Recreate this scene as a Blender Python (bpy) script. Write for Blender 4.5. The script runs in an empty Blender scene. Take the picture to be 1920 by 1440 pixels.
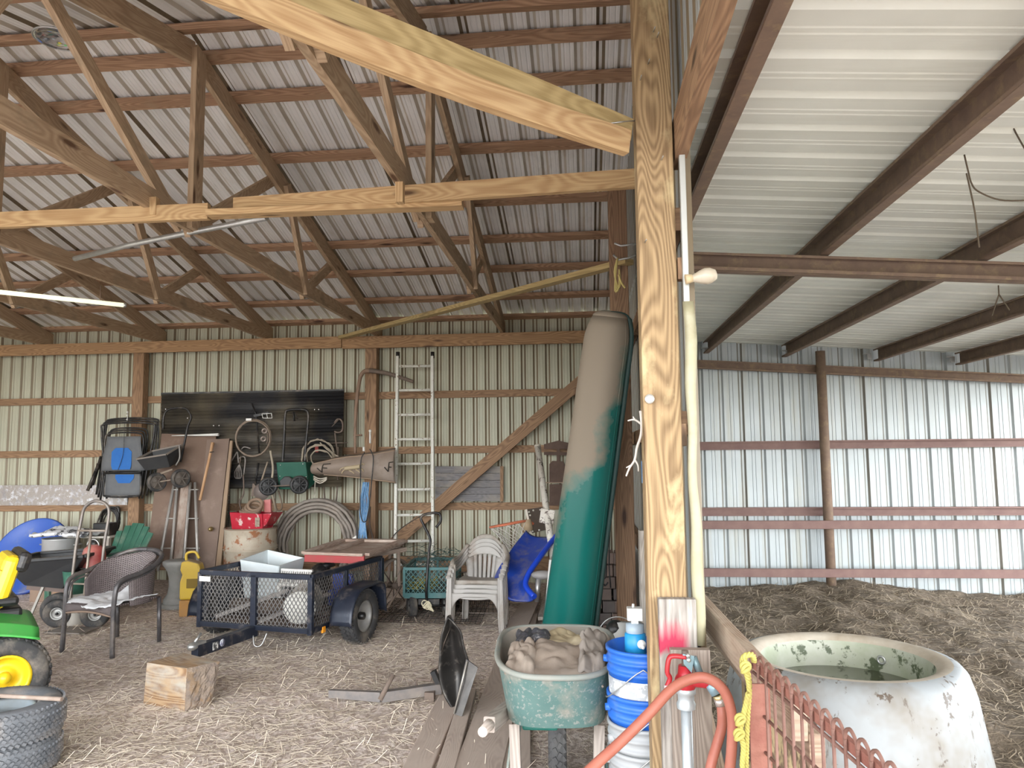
import bpy, math, random
from mathutils import Vector, Matrix
random.seed(7)
SC = bpy.context.scene
COL = SC.collection
R_ = math.radians
PI = math.pi
# ------------------------------------------------------------------ camera
CF = 1413.0
CH = 1.55
YAW, PITCH, ROLL = R_(5.55), R_(5.3), R_(0.6)
def _basis():
    cy, sy = math.cos(YAW), math.sin(YAW); cp, sp = math.cos(PITCH), math.sin(PITCH)
    F = Vector((-sy*cp, cy*cp, sp)); R = Vector((cy, sy, 0)); U = Vector((sy*sp, -cy*sp, cp))
    c, s = math.cos(ROLL), math.sin(ROLL)
    return c*R - s*U, s*R + c*U, F
CR, CU, CFW = _basis()
def _ray(x, y): return CFW + CR*((x-960)/CF) + CU*((720-y)/CF)
def PY(x, y, d):            # point of the photograph on the plane Y = d
    r = _ray(x, y); t = d/r.y; return Vector((r.x*t, d, CH + r.z*t))
def PX(x, y, X):
    r = _ray(x, y); t = X/r.x; return Vector((X, r.y*t, CH + r.z*t))
def PZ(x, y, z):
    r = _ray(x, y); t = (z-CH)/r.z; return Vector((r.x*t, r.y*t, z))
cam = bpy.data.cameras.new('camera'); camo = bpy.data.objects.new('camera', cam); COL.objects.link(camo)
m = Matrix((CR, CU, -CFW)).transposed().to_4x4(); m.translation = (0, 0, CH)
camo.matrix_world = m
cam.sensor_width = 36; cam.lens = 36*CF/1920; cam.clip_start = .05; cam.clip_end = 300
SC.camera = camo
# ------------------------------------------------------------------ mesh builder
V = Vector
def frame(d, up=(0, 0, 1)):
    d = V(d).normalized(); up = V(up)
    if abs(d.dot(up.normalized())) > .999: up = V((0, 1, 0)) if abs(d.y) < .9 else V((1, 0, 0))
    s = d.cross(up).normalized(); u = s.cross(d).normalized()
    return d, s, u
class MB:
    def __init__(self): self.v = []; self.f = []; self.uv = []; self.sm = []
    def face(self, ids, uv=None, smooth=False):
        self.f.append(tuple(ids)); self.uv.append(uv); self.sm.append(smooth)
    def bar(self, p0, p1, w, h, up=(0, 0, 1), taper=1.0):
        p0, p1 = V(p0), V(p1); d, s, u = frame(p1-p0, up); L = (p1-p0).length
        b = len(self.v); o = random.random()*40; q = random.random()*40
        for p, k in ((p0, 1), (p1, taper)):
            for a, c in ((-1, -1), (1, -1), (1, 1), (-1, 1)):
                self.v.append(p + s*(a*w/2*k) + u*(c*h/2*k))
        ac = 0
        for i in range(4):
            j = (i+1) % 4; wd = w if i % 2 == 0 else h
            self.face((b+i, b+j, b+4+j, b+4+i), [(o, q+ac), (o, q+ac+wd), (o+L, q+ac+wd), (o+L, q+ac)])
            ac += wd
        e = [(o, q), (o+w*.3, q), (o+w*.3, q+h), (o, q+h)]
        self.face((b+3, b+2, b+1, b), e); self.face((b+4, b+5, b+6, b+7), e)
        return self
    def box(self, c, s, rz=0, M=None):
        c = V(c); b = len(self.v)
        mm = M if M is not None else Matrix.Rotation(rz, 3, 'Z')
        hx, hy, hz = s[0]/2, s[1]/2, s[2]/2
        P = [(-hx, -hy, -hz), (hx, -hy, -hz), (hx, hy, -hz), (-hx, hy, -hz), (-hx, -hy, hz), (hx, -hy, hz), (hx, hy, hz), (-hx, hy, hz)]
        for p in P: self.v.append(c + mm @ V(p))
        o = random.random()*30
        for ids, ax in (((3, 2, 1, 0), (0, 1)), ((4, 5, 6, 7), (0, 1)), ((0, 1, 5, 4), (0, 2)), ((1, 2, 6, 5), (1, 2)), ((2, 3, 7, 6), (0, 2)), ((3, 0, 4, 7), (1, 2))):
            if s[ax[0]] < s[ax[1]]: ax = (ax[1], ax[0])
            self.face([b+i for i in ids], [(o+P[i][ax[0]], o+P[i][ax[1]]) for i in ids])
        return self
    def hexa(self, pts):                      # eight corners: four below, four above
        b = len(self.v); self.v += [V(p) for p in pts]
        for ids in ((3, 2, 1, 0), (4, 5, 6, 7), (0, 1, 5, 4), (1, 2, 6, 5), (2, 3, 7, 6), (3, 0, 4, 7)):
            q = [V(pts[i]) for i in ids]; L = (q[1]-q[0]).length; H = (q[2]-q[1]).length
            self.face([b+i for i in ids], [(0, 0), (L, 0), (L, H), (0, H)])
        return self
    def tube(self, pts, r, seg=8, closed=False, caps=True, flat=1.0, up=None):
        pts = [V(p) for p in pts]; n = len(pts); b = len(self.v)
        rs = r if isinstance(r, (list, tuple)) else [r]*n
        tang = []
        for i in range(n):
            if closed: t = pts[(i+1) % n]-pts[i-1]
            else: t = pts[min(i+1, n-1)]-pts[max(i-1, 0)]
            tang.append(t.normalized() if t.length > 1e-9 else V((0, 0, 1)))
        d, s, u = frame(tang[0], up or (0, 0, 1))
        acc = 0
        for i in range(n):
            t = tang[i]
            s = (s - t*s.dot(t))
            s = s.normalized() if s.length > 1e-6 else frame(t)[1]
            u = s.cross(t).normalized()
            for k in range(seg):
                a = 2*PI*k/seg
                self.v.append(pts[i] + s*(math.cos(a)*rs[i]) + u*(math.sin(a)*rs[i]*flat))
        m_ = n if closed else n-1
        for i in range(m_):
            j = (i+1) % n; L = (pts[j]-pts[i]).length
            for k in range(seg):
                l = (k+1) % seg
                c = 2*PI*rs[i]/seg
                self.face((b+i*seg+k, b+j*seg+k, b+j*seg+l, b+i*seg+l), [(acc, k*c), (acc+L, k*c), (acc+L, k*c+c), (acc, k*c+c)], True)
            acc += L
        if caps and not closed:
            self.face([b+k for k in range(seg)], None); self.face([b+(n-1)*seg+k for k in reversed(range(seg))], None)
        return self
    def lathe(self, prof, seg=24, M=None, a0=0, a1=2*PI, smooth=True, close=False):
        M = M or Matrix.Identity(4); b = len(self.v); full = abs(a1-a0-2*PI) < 1e-6
        n = seg if full else seg+1
        for r, z in prof:
            for k in range(n):
                a = a0 + (a1-a0)*k/seg
                self.v.append(M @ V((r*math.cos(a), r*math.sin(a), z)))
        m_ = len(prof)
        for i in range(m_ if close else m_-1):
            i2 = (i+1) % m_
            for k in range(seg):
                l = (k+1) % n
                R = max(prof[i][0], .01)
                self.face((b+i*n+k, b+i*n+l, b+i2*n+l, b+i2*n+k), [(k*R*.3, i*.1), (k*R*.3+R*.3, i*.1), (k*R*.3+R*.3, i*.1+.1), (k*R*.3, i*.1+.1)], smooth)
        return self
    def grid(self, fn, nu, nv, smooth=True, wrap=False):
        b = len(self.v); n = nu if wrap else nu+1
        for j in range(nv+1):
            for i in range(n): self.v.append(V(fn(i/nu, j/nv)))
        for j in range(nv):
            for i in range(nu):
                k = (i+1) % n
                self.face((b+j*n+i, b+j*n+k, b+(j+1)*n+k, b+(j+1)*n+i), [(i/nu, j/nv), ((i+1)/nu, j/nv), ((i+1)/nu, (j+1)/nv), (i/nu, (j+1)/nv)], smooth)
        return self
    def prism(self, outline, depth, M=None, smooth=False):   # outline in XY (counter-clockwise), extruded along +Z
        M = M or Matrix.Identity(4); b = len(self.v); n = len(outline)
        for z in (0, depth):
            for p in outline: self.v.append(M @ V((p[0], p[1], z)))
        self.face([b+i for i in reversed(range(n))], [(outline[i][0], outline[i][1]) for i in reversed(range(n))])
        self.face([b+n+i for i in range(n)], [(outline[i][0], outline[i][1]) for i in range(n)])
        for i in range(n):
            j = (i+1) % n; self.face((b+i, b+j, b+n+j, b+n+i), [(0, 0), (.1, 0), (.1, depth), (0, depth)], smooth)
        return self
    def ball(self, c, r, seg=14, rings=9, sc=(1, 1, 1)):
        c = V(c)
        prof = [(math.sin(PI*i/rings)*r+1e-5, -math.cos(PI*i/rings)*r) for i in range(rings+1)]
        M = Matrix.Translation(c) @ Matrix.Diagonal((sc[0], sc[1], sc[2], 1))
        return self.lathe(prof, seg, M)
    def torus(self, R, r, M=None, seg=32, sub=10, sq=1.0):
        M = M or Matrix.Identity(4)
        prof = [(R + r*math.cos(2*PI*i/sub), r*sq*math.sin(2*PI*i/sub)) for i in range(sub)]
        return self.lathe(prof, seg, M, close=True)
    def build(self, name, mat, parent=None, bevel=0, solid=0, world=False, sub=0, origin=None):
        me = bpy.data.meshes.new(name)
        vs = self.v
        if parent is not None and world:
            Mi = parent['_mi'] if False else parent.matrix_basis.inverted()
            vs = [Mi @ p for p in vs]
        off = V((0, 0, 0))
        if parent is None:
            if origin is None:
                xs = [p.x for p in vs]; ys = [p.y for p in vs]; zs = [p.z for p in vs]
                off = V(((min(xs)+max(xs))/2, (min(ys)+max(ys))/2, min(zs)))
            else: off = V(origin)
            vs = [p-off for p in vs]
        me.from_pydata([tuple(p) for p in vs], [], self.f)
        ul = me.uv_layers.new(name='uv'); i = 0; data = []
        for f, uv in zip(self.f, self.uv):
            for k in range(len(f)):
                data += (uv[k] if uv else (0, 0))
        ul.data.foreach_set('uv', data)
        me.polygons.foreach_set('use_smooth', self.sm)
        me.materials.append(mat); me.update()
        ob = bpy.data.objects.new(name, me); COL.objects.link(ob)
        ob.location = off
        if parent is not None: ob.parent = parent
        if solid:
            s = ob.modifiers.new('solid', 'SOLIDIFY'); s.thickness = solid; s.offset = 0
        if bevel:
            bv = ob.modifiers.new('bevel', 'BEVEL'); bv.width = bevel; bv.segments = 2; bv.limit_method = 'ANGLE'; bv.angle_limit = R_(40)
        if sub:
            sb = ob.modifiers.new('sub', 'SUBSURF'); sb.levels = sub; sb.render_levels = sub
        return ob
def tag(o, label=None, cat=None, group=None, kind=None):
    if label: o['label'] = label
    if cat: o['category'] = cat
    if group: o['group'] = group
    if kind: o['kind'] = kind
    return o
def thing(name, label, cat, loc=(0, 0, 0), rz=0, group=None, rot=None, kind=None):
    o = bpy.data.objects.new(name, None); COL.objects.link(o); o.empty_display_size = .1
    o.location = loc; o.rotation_euler = rot or (0, 0, rz)
    o.matrix_basis = Matrix.Translation(V(loc)) @ (o.rotation_euler.to_matrix().to_4x4())
    return tag(o, label, cat, group, kind)
def copy_tree(o, parent=None, first=True):
    c = o.copy(); COL.objects.link(c)
    if parent is not None: c.parent = parent
    for ch in list(o.children): copy_tree(ch, c, False)
    return c
def TR(loc=(0, 0, 0), rx=0, ry=0, rz=0, sc=None):
    M = Matrix.Translation(V(loc)) @ Matrix.Rotation(rz, 4, 'Z') @ Matrix.Rotation(ry, 4, 'Y') @ Matrix.Rotation(rx, 4, 'X')
    if sc: M = M @ Matrix.Diagonal((sc[0], sc[1], sc[2], 1))
    return M
def curve_pts(pts, n=6, closed=False):       # Catmull-Rom through the points
    P = [V(p) for p in pts]; out = []; N = len(P)
    for i in range(N if closed else N-1):
        p0 = P[(i-1) % N] if closed else P[max(i-1, 0)]; p1 = P[i]; p2 = P[(i+1) % N]; p3 = P[(i+2) % N] if closed else P[min(i+2, N-1)]
        for k in range(n):
            t = k/n
            out.append(.5*((2*p1) + (p2-p0)*t + (2*p0-5*p1+4*p2-p3)*t*t + (3*p1-p0-3*p2+p3)*t**3))
    if not closed: out.append(P[-1])
    return out
def circle_pts(c, r, M3=None, n=28, a0=0, a1=2*PI, wob=0):
    M3 = M3 or Matrix.Identity(3); out = []
    for i in range(n):
        a = a0 + (a1-a0)*i/(n if abs(a1-a0-2*PI) < 1e-6 else n-1)
        rr = r*(1+random.uniform(-wob, wob))
        out.append(V(c) + M3 @ V((rr*math.cos(a), rr*math.sin(a), 0)))
    return out
WALLROT = Matrix.Rotation(PI/2, 3, 'X')       # XY drawing -> upright in the XZ plane
# ------------------------------------------------------------------ materials
def _new(name):
    mt = bpy.data.materials.new(name); mt.use_nodes = True; nt = mt.node_tree
    return mt, nt, nt.nodes, nt.links, nt.nodes['Principled BSDF']
def c4(c): return (c[0], c[1], c[2], 1)
def plain(name, col, rough=.5, metal=0, col2=None, scale=6, amt=.5, bump=0, bscale=None, dust=None, dustamt=.5, dscale=3, uv=False, spots=None, spotscale=12, spotamt=.2, topdust=None, emit=0):
    mt, nt, N, L, bs = _new(name)
    tc = N.new('ShaderNodeTexCoord'); src = tc.outputs['UV' if uv else 'Object']
    bs.inputs['Roughness'].default_value = rough; bs.inputs['Metallic'].default_value = metal
    cur = None
    def noise(sc, det=5, rg=.6):
        n = N.new('ShaderNodeTexNoise'); n.inputs['Scale'].default_value = sc; n.inputs['Detail'].default_value = det; n.inputs['Roughness'].default_value = rg
        L.new(src, n.inputs['Vector']); return n.outputs['Fac']
    def ramp(fac, a, b):
        r = N.new('ShaderNodeMapRange'); r.inputs['From Min'].default_value = a; r.inputs['From Max'].default_value = b; L.new(fac, r.inputs['Value']); return r.outputs['Result']
    def mix(fac, a, b):
        mx = N.new('ShaderNodeMix'); mx.data_type = 'RGBA'
        if hasattr(fac, 'links') or hasattr(fac, 'is_linked'): L.new(fac, mx.inputs[0])
        else: mx.inputs[0].default_value = fac
        for s, x in ((6, a), (7, b)):
            if isinstance(x, (tuple, list)): mx.inputs[s].default_value = c4(x)
            else: L.new(x, mx.inputs[s])
        return mx.outputs[2]
    cur = col
    if col2: cur = mix(ramp(noise(scale), .5-amt*.5, .5+amt*.5), cur, col2)
    if spots: cur = mix(ramp(noise(spotscale, 4, .7), .62-spotamt*.4, .66-spotamt*.3), cur, spots)
    if dust:
        cur = mix(ramp(noise(dscale, 6, .65), .62-dustamt*.3, .68-dustamt*.2+.12), cur, dust)
    if topdust:
        g = N.new('ShaderNodeNewGeometry'); sx = N.new('ShaderNodeSeparateXYZ'); L.new(g.outputs['Normal'], sx.inputs[0])
        cur = mix(ramp(sx.outputs['Z'], .35, .95), cur, topdust)
    if isinstance(cur, (tuple, list)): bs.inputs['Base Color'].default_value = c4(cur)
    else: L.new(cur, bs.inputs['Base Color'])
    if emit:
        bs.inputs['Emission Color'].default_value = c4(col); bs.inputs['Emission Strength'].default_value = emit
    if bump:
        bp = N.new('ShaderNodeBump'); bp.inputs['Strength'].default_value = bump; bp.inputs['Distance'].default_value = .01
        L.new(noise(bscale or scale*4), bp.inputs['Height']); L.new(bp.outputs['Normal'], bs.inputs['Normal'])
    return mt
def wood(name, c1, c2, knot=None, dust=None, dustamt=.4, rough=.75, grain=1.0, ring=.35, bump=.35, dark=None):
    mt, nt, N, L, bs = _new(name)
    tc = N.new('ShaderNodeTexCoord')
    def mp(sx, sy):
        q = N.new('ShaderNodeMapping'); q.inputs['Scale'].default_value = (sx, sy, 1); L.new(tc.outputs['UV'], q.inputs['Vector']); return q.outputs[0]
    def noise(vec, sc, det=6, dist=0):
        n = N.new('ShaderNodeTexNoise'); n.inputs['Scale'].default_value = sc; n.inputs['Detail'].default_value = det; n.inputs['Distortion'].default_value = dist; n.inputs['Roughness'].default_value = .62
        L.new(vec, n.inputs['Vector']); return n.outputs['Fac']
    def ramp(fac, a, b):
        r = N.new('ShaderNodeMapRange'); r.inputs['From Min'].default_value = a; r.inputs['From Max'].default_value = b; L.new(fac, r.inputs['Value']); return r.outputs['Result']
    def mix(fac, a, b):
        mx = N.new('ShaderNodeMix'); mx.data_type = 'RGBA'; L.new(fac, mx.inputs[0])
        for s, x in ((6, a), (7, b)):
            if isinstance(x, (tuple, list)): mx.inputs[s].default_value = c4(x)
            else: L.new(x, mx.inputs[s])
        return mx.outputs[2]
    fine = noise(mp(2.6*grain, 95*grain), 1.0, 6, .4)
    # growth rings cut flat: contour lines of a stretched noise
    rn_ = noise(mp(.9*grain, 6.5*grain), 1.0, 1.2, .25)
    k1 = N.new('ShaderNodeMath'); k1.operation = 'MULTIPLY'; k1.inputs[1].default_value = 150; L.new(rn_, k1.inputs[0])
    k2 = N.new('ShaderNodeMath'); k2.operation = 'SINE'; L.new(k1.outputs[0], k2.inputs[0])
    wv = N.new('ShaderNodeMath'); wv.operation = 'MULTIPLY_ADD'; wv.inputs[1].default_value = .5; wv.inputs[2].default_value = .5; L.new(k2.outputs[0], wv.inputs[0])
    a = N.new('ShaderNodeMath'); a.operation = 'MULTIPLY_ADD'; a.inputs[1].default_value = ring; L.new(wv.outputs[0], a.inputs[0])
    b = N.new('ShaderNodeMath'); b.operation = 'MULTIPLY'; b.inputs[1].default_value = 1-ring; L.new(fine, b.inputs[0]); L.new(b.outputs[0], a.inputs[2])
    g = ramp(a.outputs[0], .25, .72)
    cur = mix(g, c1, c2)
    if knot:
        vo = N.new('ShaderNodeTexVoronoi'); vo.inputs['Scale'].default_value = 1; L.new(mp(1.7, 7), vo.inputs['Vector'])
        cur = mix(ramp(vo.outputs['Distance'], .16, .07), cur, knot)
    if dark:
        cur = mix(ramp(noise(mp(1.2, 6), 1.0, 3), .62, .74), cur, dark)
    if dust:
        cur = mix(ramp(noise(mp(3, 5), 1.0, 6), .68-dustamt*.5, .8-dustamt*.35), cur, dust)
    L.new(cur, bs.inputs['Base Color']); bs.inputs['Roughness'].default_value = rough
    bp = N.new('ShaderNodeBump'); bp.inputs['Strength'].default_value = bump; bp.inputs['Distance'].default_value = .004
    L.new(a.outputs[0], bp.inputs['Height']); L.new(bp.outputs['Normal'], bs.inputs['Normal'])
    return mt
def sheet(name, col, stain, streak_axis, rough=.45, metal=0.0, amt=.5, col2=None):
    # painted ribbed steel: streaks and stains that run down the ribs
    mt, nt, N, L, bs = _new(name)
    tc = N.new('ShaderNodeTexCoord'); q = N.new('ShaderNodeMapping')
    q.inputs['Scale'].default_value = {'x': (.35, 9, 9), 'y': (9, .35, 9), 'z': (9, 9, .35)}[streak_axis]
    L.new(tc.outputs['Object'], q.inputs['Vector'])
    n = N.new('ShaderNodeTexNoise'); n.inputs['Scale'].default_value = 1.0; n.inputs['Detail'].default_value = 6; n.inputs['Roughness'].default_value = .65; L.new(q.outputs[0], n.inputs['Vector'])
    r = N.new('ShaderNodeMapRange'); r.inputs['From Min'].default_value = .5; r.inputs['From Max'].default_value = .5+.5*(1.2-amt); L.new(n.outputs['Fac'], r.inputs['Value'])
    mx = N.new('ShaderNodeMix'); mx.data_type = 'RGBA'; mx.inputs[6].default_value = c4(col); mx.inputs[7].default_value = c4(stain); L.new(r.outputs[0], mx.inputs[0])
    n2 = N.new('ShaderNodeTexNoise'); n2.inputs['Scale'].default_value = 1.3; n2.inputs['Detail'].default_value = 4; L.new(tc.outputs['Object'], n2.inputs['Vector'])
    r2 = N.new('ShaderNodeMapRange'); r2.inputs['From Min'].default_value = .4; r2.inputs['From Max'].default_value = .65; L.new(n2.outputs['Fac'], r2.inputs['Value'])
    mx2 = N.new('ShaderNodeMix'); mx2.data_type = 'RGBA'; mx2.inputs[7].default_value = c4(col2 or [c*.86 for c in col]); L.new(mx.outputs[2], mx2.inputs[6]); L.new(r2.outputs[0], mx2.inputs[0])
    L.new(mx2.outputs[2], bs.inputs['Base Color'])
    bs.inputs['Roughness'].default_value = rough; bs.inputs['Metallic'].default_value = metal
    return mt
# ------------------------------------------------------------------ materials of the building
M = {}
M['truss'] = wood('truss_pine', (.36, .245, .15), (.50, .365, .235), knot=(.12, .06, .03), dust=(.30, .23, .15), dustamt=.25)
M['brace'] = wood('brace_pine', (.40, .24, .11), (.58, .40, .21), knot=(.10, .05, .02), ring=.3)
M['brace2'] = wood('brace_green_pine', (.36, .26, .11), (.54, .41, .20), knot=(.16, .1, .04), ring=.3, dark=(.14, .11, .07))
M['purlin'] = wood('purlin_wood', (.28, .155, .09), (.48, .30, .185), knot=(.07, .03, .02), dust=(.40, .27, .17), dustamt=.25, dark=(.10, .045, .03))
M['girt'] = wood('girt_wood', (.20, .115, .065), (.36, .22, .125), knot=(.07, .04, .02), dark=(.10, .05, .03))
M['beam'] = wood('beam_wood', (.27, .15, .075), (.46, .28, .145), knot=(.10, .05, .03))
M['post'] = wood('post_treated', (.20, .125, .06), (.40, .275, .145), knot=(.13, .07, .03), ring=.36, bump=.6, dust=(.56, .45, .25), dustamt=.3)
M['postdark'] = wood('post_weathered', (.17, .095, .055), (.30, .18, .105), knot=(.06, .03, .02))
M['graywood'] = wood('gray_board', (.30, .26, .22), (.56, .50, .44), dark=(.16, .12, .1), ring=.3)
M['dirtywood'] = wood('dusty_plank', (.36, .28, .235), (.54, .44, .375), dust=(.50, .41, .35), dustamt=.7, knot=(.2, .14, .1), bump=.2)
M['roof'] = sheet('roof_sheet', (.90, .89, .87), (.60, .55, .46), 'y', amt=.55, rough=.5)
M['wall'] = sheet('wall_sheet', (.51, .505, .39), (.30, .265, .17), 'z', amt=.5, rough=.5)
M['leanroof'] = sheet('lean_roof_sheet', (.88, .90, .82), (.72, .73, .63), 'x', amt=.5, rough=.5)
M['leanwall'] = sheet('lean_wall_sheet', (.46, .505, .52), (.36, .33, .24), 'z', amt=.55, rough=.38, metal=.15)
M['ribdirtshade'] = sheet('rib_dirt_shade', (.25, .20, .13), (.11, .08, .05), 'z', amt=.8)  # rib and lap flanks: dirt streaks plus groove shade painted into the colour
M['lapdirtshade'] = sheet('lap_dirt_shade', (.22, .17, .11), (.09, .06, .04), 'z', amt=.8)
M['ribdirtshade3'] = sheet('rib_dirt_shade_lean', (.26, .25, .22), (.14, .115, .085), 'z', amt=.7)
M['ribdirtshade2'] = sheet('rib_dirt_shade_roof', (.60, .55, .47), (.36, .30, .22), 'y', amt=.8)
M['steel'] = plain('rusty_purlin_steel', (.16, .105, .08), .75, .1, col2=(.26, .18, .125), scale=9, amt=.6, dust=(.30, .22, .13), dustamt=.3, dscale=14)
M['redsteel'] = plain('red_oxide_steel', (.16, .085, .075), .6, .1, col2=(.22, .13, .11), scale=8)
M['trim'] = plain('corner_trim', (.33, .30, .17), .45, .1, col2=(.40, .38, .28), scale=5, dust=(.24, .20, .11), dustamt=.3)
M['galv'] = plain('galvanized', (.46, .47, .46), .4, .8, col2=(.6, .61, .6), scale=25)
# ------------------------------------------------------------------ ground
def hnoise(x, y):
    from mathutils import noise
    return noise.noise(V((x, y, 0)))
def floor_z(x, y):
    return .018*hnoise(x*1.3, y*1.3) + .010*hnoise(x*5, y*5+3) + .006*hnoise(x*13, y*13+9)
def make_floor():
    xs = [-26, -18, -13, -10] + [-8.4 + i*.06 for i in range(148)] + [.445] + [.46+i*.6 for i in range(13)] + [9, 12, 20, 30]
    ys = [-40, -28, -18, -10, -5, -2, 0, 1, 2] + [2.4+i*.06 for i in range(119)] + [9.6, 12]
    mb = MB(); nx = len(xs)
    for y in ys:
        for x in xs:
            z = -.42 if x > .45 and y > -3 else (floor_z(x, y) if -9 < x < 1 and 2 < y < 9.5 else 0)
            mb.v.append(V((x, y, z)))
    for j in range(len(ys)-1):
        for i in range(nx-1):
            mb.face((j*nx+i, j*nx+i+1, (j+1)*nx+i+1, (j+1)*nx+i), None, True)
    mt = plain('dirt', (.74, .63, .575), .95, col2=(.85, .76, .70), scale=2.2, amt=.55, bump=1.0, bscale=45, spots=(.46, .37, .315), spotscale=26, spotamt=.4, dust=(.54, .44, .385), dustamt=.4, dscale=6)
    o = mb.build('floor', mt, origin=(0, 0, 0)); tag(o, kind='structure')
make_floor()
# ------------------------------------------------------------------ ribbed sheeting
def profile(L, pitch, h=.02, minor=True, lap=4):
    """(u, height) points along a ribbed sheet"""
    out = []; n = int(L/pitch)+1; a = pitch
    for i in range(n):
        u = i*a; hh = h*(1.25 if i % lap == 0 else 1)
        out += [(u, 0), (u+.021, hh), (u+.043, hh), (u+.064, 0)]
        if minor:
            for c in (u+(.064+a)/2-.020, u+(.064+a)/2+.020):
                out += [(c-.007, 0), (c, .004), (c+.007, 0)]
    out.append((n*a, 0))
    return out
def ribbed(name, mat, origin, du, dv, dn, L, W, pitch, kind='structure', h=.02, minor=True, nv=1, Wf=None, mat2=None, flanks=(0, 2), lapm=None):
    """u: across the ribs, v: along them, n: the way the ribs stand"""
    mb = MB(); pr = profile(L, pitch, h, minor); n = len(pr); o = V(origin); du, dv, dn = V(du), V(dv), V(dn)
    for j in range(nv+1):
        for u, t in pr:
            w = (Wf(u) if Wf else W)*j/nv
            mb.v.append(o + du*u + dv*w + dn*t)
    for j in range(nv):
        for i in range(n-1):
            mb.face((j*n+i, j*n+i+1, (j+1)*n+i+1, (j+1)*n+i), None)
    ob = mb.build(name, mat, origin=origin, solid=.0015)
    ob.data.materials.append(mat2 or M['ribdirtshade']); ob.data.materials.append(lapm or M['lapdirtshade']); k = 10 if minor else 4
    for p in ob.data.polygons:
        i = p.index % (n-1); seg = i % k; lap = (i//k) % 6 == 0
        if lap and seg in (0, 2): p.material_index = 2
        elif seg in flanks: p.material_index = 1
    tag(ob, kind=kind); return ob
# barn roof: back slope and front slope, ridge at Y = 4.62
SL = .243; RY = 4.62; ZE = 3.12
def top_line(y):   # centre line of the top chords
    return ZE + SL*((9.3-y) if y >= RY else (9.3-(2*RY-y)))
nrm = V((0, SL, 1)).normalized()
cs = V((0, -1, SL)).normalized()
LEFT = -9.0; RIGHT = .42
ribbed('ceiling', M['roof'], (LEFT, 9.42, top_line(9.42)+.155), (1, 0, 0), cs, nrm, RIGHT-LEFT, (9.42-RY)*1.029+.01, .152, h=.02, mat2=M['ribdirtshade2'])
ribbed('ceiling', M['roof'], (LEFT, RY, top_line(RY)+.155), (1, 0, 0), V((0, -1, -SL)).normalized(), V((0, -SL, 1)).normalized(), RIGHT-LEFT, (RY+.35)*1.029, .152, h=.02, mat2=M['ribdirtshade2'])
cap = MB()
for s in (-1, 1): cap.bar((LEFT, RY+s*.1, top_line(RY)+.185-.1*SL), (RIGHT, RY+s*.1, top_line(RY)+.185-.1*SL), .21, .002, up=(0, s*SL, 1))
tag(cap.build('trim_1', M['galv']), kind='structure')
# back wall of the barn, wall of the lean-to and the partition between them
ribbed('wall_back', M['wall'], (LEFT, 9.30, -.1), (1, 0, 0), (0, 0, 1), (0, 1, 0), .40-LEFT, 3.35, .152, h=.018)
ribbed('wall_back', M['leanwall'], (.43, 9.36, -.6), (1, 0, 0), (0, 0, 1), (0, 1, 0), 6.0, 3.45, .237, h=.022, Wf=lambda u: 3.575-.07*u, flanks=(0,), mat2=M['ribdirtshade3'], lapm=M['ribdirtshade3'])
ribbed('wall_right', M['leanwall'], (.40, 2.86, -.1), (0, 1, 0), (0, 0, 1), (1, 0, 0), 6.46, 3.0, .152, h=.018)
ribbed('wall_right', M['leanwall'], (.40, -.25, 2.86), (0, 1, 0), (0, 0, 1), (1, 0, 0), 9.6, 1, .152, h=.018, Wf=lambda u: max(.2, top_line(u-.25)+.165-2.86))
ribbed('wall_left_unseen', M['wall'], (LEFT, 3.5, -.1), (0, 1, 0), (0, 0, 1), (-1, 0, 0), 5.8, 1, .152, h=.018, Wf=lambda u: top_line(u+3.5)+.2)  # unseen wall, added to keep side light off the left end
# lean-to roof: falls to the right
LS = .07
def lean_z(x): return 2.86 - LS*(x-.45)
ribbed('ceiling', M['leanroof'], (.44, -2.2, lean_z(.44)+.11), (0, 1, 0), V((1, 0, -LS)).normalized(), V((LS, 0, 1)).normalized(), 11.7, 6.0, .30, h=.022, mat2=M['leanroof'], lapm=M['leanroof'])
# ------------------------------------------------------------------ trusses
def make_truss():
    r = thing('roof_truss', 'x', 'truss', (0, 0, 3.03))
    t = .038
    def part(nm, y0, z0, y1, z1, d, dx=0):
        mb = MB(); mb.bar((dx, y0, z0-3.03), (dx, y1, z1-3.03), t, d, up=(0, 0, 1) if abs(y1-y0) > .2 else (0, 1, 0)); return mb.build(nm, M['truss'], r)
    part('bottom_chord', 0.02, 3.10, 9.24, 3.10, .13)
    part('top_chord', 9.34, top_line(9.34), RY, top_line(RY), .15); part('top_chord', -.1, top_line(-.1), RY, top_line(RY), .15)
    part('king_post', RY, 3.04, RY, 4.27, .12, .039)
    for s in (1, -1):
        Y = lambda y: RY + s*(y-RY)
        part('web', Y(4.66), 3.05, Y(6.08), 3.94, .09, -.039)
        part('web', Y(6.64), 3.05, Y(6.14), 3.90, .09, .039)
        part('web', Y(6.70), 3.05, Y(7.62), 3.60, .09, -.039)
    for y in (RY, 6.67, 2*RY-6.67):
        mb = MB()
        for q in (-1, 1): mb.box((q*.0605, y, .07), (.003, .2, .1))
    return r
tr0 = make_truss()
TX = (-1.0, -2.58, -4.02, -5.48, -7.05, -8.45)
TL = ('roof truss nearest the big post, its webs meeting above the aluminium ladder', 'second roof truss from the big post, its king post over the middle of the barn', 'third roof truss from the big post, landing above the black wall panel',
      'fourth roof truss from the big post, landing above the first back post', 'fifth roof truss from the big post, ending near the left edge', 'leftmost roof truss, only its lower end showing in the far corner')
for i, x in enumerate(TX):
    o = tr0 if i == 0 else copy_tree(tr0)
    o.location = (x, 0, 3.03); tag(o, TL[i], 'truss', 'roof trusses')
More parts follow.
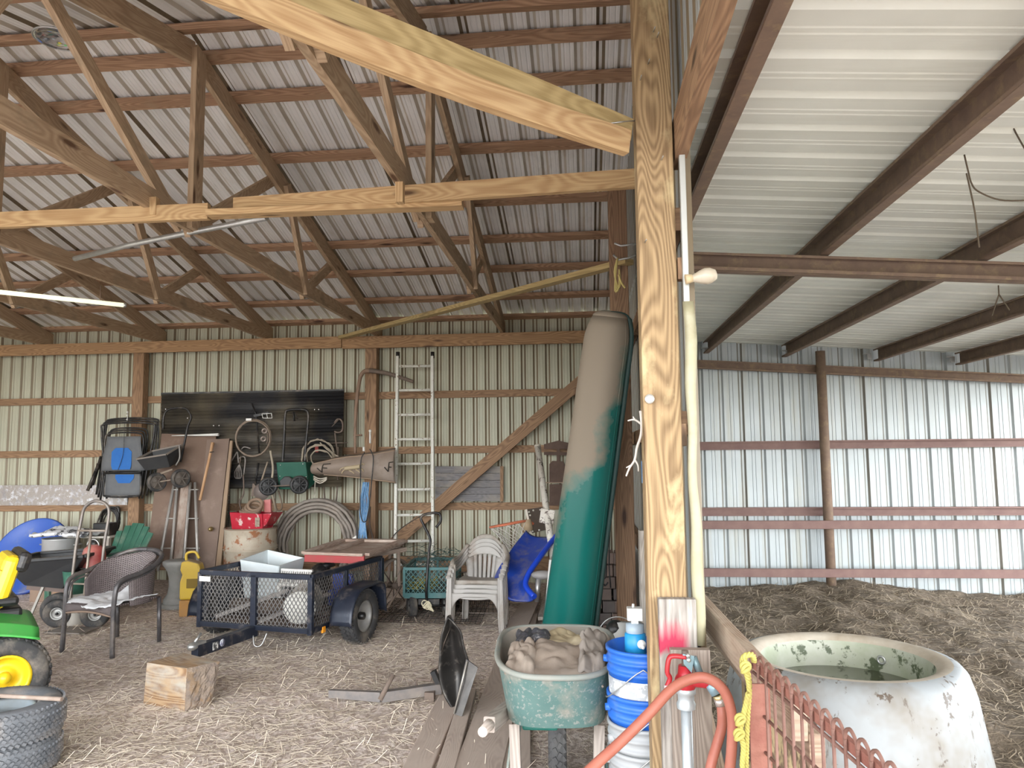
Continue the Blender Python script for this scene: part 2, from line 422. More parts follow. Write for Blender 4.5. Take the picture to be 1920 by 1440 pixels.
# ------------------------------------------------------------------ purlins
ORD = ['first', 'second', 'third', 'fourth', 'fifth', 'sixth', 'seventh', 'eighth']
def wavy_bar(x0, x1, y, z, w, h, up):
    mb = MB(); mb.bar((x0, y, z), (x1, y, z), w, h, up=up); return mb
for i, y in enumerate((9.22, 8.66, 7.98, 7.36, 6.70, 5.93, 5.20, 4.80)):
    mb = wavy_bar(LEFT, RIGHT, y, top_line(y)+.112, .095, .042, nrm)
    tag(mb.build('roof_purlin', M['purlin']), f'{ORD[i]} purlin up from the back eave under the barn roof' if i < 7 else 'topmost purlin on the back slope, just behind the ridge', 'purlin', 'barn roof purlins')
for i, y in enumerate((4.44, 3.75, 3.05, 2.35, 1.6, .85, .1)):
    mb = wavy_bar(LEFT, RIGHT, y, top_line(y)+.112, .095, .042, V((0, -SL, 1)).normalized())
    tag(mb.build('roof_purlin', M['purlin']), f'{ORD[i]} purlin down the front slope from the ridge', 'purlin', 'barn roof purlins')
# ------------------------------------------------------------------ back wall framing
mb = MB().bar((LEFT+.02, 9.10, 2.965), (-3.02, 9.10, 2.965), .04, .145)
tag(mb.build('eave_beam', M['beam'], bevel=.003), 'long brown eave beam on the left half of the back wall', 'beam')
mb = MB().bar((-3.01, 9.095, 2.955), (.2, 9.095, 2.955), .04, .15)
tag(mb.build('eave_beam', M['beam'], bevel=.003), 'brown eave beam on the back wall behind the ladder', 'beam')
for (z, nm, bz) in ((2.30, 'topmost', .09), (1.61, 'second from top', .09), (.915, 'third from top', .09)):
    mb = MB().bar((LEFT+.02, 9.275, z), (.34, 9.275, z), .045, bz)
    tag(mb.build('wall_girt', M['girt']), f'{nm} brown girt across the barn back wall', 'girt', 'barn wall girts')
mb = MB().bar((LEFT+.02, 9.26, .22), (.34, 9.26, .22), .045, .18)
tag(mb.build('skirt_board', M['girt']), 'dark splash board along the foot of the barn back wall', 'board')
for (px, lb) in ((262, 'brown wall post left of the black hanging panel'), (697, 'brown wall post just left of the ladder')):
    p = PY(px, 760, 9.19)
    mb = MB().bar((p.x, 9.19, -.05), (p.x, 9.19, 2.9), .145, .12, up=(0, 1, 0))
    tag(mb.build('wall_post', M['girt'], bevel=.004), lb, 'post')
a = PY(1112, 695, 9.10); b = PY(700, 1052, 9.10)
mb = MB().bar(a, b, .04, .14); tag(mb.build('diagonal_brace', M['girt']), 'long brown diagonal brace rising across the back wall to the canoe', 'brace')
# ------------------------------------------------------------------ braces under the trusses
a = V((.18, 2.83, 2.735)); b = PZ(402, -30, 2.955); b2 = b + (b-a)*.10
def bowed(p0, p1, w, h, sag, n=10):
    mb = MB(); pts = []
    pts = [p0.lerp(p1, i/n) + V((0, 0, -sag*math.sin(PI*i/n))) for i in range(n+1)]
    d, s, u = frame(p1-p0); L = 0; b0 = len(mb.v)
    for p in pts:
        for A, C in ((-1, -1), (1, -1), (1, 1), (-1, 1)): mb.v.append(p + s*(A*w/2) + u*(C*h/2))
    for i in range(n):
        l = (pts[i+1]-pts[i]).length; ac = 0
        for k in range(4):
            j = (k+1) % 4; wd = w if k % 2 == 0 else h
            mb.face((i*4+k, i*4+j, i*4+4+j, i*4+4+k), [(L, ac), (L, ac+wd), (L+l, ac+wd), (L+l, ac)]); ac += wd
        L += l
    mb.face((3, 2, 1, 0), [(0, 0), (w, 0), (w, h), (0, h)]); mb.face((n*4, n*4+1, n*4+2, n*4+3), [(0, 0), (w, 0), (w, h), (0, h)])
    return mb
tag(bowed(a, b2, .038, .095, .03).build('diagonal_brace', M['brace']), 'lower pale board of the double diagonal brace running up from the big post', 'brace')
off = V((.01, .05, .066))
tag(bowed(a+off, b2+off+V((0,0,.01)), .045, .09, -.01).build('diagonal_brace', M['brace2']), 'upper yellowish board of the double diagonal brace running up from the big post', 'brace')
# lateral boards on the bottom chords
def lat(name, pa, pb, za, w, h, mat, lb):
    A = PZ(*pa, za); B = PZ(*pb, za)
    mb = MB().bar(A, B, w, h); return tag(mb.build(name, mat), lb, 'board')
lat('lateral_brace', (1194, 335), (440, 388), 3.0, .038, .10, M['brace'], 'pale board nailed under the trusses, running left from the big post')
lat('lateral_brace', (868, 384), (392, 402), 2.945, .09, .035, M['brace'], 'short flat board lapped under the pale lateral board')
lat('lateral_brace', (392, 397), (-60, 416), 3.0, .038, .095, M['brace'], 'pale board under the trusses at the left edge of the picture')
a = PY(1180, 490, 5.45); b = PY(640, 633, 9.06)
tag(MB().bar(a, b, .085, .04).build('diagonal_brace', M['brace2']), 'long flat brace from the second post to the back eave beam', 'brace')
# small blocks on truss A and B bottoms
for p, X, lb in (((290, 388), -2.54, 'small pale cleat nailed to the second truss beside the lateral board'), ((750, 362), -.96, 'small pale cleat nailed to the nearest truss beside the lateral board')):
    q = PX(*p, X); tag(MB().box(q, (.04, .045, .11)).build('wood_cleat', M['brace']), lb, 'block')
# pipe lying over the chords and the lamp tube
a = PZ(140, 485, 3.02); b = PZ(500, 408, 3.04)
tag(MB().tube([a, a.lerp(b, .33)+V((0, 0, .015)), a.lerp(b, .66)+V((0, 0, .01)), b], .019, 10).build('steel_pipe', M['galv']), 'grey galvanized pipe lying slung under the trusses at the left', 'pipe')
r = thing('fluorescent_tube', 'long cream fluorescent tube hanging at the left edge under the trusses', 'lamp', PZ(120, 560, 2.9))
a = PZ(-90, 538, 2.9); b = PZ(231, 572, 2.9)
MB().tube([a, b], .019, 12).build('glass_tube', plain('tube_glass', (.85, .83, .55), .3, emit=.35), r, world=True)
d = (b-a).normalized()
MB().tube([b, b+d*.025], .02, 12).build('end_cap', M['galv'], r, world=True)
a2 = a.lerp(b, .25)
MB().tube([a2, V((a2.x, a2.y, 3.05))], .004, 6).build('hanger_wire', M['steel'], r, world=True)
a2 = a.lerp(b, .85)
MB().tube([a2, V((a2.x, a2.y, 3.05))], .004, 6).build('hanger_wire', M['steel'], r, world=True)
# shiny dish lying between two purlins
q = PY(108, 74, 4.08); 
r = thing('metal_dish', 'shiny round metal dish tucked under the roof ridge at upper left', 'dish', q)
MB().lathe([(.001, .04), (.06, .036), (.105, .018), (.125, 0), (.13, .004), (.105, .025), (.06, .044), (.001, .048)], 28).build('bowl', plain('mirror_steel', (.8, .82, .85), .12, 1), r)
MB().lathe([(.128, 0), (.136, .0), (.136, .008), (.128, .01)], 28, close=True).build('rim', M['galv'], r)
# ------------------------------------------------------------------ partition posts
r = thing('timber_post', 'big rough timber post in the foreground where the barn meets the lean-to', 'post', (.285, 2.92, 0))
mb = MB(); mb.bar((0, 0, -.3), (0, 0, 3.75), .14, .14, up=(0, 1, 0)); mb.build('post_body', M['post'], r, bevel=.006)
q = PY(1218, 748, 2.84)
MB().lathe([(.001, -.008), (.010, -.008), (.010, 0), (.018, 0), (.018, .004), (.001, .004)], 14, TR(q, rx=PI/2)).build('bolt', plain('bolt_white', (.75, .74, .7), .4, .6), r, world=True)
for (x, y) in ((1200, 150), (1215, 120), (1225, 60), (1232, 70), (1240, 300), (1209, 455)):
    q = PY(x, y, 2.85); MB().tube([q, q+V((.004, -.03, .004))], .0022, 5).build('nail', M['galv'], r, world=True)
tag(MB().bar((.265, 5.56, -.05), (.265, 5.56, 3.6), .135, .135, up=(0, 1, 0)).build('timber_post', M['postdark'], bevel=.005), 'second brown timber post, behind the canoe', 'post')
for (z, lb) in ((2.45, 'upper'), (1.66, 'middle'), (.9, 'lower')):
    tag(MB().bar((.375, 2.9, z), (.375, 9.2, z), .04, .09).build('wall_girt', M['girt']), f'{lb} girt of the partition behind the big post', 'girt', 'partition girts')
for (x, y, lb) in ((1279, 503, 'upper end block of a girt beside the big post'), (1279, 815, 'lower end block of a girt beside the big post')):
    q = PY(x, y, 2.86); tag(MB().box(q+V((0, .02, 0)), (.034, .05, .085)).build('girt_block', M['girt'], bevel=.004), lb, 'block')
# corner trim strip and torn yellow flashing
a = PY(1283, 232, 2.83); b = PY(1296, 760, 2.83)
tag(MB().bar((.385, 2.84, 1.7), (.385, 2.84, 2.83), .022, .03, up=(0, 1, 0)).build('corner_trim', plain('white_trim', (.46, .47, .45), .4, .2), bevel=.003), 'white metal corner trim running down beside the big post', 'trim')
def flash(u, v):
    z = .86 + 1.25*v; w = .036 + .006*math.sin(v*9) ; x = .372 + u*w + .003*math.sin(v*23)
    return (x, 2.825 - .006*math.sin(u*PI), z)
tag(MB().grid(flash, 3, 24).build('corner_flashing', M['trim'], solid=.004), 'bent yellowed metal flashing strip below the corner trim', 'trim')
# header over the front bay, at the edge of the lean-to roof
tag(MB().bar((.375, -.2, 2.80), (.385, 2.98, 2.76), .045, .17).build('header_beam', M['girt']), 'brown header board at the lean-to roof edge above the big post', 'beam')
# ------------------------------------------------------------------ lean-to frame
def cee(mb, p0, p1, h, w, t=.004, up=(0, 0, 1), lip=.015, side=1):
    p0, p1 = V(p0), V(p1); d, s, u = frame(p1-p0, up)
    mb.bar(p0, p1, t, h, up=up)
    for k in (-1, 1):
        o = u*(k*h/2) + s*(side*w/2); mb.bar(p0+o, p1+o, w, t, up=up)
        o = u*(k*(h/2-lip/2)) + s*(side*w); mb.bar(p0+o, p1+o, t, lip, up=up)
PLN = (('first', .60), ('second', 1.50), ('third', 2.42), ('fourth', 3.48), ('fifth', 4.40), ('sixth', 5.5))
for nm, x in PLN:
    mb = MB(); z = lean_z(x)+.025; cee(mb, (x, -2.1, z), (x, 9.28, z), .14, .055, side=-1)
    tag(mb.build('steel_purlin', M['steel']), f'{nm} brown steel purlin from the partition under the lean-to roof', 'purlin', 'lean-to purlins')
mb = MB(); cee(mb, (.42, 4.72, lean_z(.42)-.118), (6.35, 4.72, lean_z(6.35)-.118), .115, .06, side=1); mb.bar((.42, 4.655, lean_z(.42)-.165), (6.35, 4.655, lean_z(6.35)-.165), .05, .02)
tag(mb.build('steel_rafter', M['steel']), 'brown steel rafter crossing under the lean-to purlins midway', 'rafter')
mb = MB(); cee(mb, (.44, 9.22, 2.665), (6.35, 9.22, 2.665-.068*5.91), .10, .05, side=1)
tag(mb.build('steel_rafter', M['steel']), 'brown steel rafter against the lean-to back wall', 'rafter')
p = PY(1549, 900, 9.15)
tag(MB().tube([(p.x, 9.14, -.4), (p.x, 9.14, 2.72)], .055, 16).build('steel_post', M['steel']), 'round brown steel post at the lean-to back wall', 'post')
for (py, nm) in ((833, 'upper brown steel girt on the lean-to back wall'), (959, 'middle brown steel girt on the lean-to back wall')):
    q = PY(1600, py, 9.25); mb = MB(); cee(mb, (.44, 9.30, q.z), (6.35, 9.30, q.z), .095, .05, side=1)
    tag(mb.build('steel_girt', M['redsteel']), nm, 'girt')
for (py, nm) in ((984, 'upper red brown rail just below the middle girt'), (1075, 'lower red brown rail just above the hay pile')):
    q = PY(1600, py, 9.05); tag(MB().bar((.44, 9.06, q.z), (6.35, 9.06, q.z), .04, .095).build('fence_rail', M['redsteel'], bevel=.004), nm, 'rail')
q = PY(1890, 1131, 9.2); tag(MB().bar((4.2, 9.24, q.z), (6.35, 9.24, q.z), .04, .05).build('fence_rail', M['redsteel'], bevel=.004), 'low rail end showing above the hay at the right edge', 'rail')
# eave brackets at the purlin feet
for i, (x, y) in enumerate(((1325, 657), (1477, 662), (1630, 668), (1786, 674))):
    q = PY(x, y, 9.24); tag(MB().box(q, (.05, .02, .07)).box(q+V((-.03, 0, .03)), (.08, .03, .012)).build('purlin_bracket', M['galv'], bevel=.003), f'{ORD[i]} small grey bracket from the left on the lean-to back rafter', 'bracket', 'purlin brackets')
# ------------------------------------------------------------------ world and light
w = bpy.data.worlds.new('sky'); SC.world = w; w.use_nodes = True
bg = w.node_tree.nodes['Background']
tc = w.node_tree.nodes.new('ShaderNodeTexCoord'); sp = w.node_tree.nodes.new('ShaderNodeSeparateXYZ'); rp = w.node_tree.nodes.new('ShaderNodeValToRGB')
w.node_tree.links.new(tc.outputs['Generated'], sp.inputs[0]); w.node_tree.links.new(sp.outputs['Z'], rp.inputs[0]); w.node_tree.links.new(rp.outputs[0], bg.inputs[0])
rp.color_ramp.elements[0].color = (.34, .35, .25, 1); rp.color_ramp.elements[0].position = .0
rp.color_ramp.elements[1].color = (.93, .97, 1, 1); rp.color_ramp.elements[1].position = .025
for ps_, cl_ in ((.24, (.86, .93, 1)), (.42, (.36, .41, .47)), (.9, (.15, .18, .22))):
    e_ = rp.color_ramp.elements.new(ps_); e_.color = (*cl_, 1)
# the sky is brighter on the open right-hand side
xr = w.node_tree.nodes.new('ShaderNodeMapRange'); xr.interpolation_type = 'SMOOTHSTEP'; xr.inputs['From Min'].default_value = -.2; xr.inputs['From Max'].default_value = .9; xr.inputs['To Min'].default_value = 1.9; xr.inputs['To Max'].default_value = 3.3
w.node_tree.links.new(sp.outputs['X'], xr.inputs['Value']); w.node_tree.links.new(xr.outputs[0], bg.inputs[1])
bg.inputs[1].default_value = 1.0
sun = bpy.data.lights.new('sun', 'SUN'); sun.energy = 1.7; sun.angle = R_(75); sun.color = (1, .97, .92)
so = bpy.data.objects.new('sun', sun); COL.objects.link(so); so.rotation_euler = (R_(70), 0, R_(15))
SC.view_settings.view_transform = 'Standard'; SC.view_settings.look = 'None'; SC.view_settings.gamma = 1
SC.view_settings.exposure = 1.95
from mathutils import noise as mnoise
# ------------------------------------------------------------------ shared materials
M['black'] = plain('black_steel', (.010, .010, .012), .4, .2, col2=(.028, .026, .025), scale=10, dust=(.17, .14, .11), dustamt=.35, dscale=6)
M['blackpl'] = plain('black_plastic', (.014, .015, .018), .5, 0, col2=(.03, .03, .03), scale=5, topdust=(.10, .085, .07))
M['rubber'] = plain('tire_rubber', (.028, .028, .031), .85, 0, col2=(.06, .058, .056), scale=7, dust=(.20, .17, .14), dustamt=.4, dscale=6, bump=.3)
M['rubberg'] = plain('gray_tire_rubber', (.10, .108, .12), .85, 0, col2=(.17, .175, .185), scale=9, dust=(.27, .24, .215), dustamt=.4, dscale=5, bump=.4)
M['rimg'] = plain('gray_rim', (.45, .46, .46), .4, .5, col2=(.3, .29, .27), scale=9)
M['jdyellow'] = plain('yellow_paint', (.85, .60, .015), .35, 0, col2=(.72, .48, .02), scale=4, dust=(.45, .33, .12), dustamt=.2)
M['jdgreen'] = plain('green_paint', (.05, .42, .07), .35, 0, col2=(.10, .36, .09), scale=5, dust=(.35, .36, .25), dustamt=.35)
M['rust'] = plain('rust', (.20, .085, .05), .85, .1, col2=(.32, .15, .085), scale=16, bump=.5)
M['white'] = plain('white_plastic', (.78, .78, .76), .4, 0, col2=(.68, .66, .62), scale=4)
M['brown_dust'] = plain('brown_dusty', (.22, .15, .11), .9, col2=(.30, .21, .155), scale=5)
M['yelrope'] = plain('yellow_rope', (.46, .41, .10), .8, col2=(.34, .28, .08), scale=30)
def fz(x, y): return floor_z(x, y)
# ------------------------------------------------------------------ wheels: axis along local X
AX = Matrix.Rotation(PI/2, 4, 'Y')
def tire_mb(R, w, ri, lugs=0, rows=4):
    mb = MB(); h = w/2
    mb.lathe([(ri, -h*.7), (ri+.25*(R-ri), -h*.95), (R-.25*(R-ri), -h), (R-.06*R, -h*.88), (R, -h*.55), (R, h*.55), (R-.06*R, h*.88), (R-.25*(R-ri), h), (ri+.25*(R-ri), h*.95), (ri, h*.7)], 40, AX, close=True)
    for k in range(lugs):
        for q in range(rows):
            a = 2*PI*(k+.5*(q % 2))/lugs; x = (q-(rows-1)/2)/rows*w*.92
            Mx = Matrix.Rotation(a, 3, 'X')
            r = R+.003 if abs(x) < h*.6 else R-.008
            mb.box(Mx @ V((x, 0, r)), (w/rows*.72, 2*PI*R/lugs*.62, .012), M=Mx @ Matrix.Rotation(.5*(1 if q % 2 else -1), 3, 'Z'))
    return mb
def rim_mb(ri, w, dish=.03):
    mb = MB(); h = w/2*.72
    mb.lathe([(ri, -h), (ri*1.02, -h-.004), (ri*.86, -h+.012), (ri*.82, -dish*.3), (ri*.35, 0), (.001, .0)], 32, AX)
    mb.lathe([(ri, h), (ri*1.02, h+.004), (ri*.86, h-.012), (ri*.80, dish*.5), (ri*.45, dish*.2), (ri*.4, dish*.6), (ri*.2, dish*.7), (.001, dish*.7)], 32, AX)
    mb.lathe([(ri*.99, -h), (ri*.99, h)], 32, AX)
    return mb
def wheel(parent, c, R, w, ri, rz=0, tm=None, rm=None, lugs=0, name='wheel', hub=None):
    t = tire_mb(R, w, ri, lugs); r = rim_mb(ri, w)
    o = t.build(name, tm or M['rubber'], parent); o.location = c; o.rotation_euler = (0, 0, rz)
    q = r.build('rim', rm or M['rimg'], o)
    h = MB().lathe([(.001, w*.42), (ri*.22, w*.4), (ri*.24, w*.3), (ri*.26, 0), (ri*.24, -w*.3), (.001, -w*.4)], 16, AX).build('hub', hub or M['black'], o)
    return o
# ------------------------------------------------------------------ stacked tires, lower left
c = PZ(18, 1395, .16); c = V((-2.965, 3.66, 0))
R_t = .275
for i, lb in enumerate(('bottom gray turf tire of the two stacked at lower left', 'top gray turf tire of the two stacked at lower left, with a stick across it')):
    r = thing('tractor_tire', lb, 'tire', (c.x+.012*i, c.y, .088+i*.168), group='stacked turf tires', rot=(0, R_(-90)+R_(1.5*i), 0))
    tire_mb(R_t, .168, .15, 60, 9).build('tread', M['rubberg'], r)
    if i: rim_mb(.15, .15).build('rim', plain('bluish_rim', (.42, .50, .56), .4, .3, col2=(.3, .34, .36), scale=8), r)
a = PZ(-90, 1300, .352); b = PZ(116, 1311, .352)
tag(MB().tube([a, b], .011, 8).build('bent_rod', plain('rusty_rod', (.25, .17, .13), .8, .2, col2=(.4, .33, .28), scale=14)), 'thin rusty rod lying across the top gray tire', 'rod')
# ------------------------------------------------------------------ lawn tractor at the left edge
r = thing('lawn_tractor', 'green and yellow lawn tractor cut off by the left edge', 'tractor', (0, 0, 0), R_(45))
_c = PY(6, 1284, 4.38); _m = Matrix.Rotation(R_(45), 3, 'Z') @ V((.155, -.03, 0)); r.location = (_c.x-_m.x, 4.38-_m.y, 0); r.matrix_basis = Matrix.Translation(r.location) @ Matrix.Rotation(R_(45), 4, 'Z')
wheel(r, (.155, -.03, .24), .24, .19, .135, -PI/2+.04, rm=M['jdyellow'], lugs=34, hub=M['jdyellow'], name='rear_wheel')
wheel(r, (.155, .66, .24), .24, .19, .135, PI/2, rm=M['jdyellow'], lugs=34, hub=M['jdyellow'], name='rear_wheel')
for y in (-.0, .72): wheel(r, (-1.05, y, .19), .19, .14, .10, -PI/2 if y < .3 else PI/2, rm=M['jdyellow'], hub=M['jdyellow'], name='front_wheel')
def fender(u, v):       # one wide pressed piece over both rear wheels
    y = -.14 + .90*u; x = -.24 + .56*v
    z = .63 - .02*math.cos(2*PI*u) - .20*max(0, (v-.35))**1.5 - .06*(1-v)
    return (x, y, z - (.05 if u < .04 or u > .96 else 0))
MB().grid(fender, 26, 14).build('fender', M['jdgreen'], r, solid=.012)
mb = MB(); mb.box((-.05, .36, .46), (.62, .40, .30)); mb.build('rear_body', M['black'], r, bevel=.02)
mb = MB(); mb.box((-.75, .36, .33), (.95, .34, .10)); mb.build('chassis', M['black'], r, bevel=.01)
mb = MB(); mb.box((-.95, .36, .62), (.62, .42, .38)); mb.build('hood', M['jdgreen'], r, bevel=.06)
MB().tube([(-.62, .36, .6), (-.5, .36, .93)], .02).tube(circle_pts((-.49, .36, .95), .16, Matrix.Rotation(R_(-65), 3, 'Y'), 24), .014, 8, closed=True).build('steering_wheel', M['black'], r)
MB().box((-.02, .30, .66), (.36, .40, .09)).build('seat_cushion', M['jdyellow'], r, bevel=.035)
def seatback(u, v):
    a = (u-.5); x = .10 + .13*v + .02*math.cos(a*PI); y = .06 + .46*u
    return (x, y, .66 + .33*v - .05*(2*abs(a))**4*v)
Mt = Matrix.Rotation(R_(16), 3, 'Y')
mb = MB(); mb.box((.16, .29, .80), (.10, .42, .30), M=Mt); sbk = mb.build('seat_back', M['jdyellow'], r, bevel=.04)
for z in (.76, .86): MB().bar((.105+.28*(z-.8), .09, z), (.105+.28*(z-.8), .49, z), .006, .006).build('seam', plain('seam_ochre', (.45, .30, .02)), sbk)
MB().box((.245, .29, .90), (.075, .435, .13), M=Mt).build('seat_bumper', M['black'], r, bevel=.03)
MB().box((.13, .29, .665), (.20, .43, .055)).build('seat_pan', M['black'], r, bevel=.02)
MB().tube(curve_pts([(-.05, .08, .60), (.08, .06, .66), (.12, .08, .64)], 5), .018).build('lever', M['black'], r)
# ------------------------------------------------------------------ wooden block
p = [PZ(268, 1322, 0), PZ(345, 1336, 0)]; d = (p[1]-p[0]); d.z = 0; L = d.length; d.normalize(); n = V((-d.y, d.x, 0))
b0 = p[0]; H = .262
pts = [b0, b0+d*L, b0+d*(L-.00)+n*.25, b0+n*.25]
B4 = [p[0], p[1], p[1]+n*.15+d*.06, p[0]+n*.24]; T4 = [p[0]+d*.02, p[1]+d*.012, p[1]+n*.20+d*.075, p[0]+n*.27+d*.03]
T4 = [q+V((0, 0, H)) for q in T4]
r = thing('wood_block', 'sawn square wood block with a knotty face lying on the dirt floor', 'block', ((p[0]+p[1])/2+n*.13).to_tuple())
mw = wood('block_sawn', (.22, .12, .06), (.40, .27, .155), knot=(.09, .075, .06), dust=(.40, .37, .32), dustamt=.5, ring=.5, grain=.9, dark=(.22, .18, .13))
MB().hexa(B4+T4).build('block_body', mw, r, world=True, bevel=.004)
def bark(u, v):
    q = (B4[1].lerp(B4[2], u)).lerp(T4[1].lerp(T4[2], u), v); e = min(1, 8*min(u, 1-u, v, 1-v))
    return q + d*(.004 + .014*e*(1+mnoise.noise(V((u*7, v*5, 3)))+.5*mnoise.noise(V((u*19, v*13, 5)))))
MB().grid(bark, 16, 16, smooth=False).build('bark_side', plain('split_bark', (.15, .12, .105), .95, col2=(.30, .23, .17), scale=18, bump=.8, spots=(.22, .15, .095), spotscale=10), r, world=True)
# ------------------------------------------------------------------ wicker armchair with towel
M['wicker'] = None
def weave(name, c1, c2, sc):
    mt, nt, N, L, bs = _new(name); tc = N.new('ShaderNodeTexCoord'); mp = N.new('ShaderNodeMapping'); mp.inputs['Scale'].default_value = (sc[0], sc[1], 1); L.new(tc.outputs['UV'], mp.inputs[0])
    br = N.new('ShaderNodeTexBrick'); br.inputs['Scale'].default_value = 1; br.inputs['Color1'].default_value = c4(c1); br.inputs['Color2'].default_value = c4([x*.75 for x in c1]); br.inputs['Mortar'].default_value = c4(c2); br.inputs['Mortar Size'].default_value = .06
    br.inputs['Brick Width'].default_value = .5; br.inputs['Row Height'].default_value = .25
    L.new(mp.outputs[0], br.inputs['Vector']); L.new(br.outputs['Color'], bs.inputs['Base Color']); bs.inputs['Roughness'].default_value = .6
    bp = N.new('ShaderNodeBump'); bp.inputs['Strength'].default_value = .6; bp.inputs['Distance'].default_value = .004; bp.invert = True; L.new(br.outputs['Fac'], bp.inputs['Height']); L.new(bp.outputs[0], bs.inputs['Normal'])
    return mt
M['wicker'] = weave('brown_wicker', (.33, .28, .275), (.05, .035, .035), (15, 10))
fl, fr, br_, bl = PZ(115, 1222, 0), PZ(231, 1231, 0), PZ(290, 1206, 0), PZ(206, 1200, 0)
cc = (fl+fr+br_+bl)/4
r = thing('wicker_armchair', 'brown wicker armchair with black tube frame, white towel on its seat', 'chair', (cc.x, cc.y, 0), R_(-16))
fm = plain('chair_frame', (.055, .052, .056), .35, .3, col2=(.13, .12, .12), scale=12, dust=(.28, .24, .21), dustamt=.35)
for s in (-1, 1):
    arm = curve_pts([(s*.275, -.24, 0), (s*.265, -.235, .3), (s*.27, -.225, .51), (s*.275, -.17, .585), (s*.285, -.02, .615), (s*.285, .12, .655), (s*.24, .25, .715), (s*.13, .31, .75), (0, .325, .757)], 6)
    MB().tube(arm, .019, 8).build('arm_tube', fm, r)
    MB().tube([p+V((-s*.012, .012, -.03)) for p in arm[10:]], .010, 6).build('inner_tube', fm, r)
    MB().tube([(s*.24, .25, 0), (s*.235, .24, .38)], .017, 8).build('rear_leg', fm, r)
def bw(u, v):
    a = (u-.5)*2*R_(112); x = .245*math.sin(a)*1.08; y = .03 + .26*math.cos(a) + .04*v*math.cos(a)
    top = .742 - .10*(abs(a)/R_(112))**1.3 - (.10 if abs(a) > R_(80) else 0)*(abs(a)-R_(80))/R_(32)
    return (x, y, .36 + (top-.36)*v)
o = MB().grid(bw, 24, 12).build('backrest', M['wicker'], r, solid=.008)
MB().grid(lambda u, v: (-.25+.5*u, -.23+.46*v, .385-.02*math.sin(PI*u)*math.sin(PI*v)), 10, 10).grid(lambda u, v: (-.25+.5*u, -.235-.01*math.sin(PI*v), .385-.075*v*(1-.4*math.sin(PI*u))), 10, 4).build('seat', M['wicker'], r, solid=.012)
MB().tube(curve_pts([(-.26, -.235, .31), (0, -.245, .335), (.26, -.235, .31)], 6), .009, 6).build('front_rail', plain('rail_brown', (.26, .18, .13), .6), r)
def cloth(u, v):
    x = -.27+.56*u; y = -.24+.40*v + .03*math.sin(u*7); z = .40 + .012*mnoise.noise(V((u*7, v*7, 1))) + .008*mnoise.noise(V((u*19, v*15, 4))) - .02*math.sin(PI*u)
    z += .10*math.exp(-((u-.50)/.16)**2)*max(0, v-.55)*2
    if u > .86: z += .01
    y -= .03*math.sin(u*PI)*(1-v)
    if v < .14: z -= .02*(1-v/.14)
    return (x, y, z+.012)
M['towel'] = plain('white_towel', (.80, .81, .82), .9, col2=(.66, .67, .70), scale=9, bump=.4)
tw = MB(); tw.grid(cloth, 34, 22)
tw.v = [r.matrix_basis @ p for p in tw.v]
tag(tw.build('towel', M['towel'], solid=.006), 'crumpled white towel lying on the wicker armchair seat', 'towel')
# ------------------------------------------------------------------ green adirondack chair behind it
r = thing('adirondack_chair', 'green wooden slat-back garden chair behind the wicker armchair', 'chair', (-5.16, 7.6, 0), R_(-22))
gm = plain('green_chair_paint', (.03, .115, .075), .4, 0, col2=(.06, .17, .12), scale=6, dust=(.22, .24, .19), dustamt=.3)
for i in range(6):
    u = (i-2.5)/2.5
    hgt = .60 - .10*u*u
    mb = MB(); mb.bar((u*.19, .24, .27), (u*.26, .24+.42*hgt, .27+hgt*.93), .088, .018, up=(0, 1, -.4)); mb.build('back_slat', gm, r, bevel=.005)
for i in range(5): MB().bar((-.27, -.26+i*.10, .36-i*.025), (.27, -.26+i*.10, .36-i*.025), .085, .018).build('seat_slat', gm, r, bevel=.004)
for s in (-1, 1):
    MB().bar((s*.31, -.30, 0), (s*.31, -.30, .55), .075, .03, up=(0, 1, 0)).build('leg', gm, r, bevel=.004)
    MB().bar((s*.27, -.30, .34), (s*.27, .45, .03), .03, .10).build('side_rail', gm, r, bevel=.004)
    MB().bar((s*.33, -.38, .565), (s*.33, .40, .56), .12, .022).build('armrest', gm, r, bevel=.006)
MB().bar((-.30, .36, .52), (.30, .36, .52), .07, .022).build('back_rail', gm, r, bevel=.004)
# ------------------------------------------------------------------ two-wheel hand truck
a, b = PZ(93, 1191, 0), PZ(165, 1195, 0)
r = thing('hand_truck', 'rusty tube hand truck with two black wheels standing behind the wicker armchair', 'hand truck', ((a.x+b.x)/2-.20, a.y+.15, 0), R_(-6))
tubem = plain('worn_tube', (.16, .15, .145), .5, .5, col2=(.32, .27, .23), scale=11)
W2 = .165; Lx = .17
MB().tube(curve_pts([(-.02, .10, .12), (-.01, .14, .70), (.0, .18, .96), (.02, .19, 1.08), (.09, .195, 1.14), (.17, .195, 1.15), (.25, .195, 1.12), (.29, .19, 1.03), (.28, .15, .70), (.28, .11, .12)], 6), .0145, 8).build('frame_tube', tubem, r)
MB().tube([(.125, .10, .12), (.13, .16, .88)], .012, 8).tube([(-.01, .16, .88), (.285, .16, .88)], .010, 8).tube([(-.015, .12, .40), (.28, .12, .40)], .009, 8).build('cross_bar', plain('worn_tube_pale', (.42, .37, .31), .5, .4, col2=(.3, .24, .2), scale=9), r)
MB().box((.13, -.02, .02), (.36, .24, .008)).build('toe_plate', tubem, r)
MB().tube([(-.19, .2, .125), (.36, .2, .125)], .009, 8).build('axle', tubem, r)
MB().bar((-.01, .1, .4), (-.1, .2, .125), .02, .012).bar((.28, .1, .4), (.28, .2, .125), .02, .012).build('strut', plain('strut_rust', (.3, .22, .17), .7), r)
wheel(r, (-.17, .14, .125), .125, .085, .055, R_(-68))
wheel(r, (.205, .17, .125), .125, .085, .055, R_(-62))
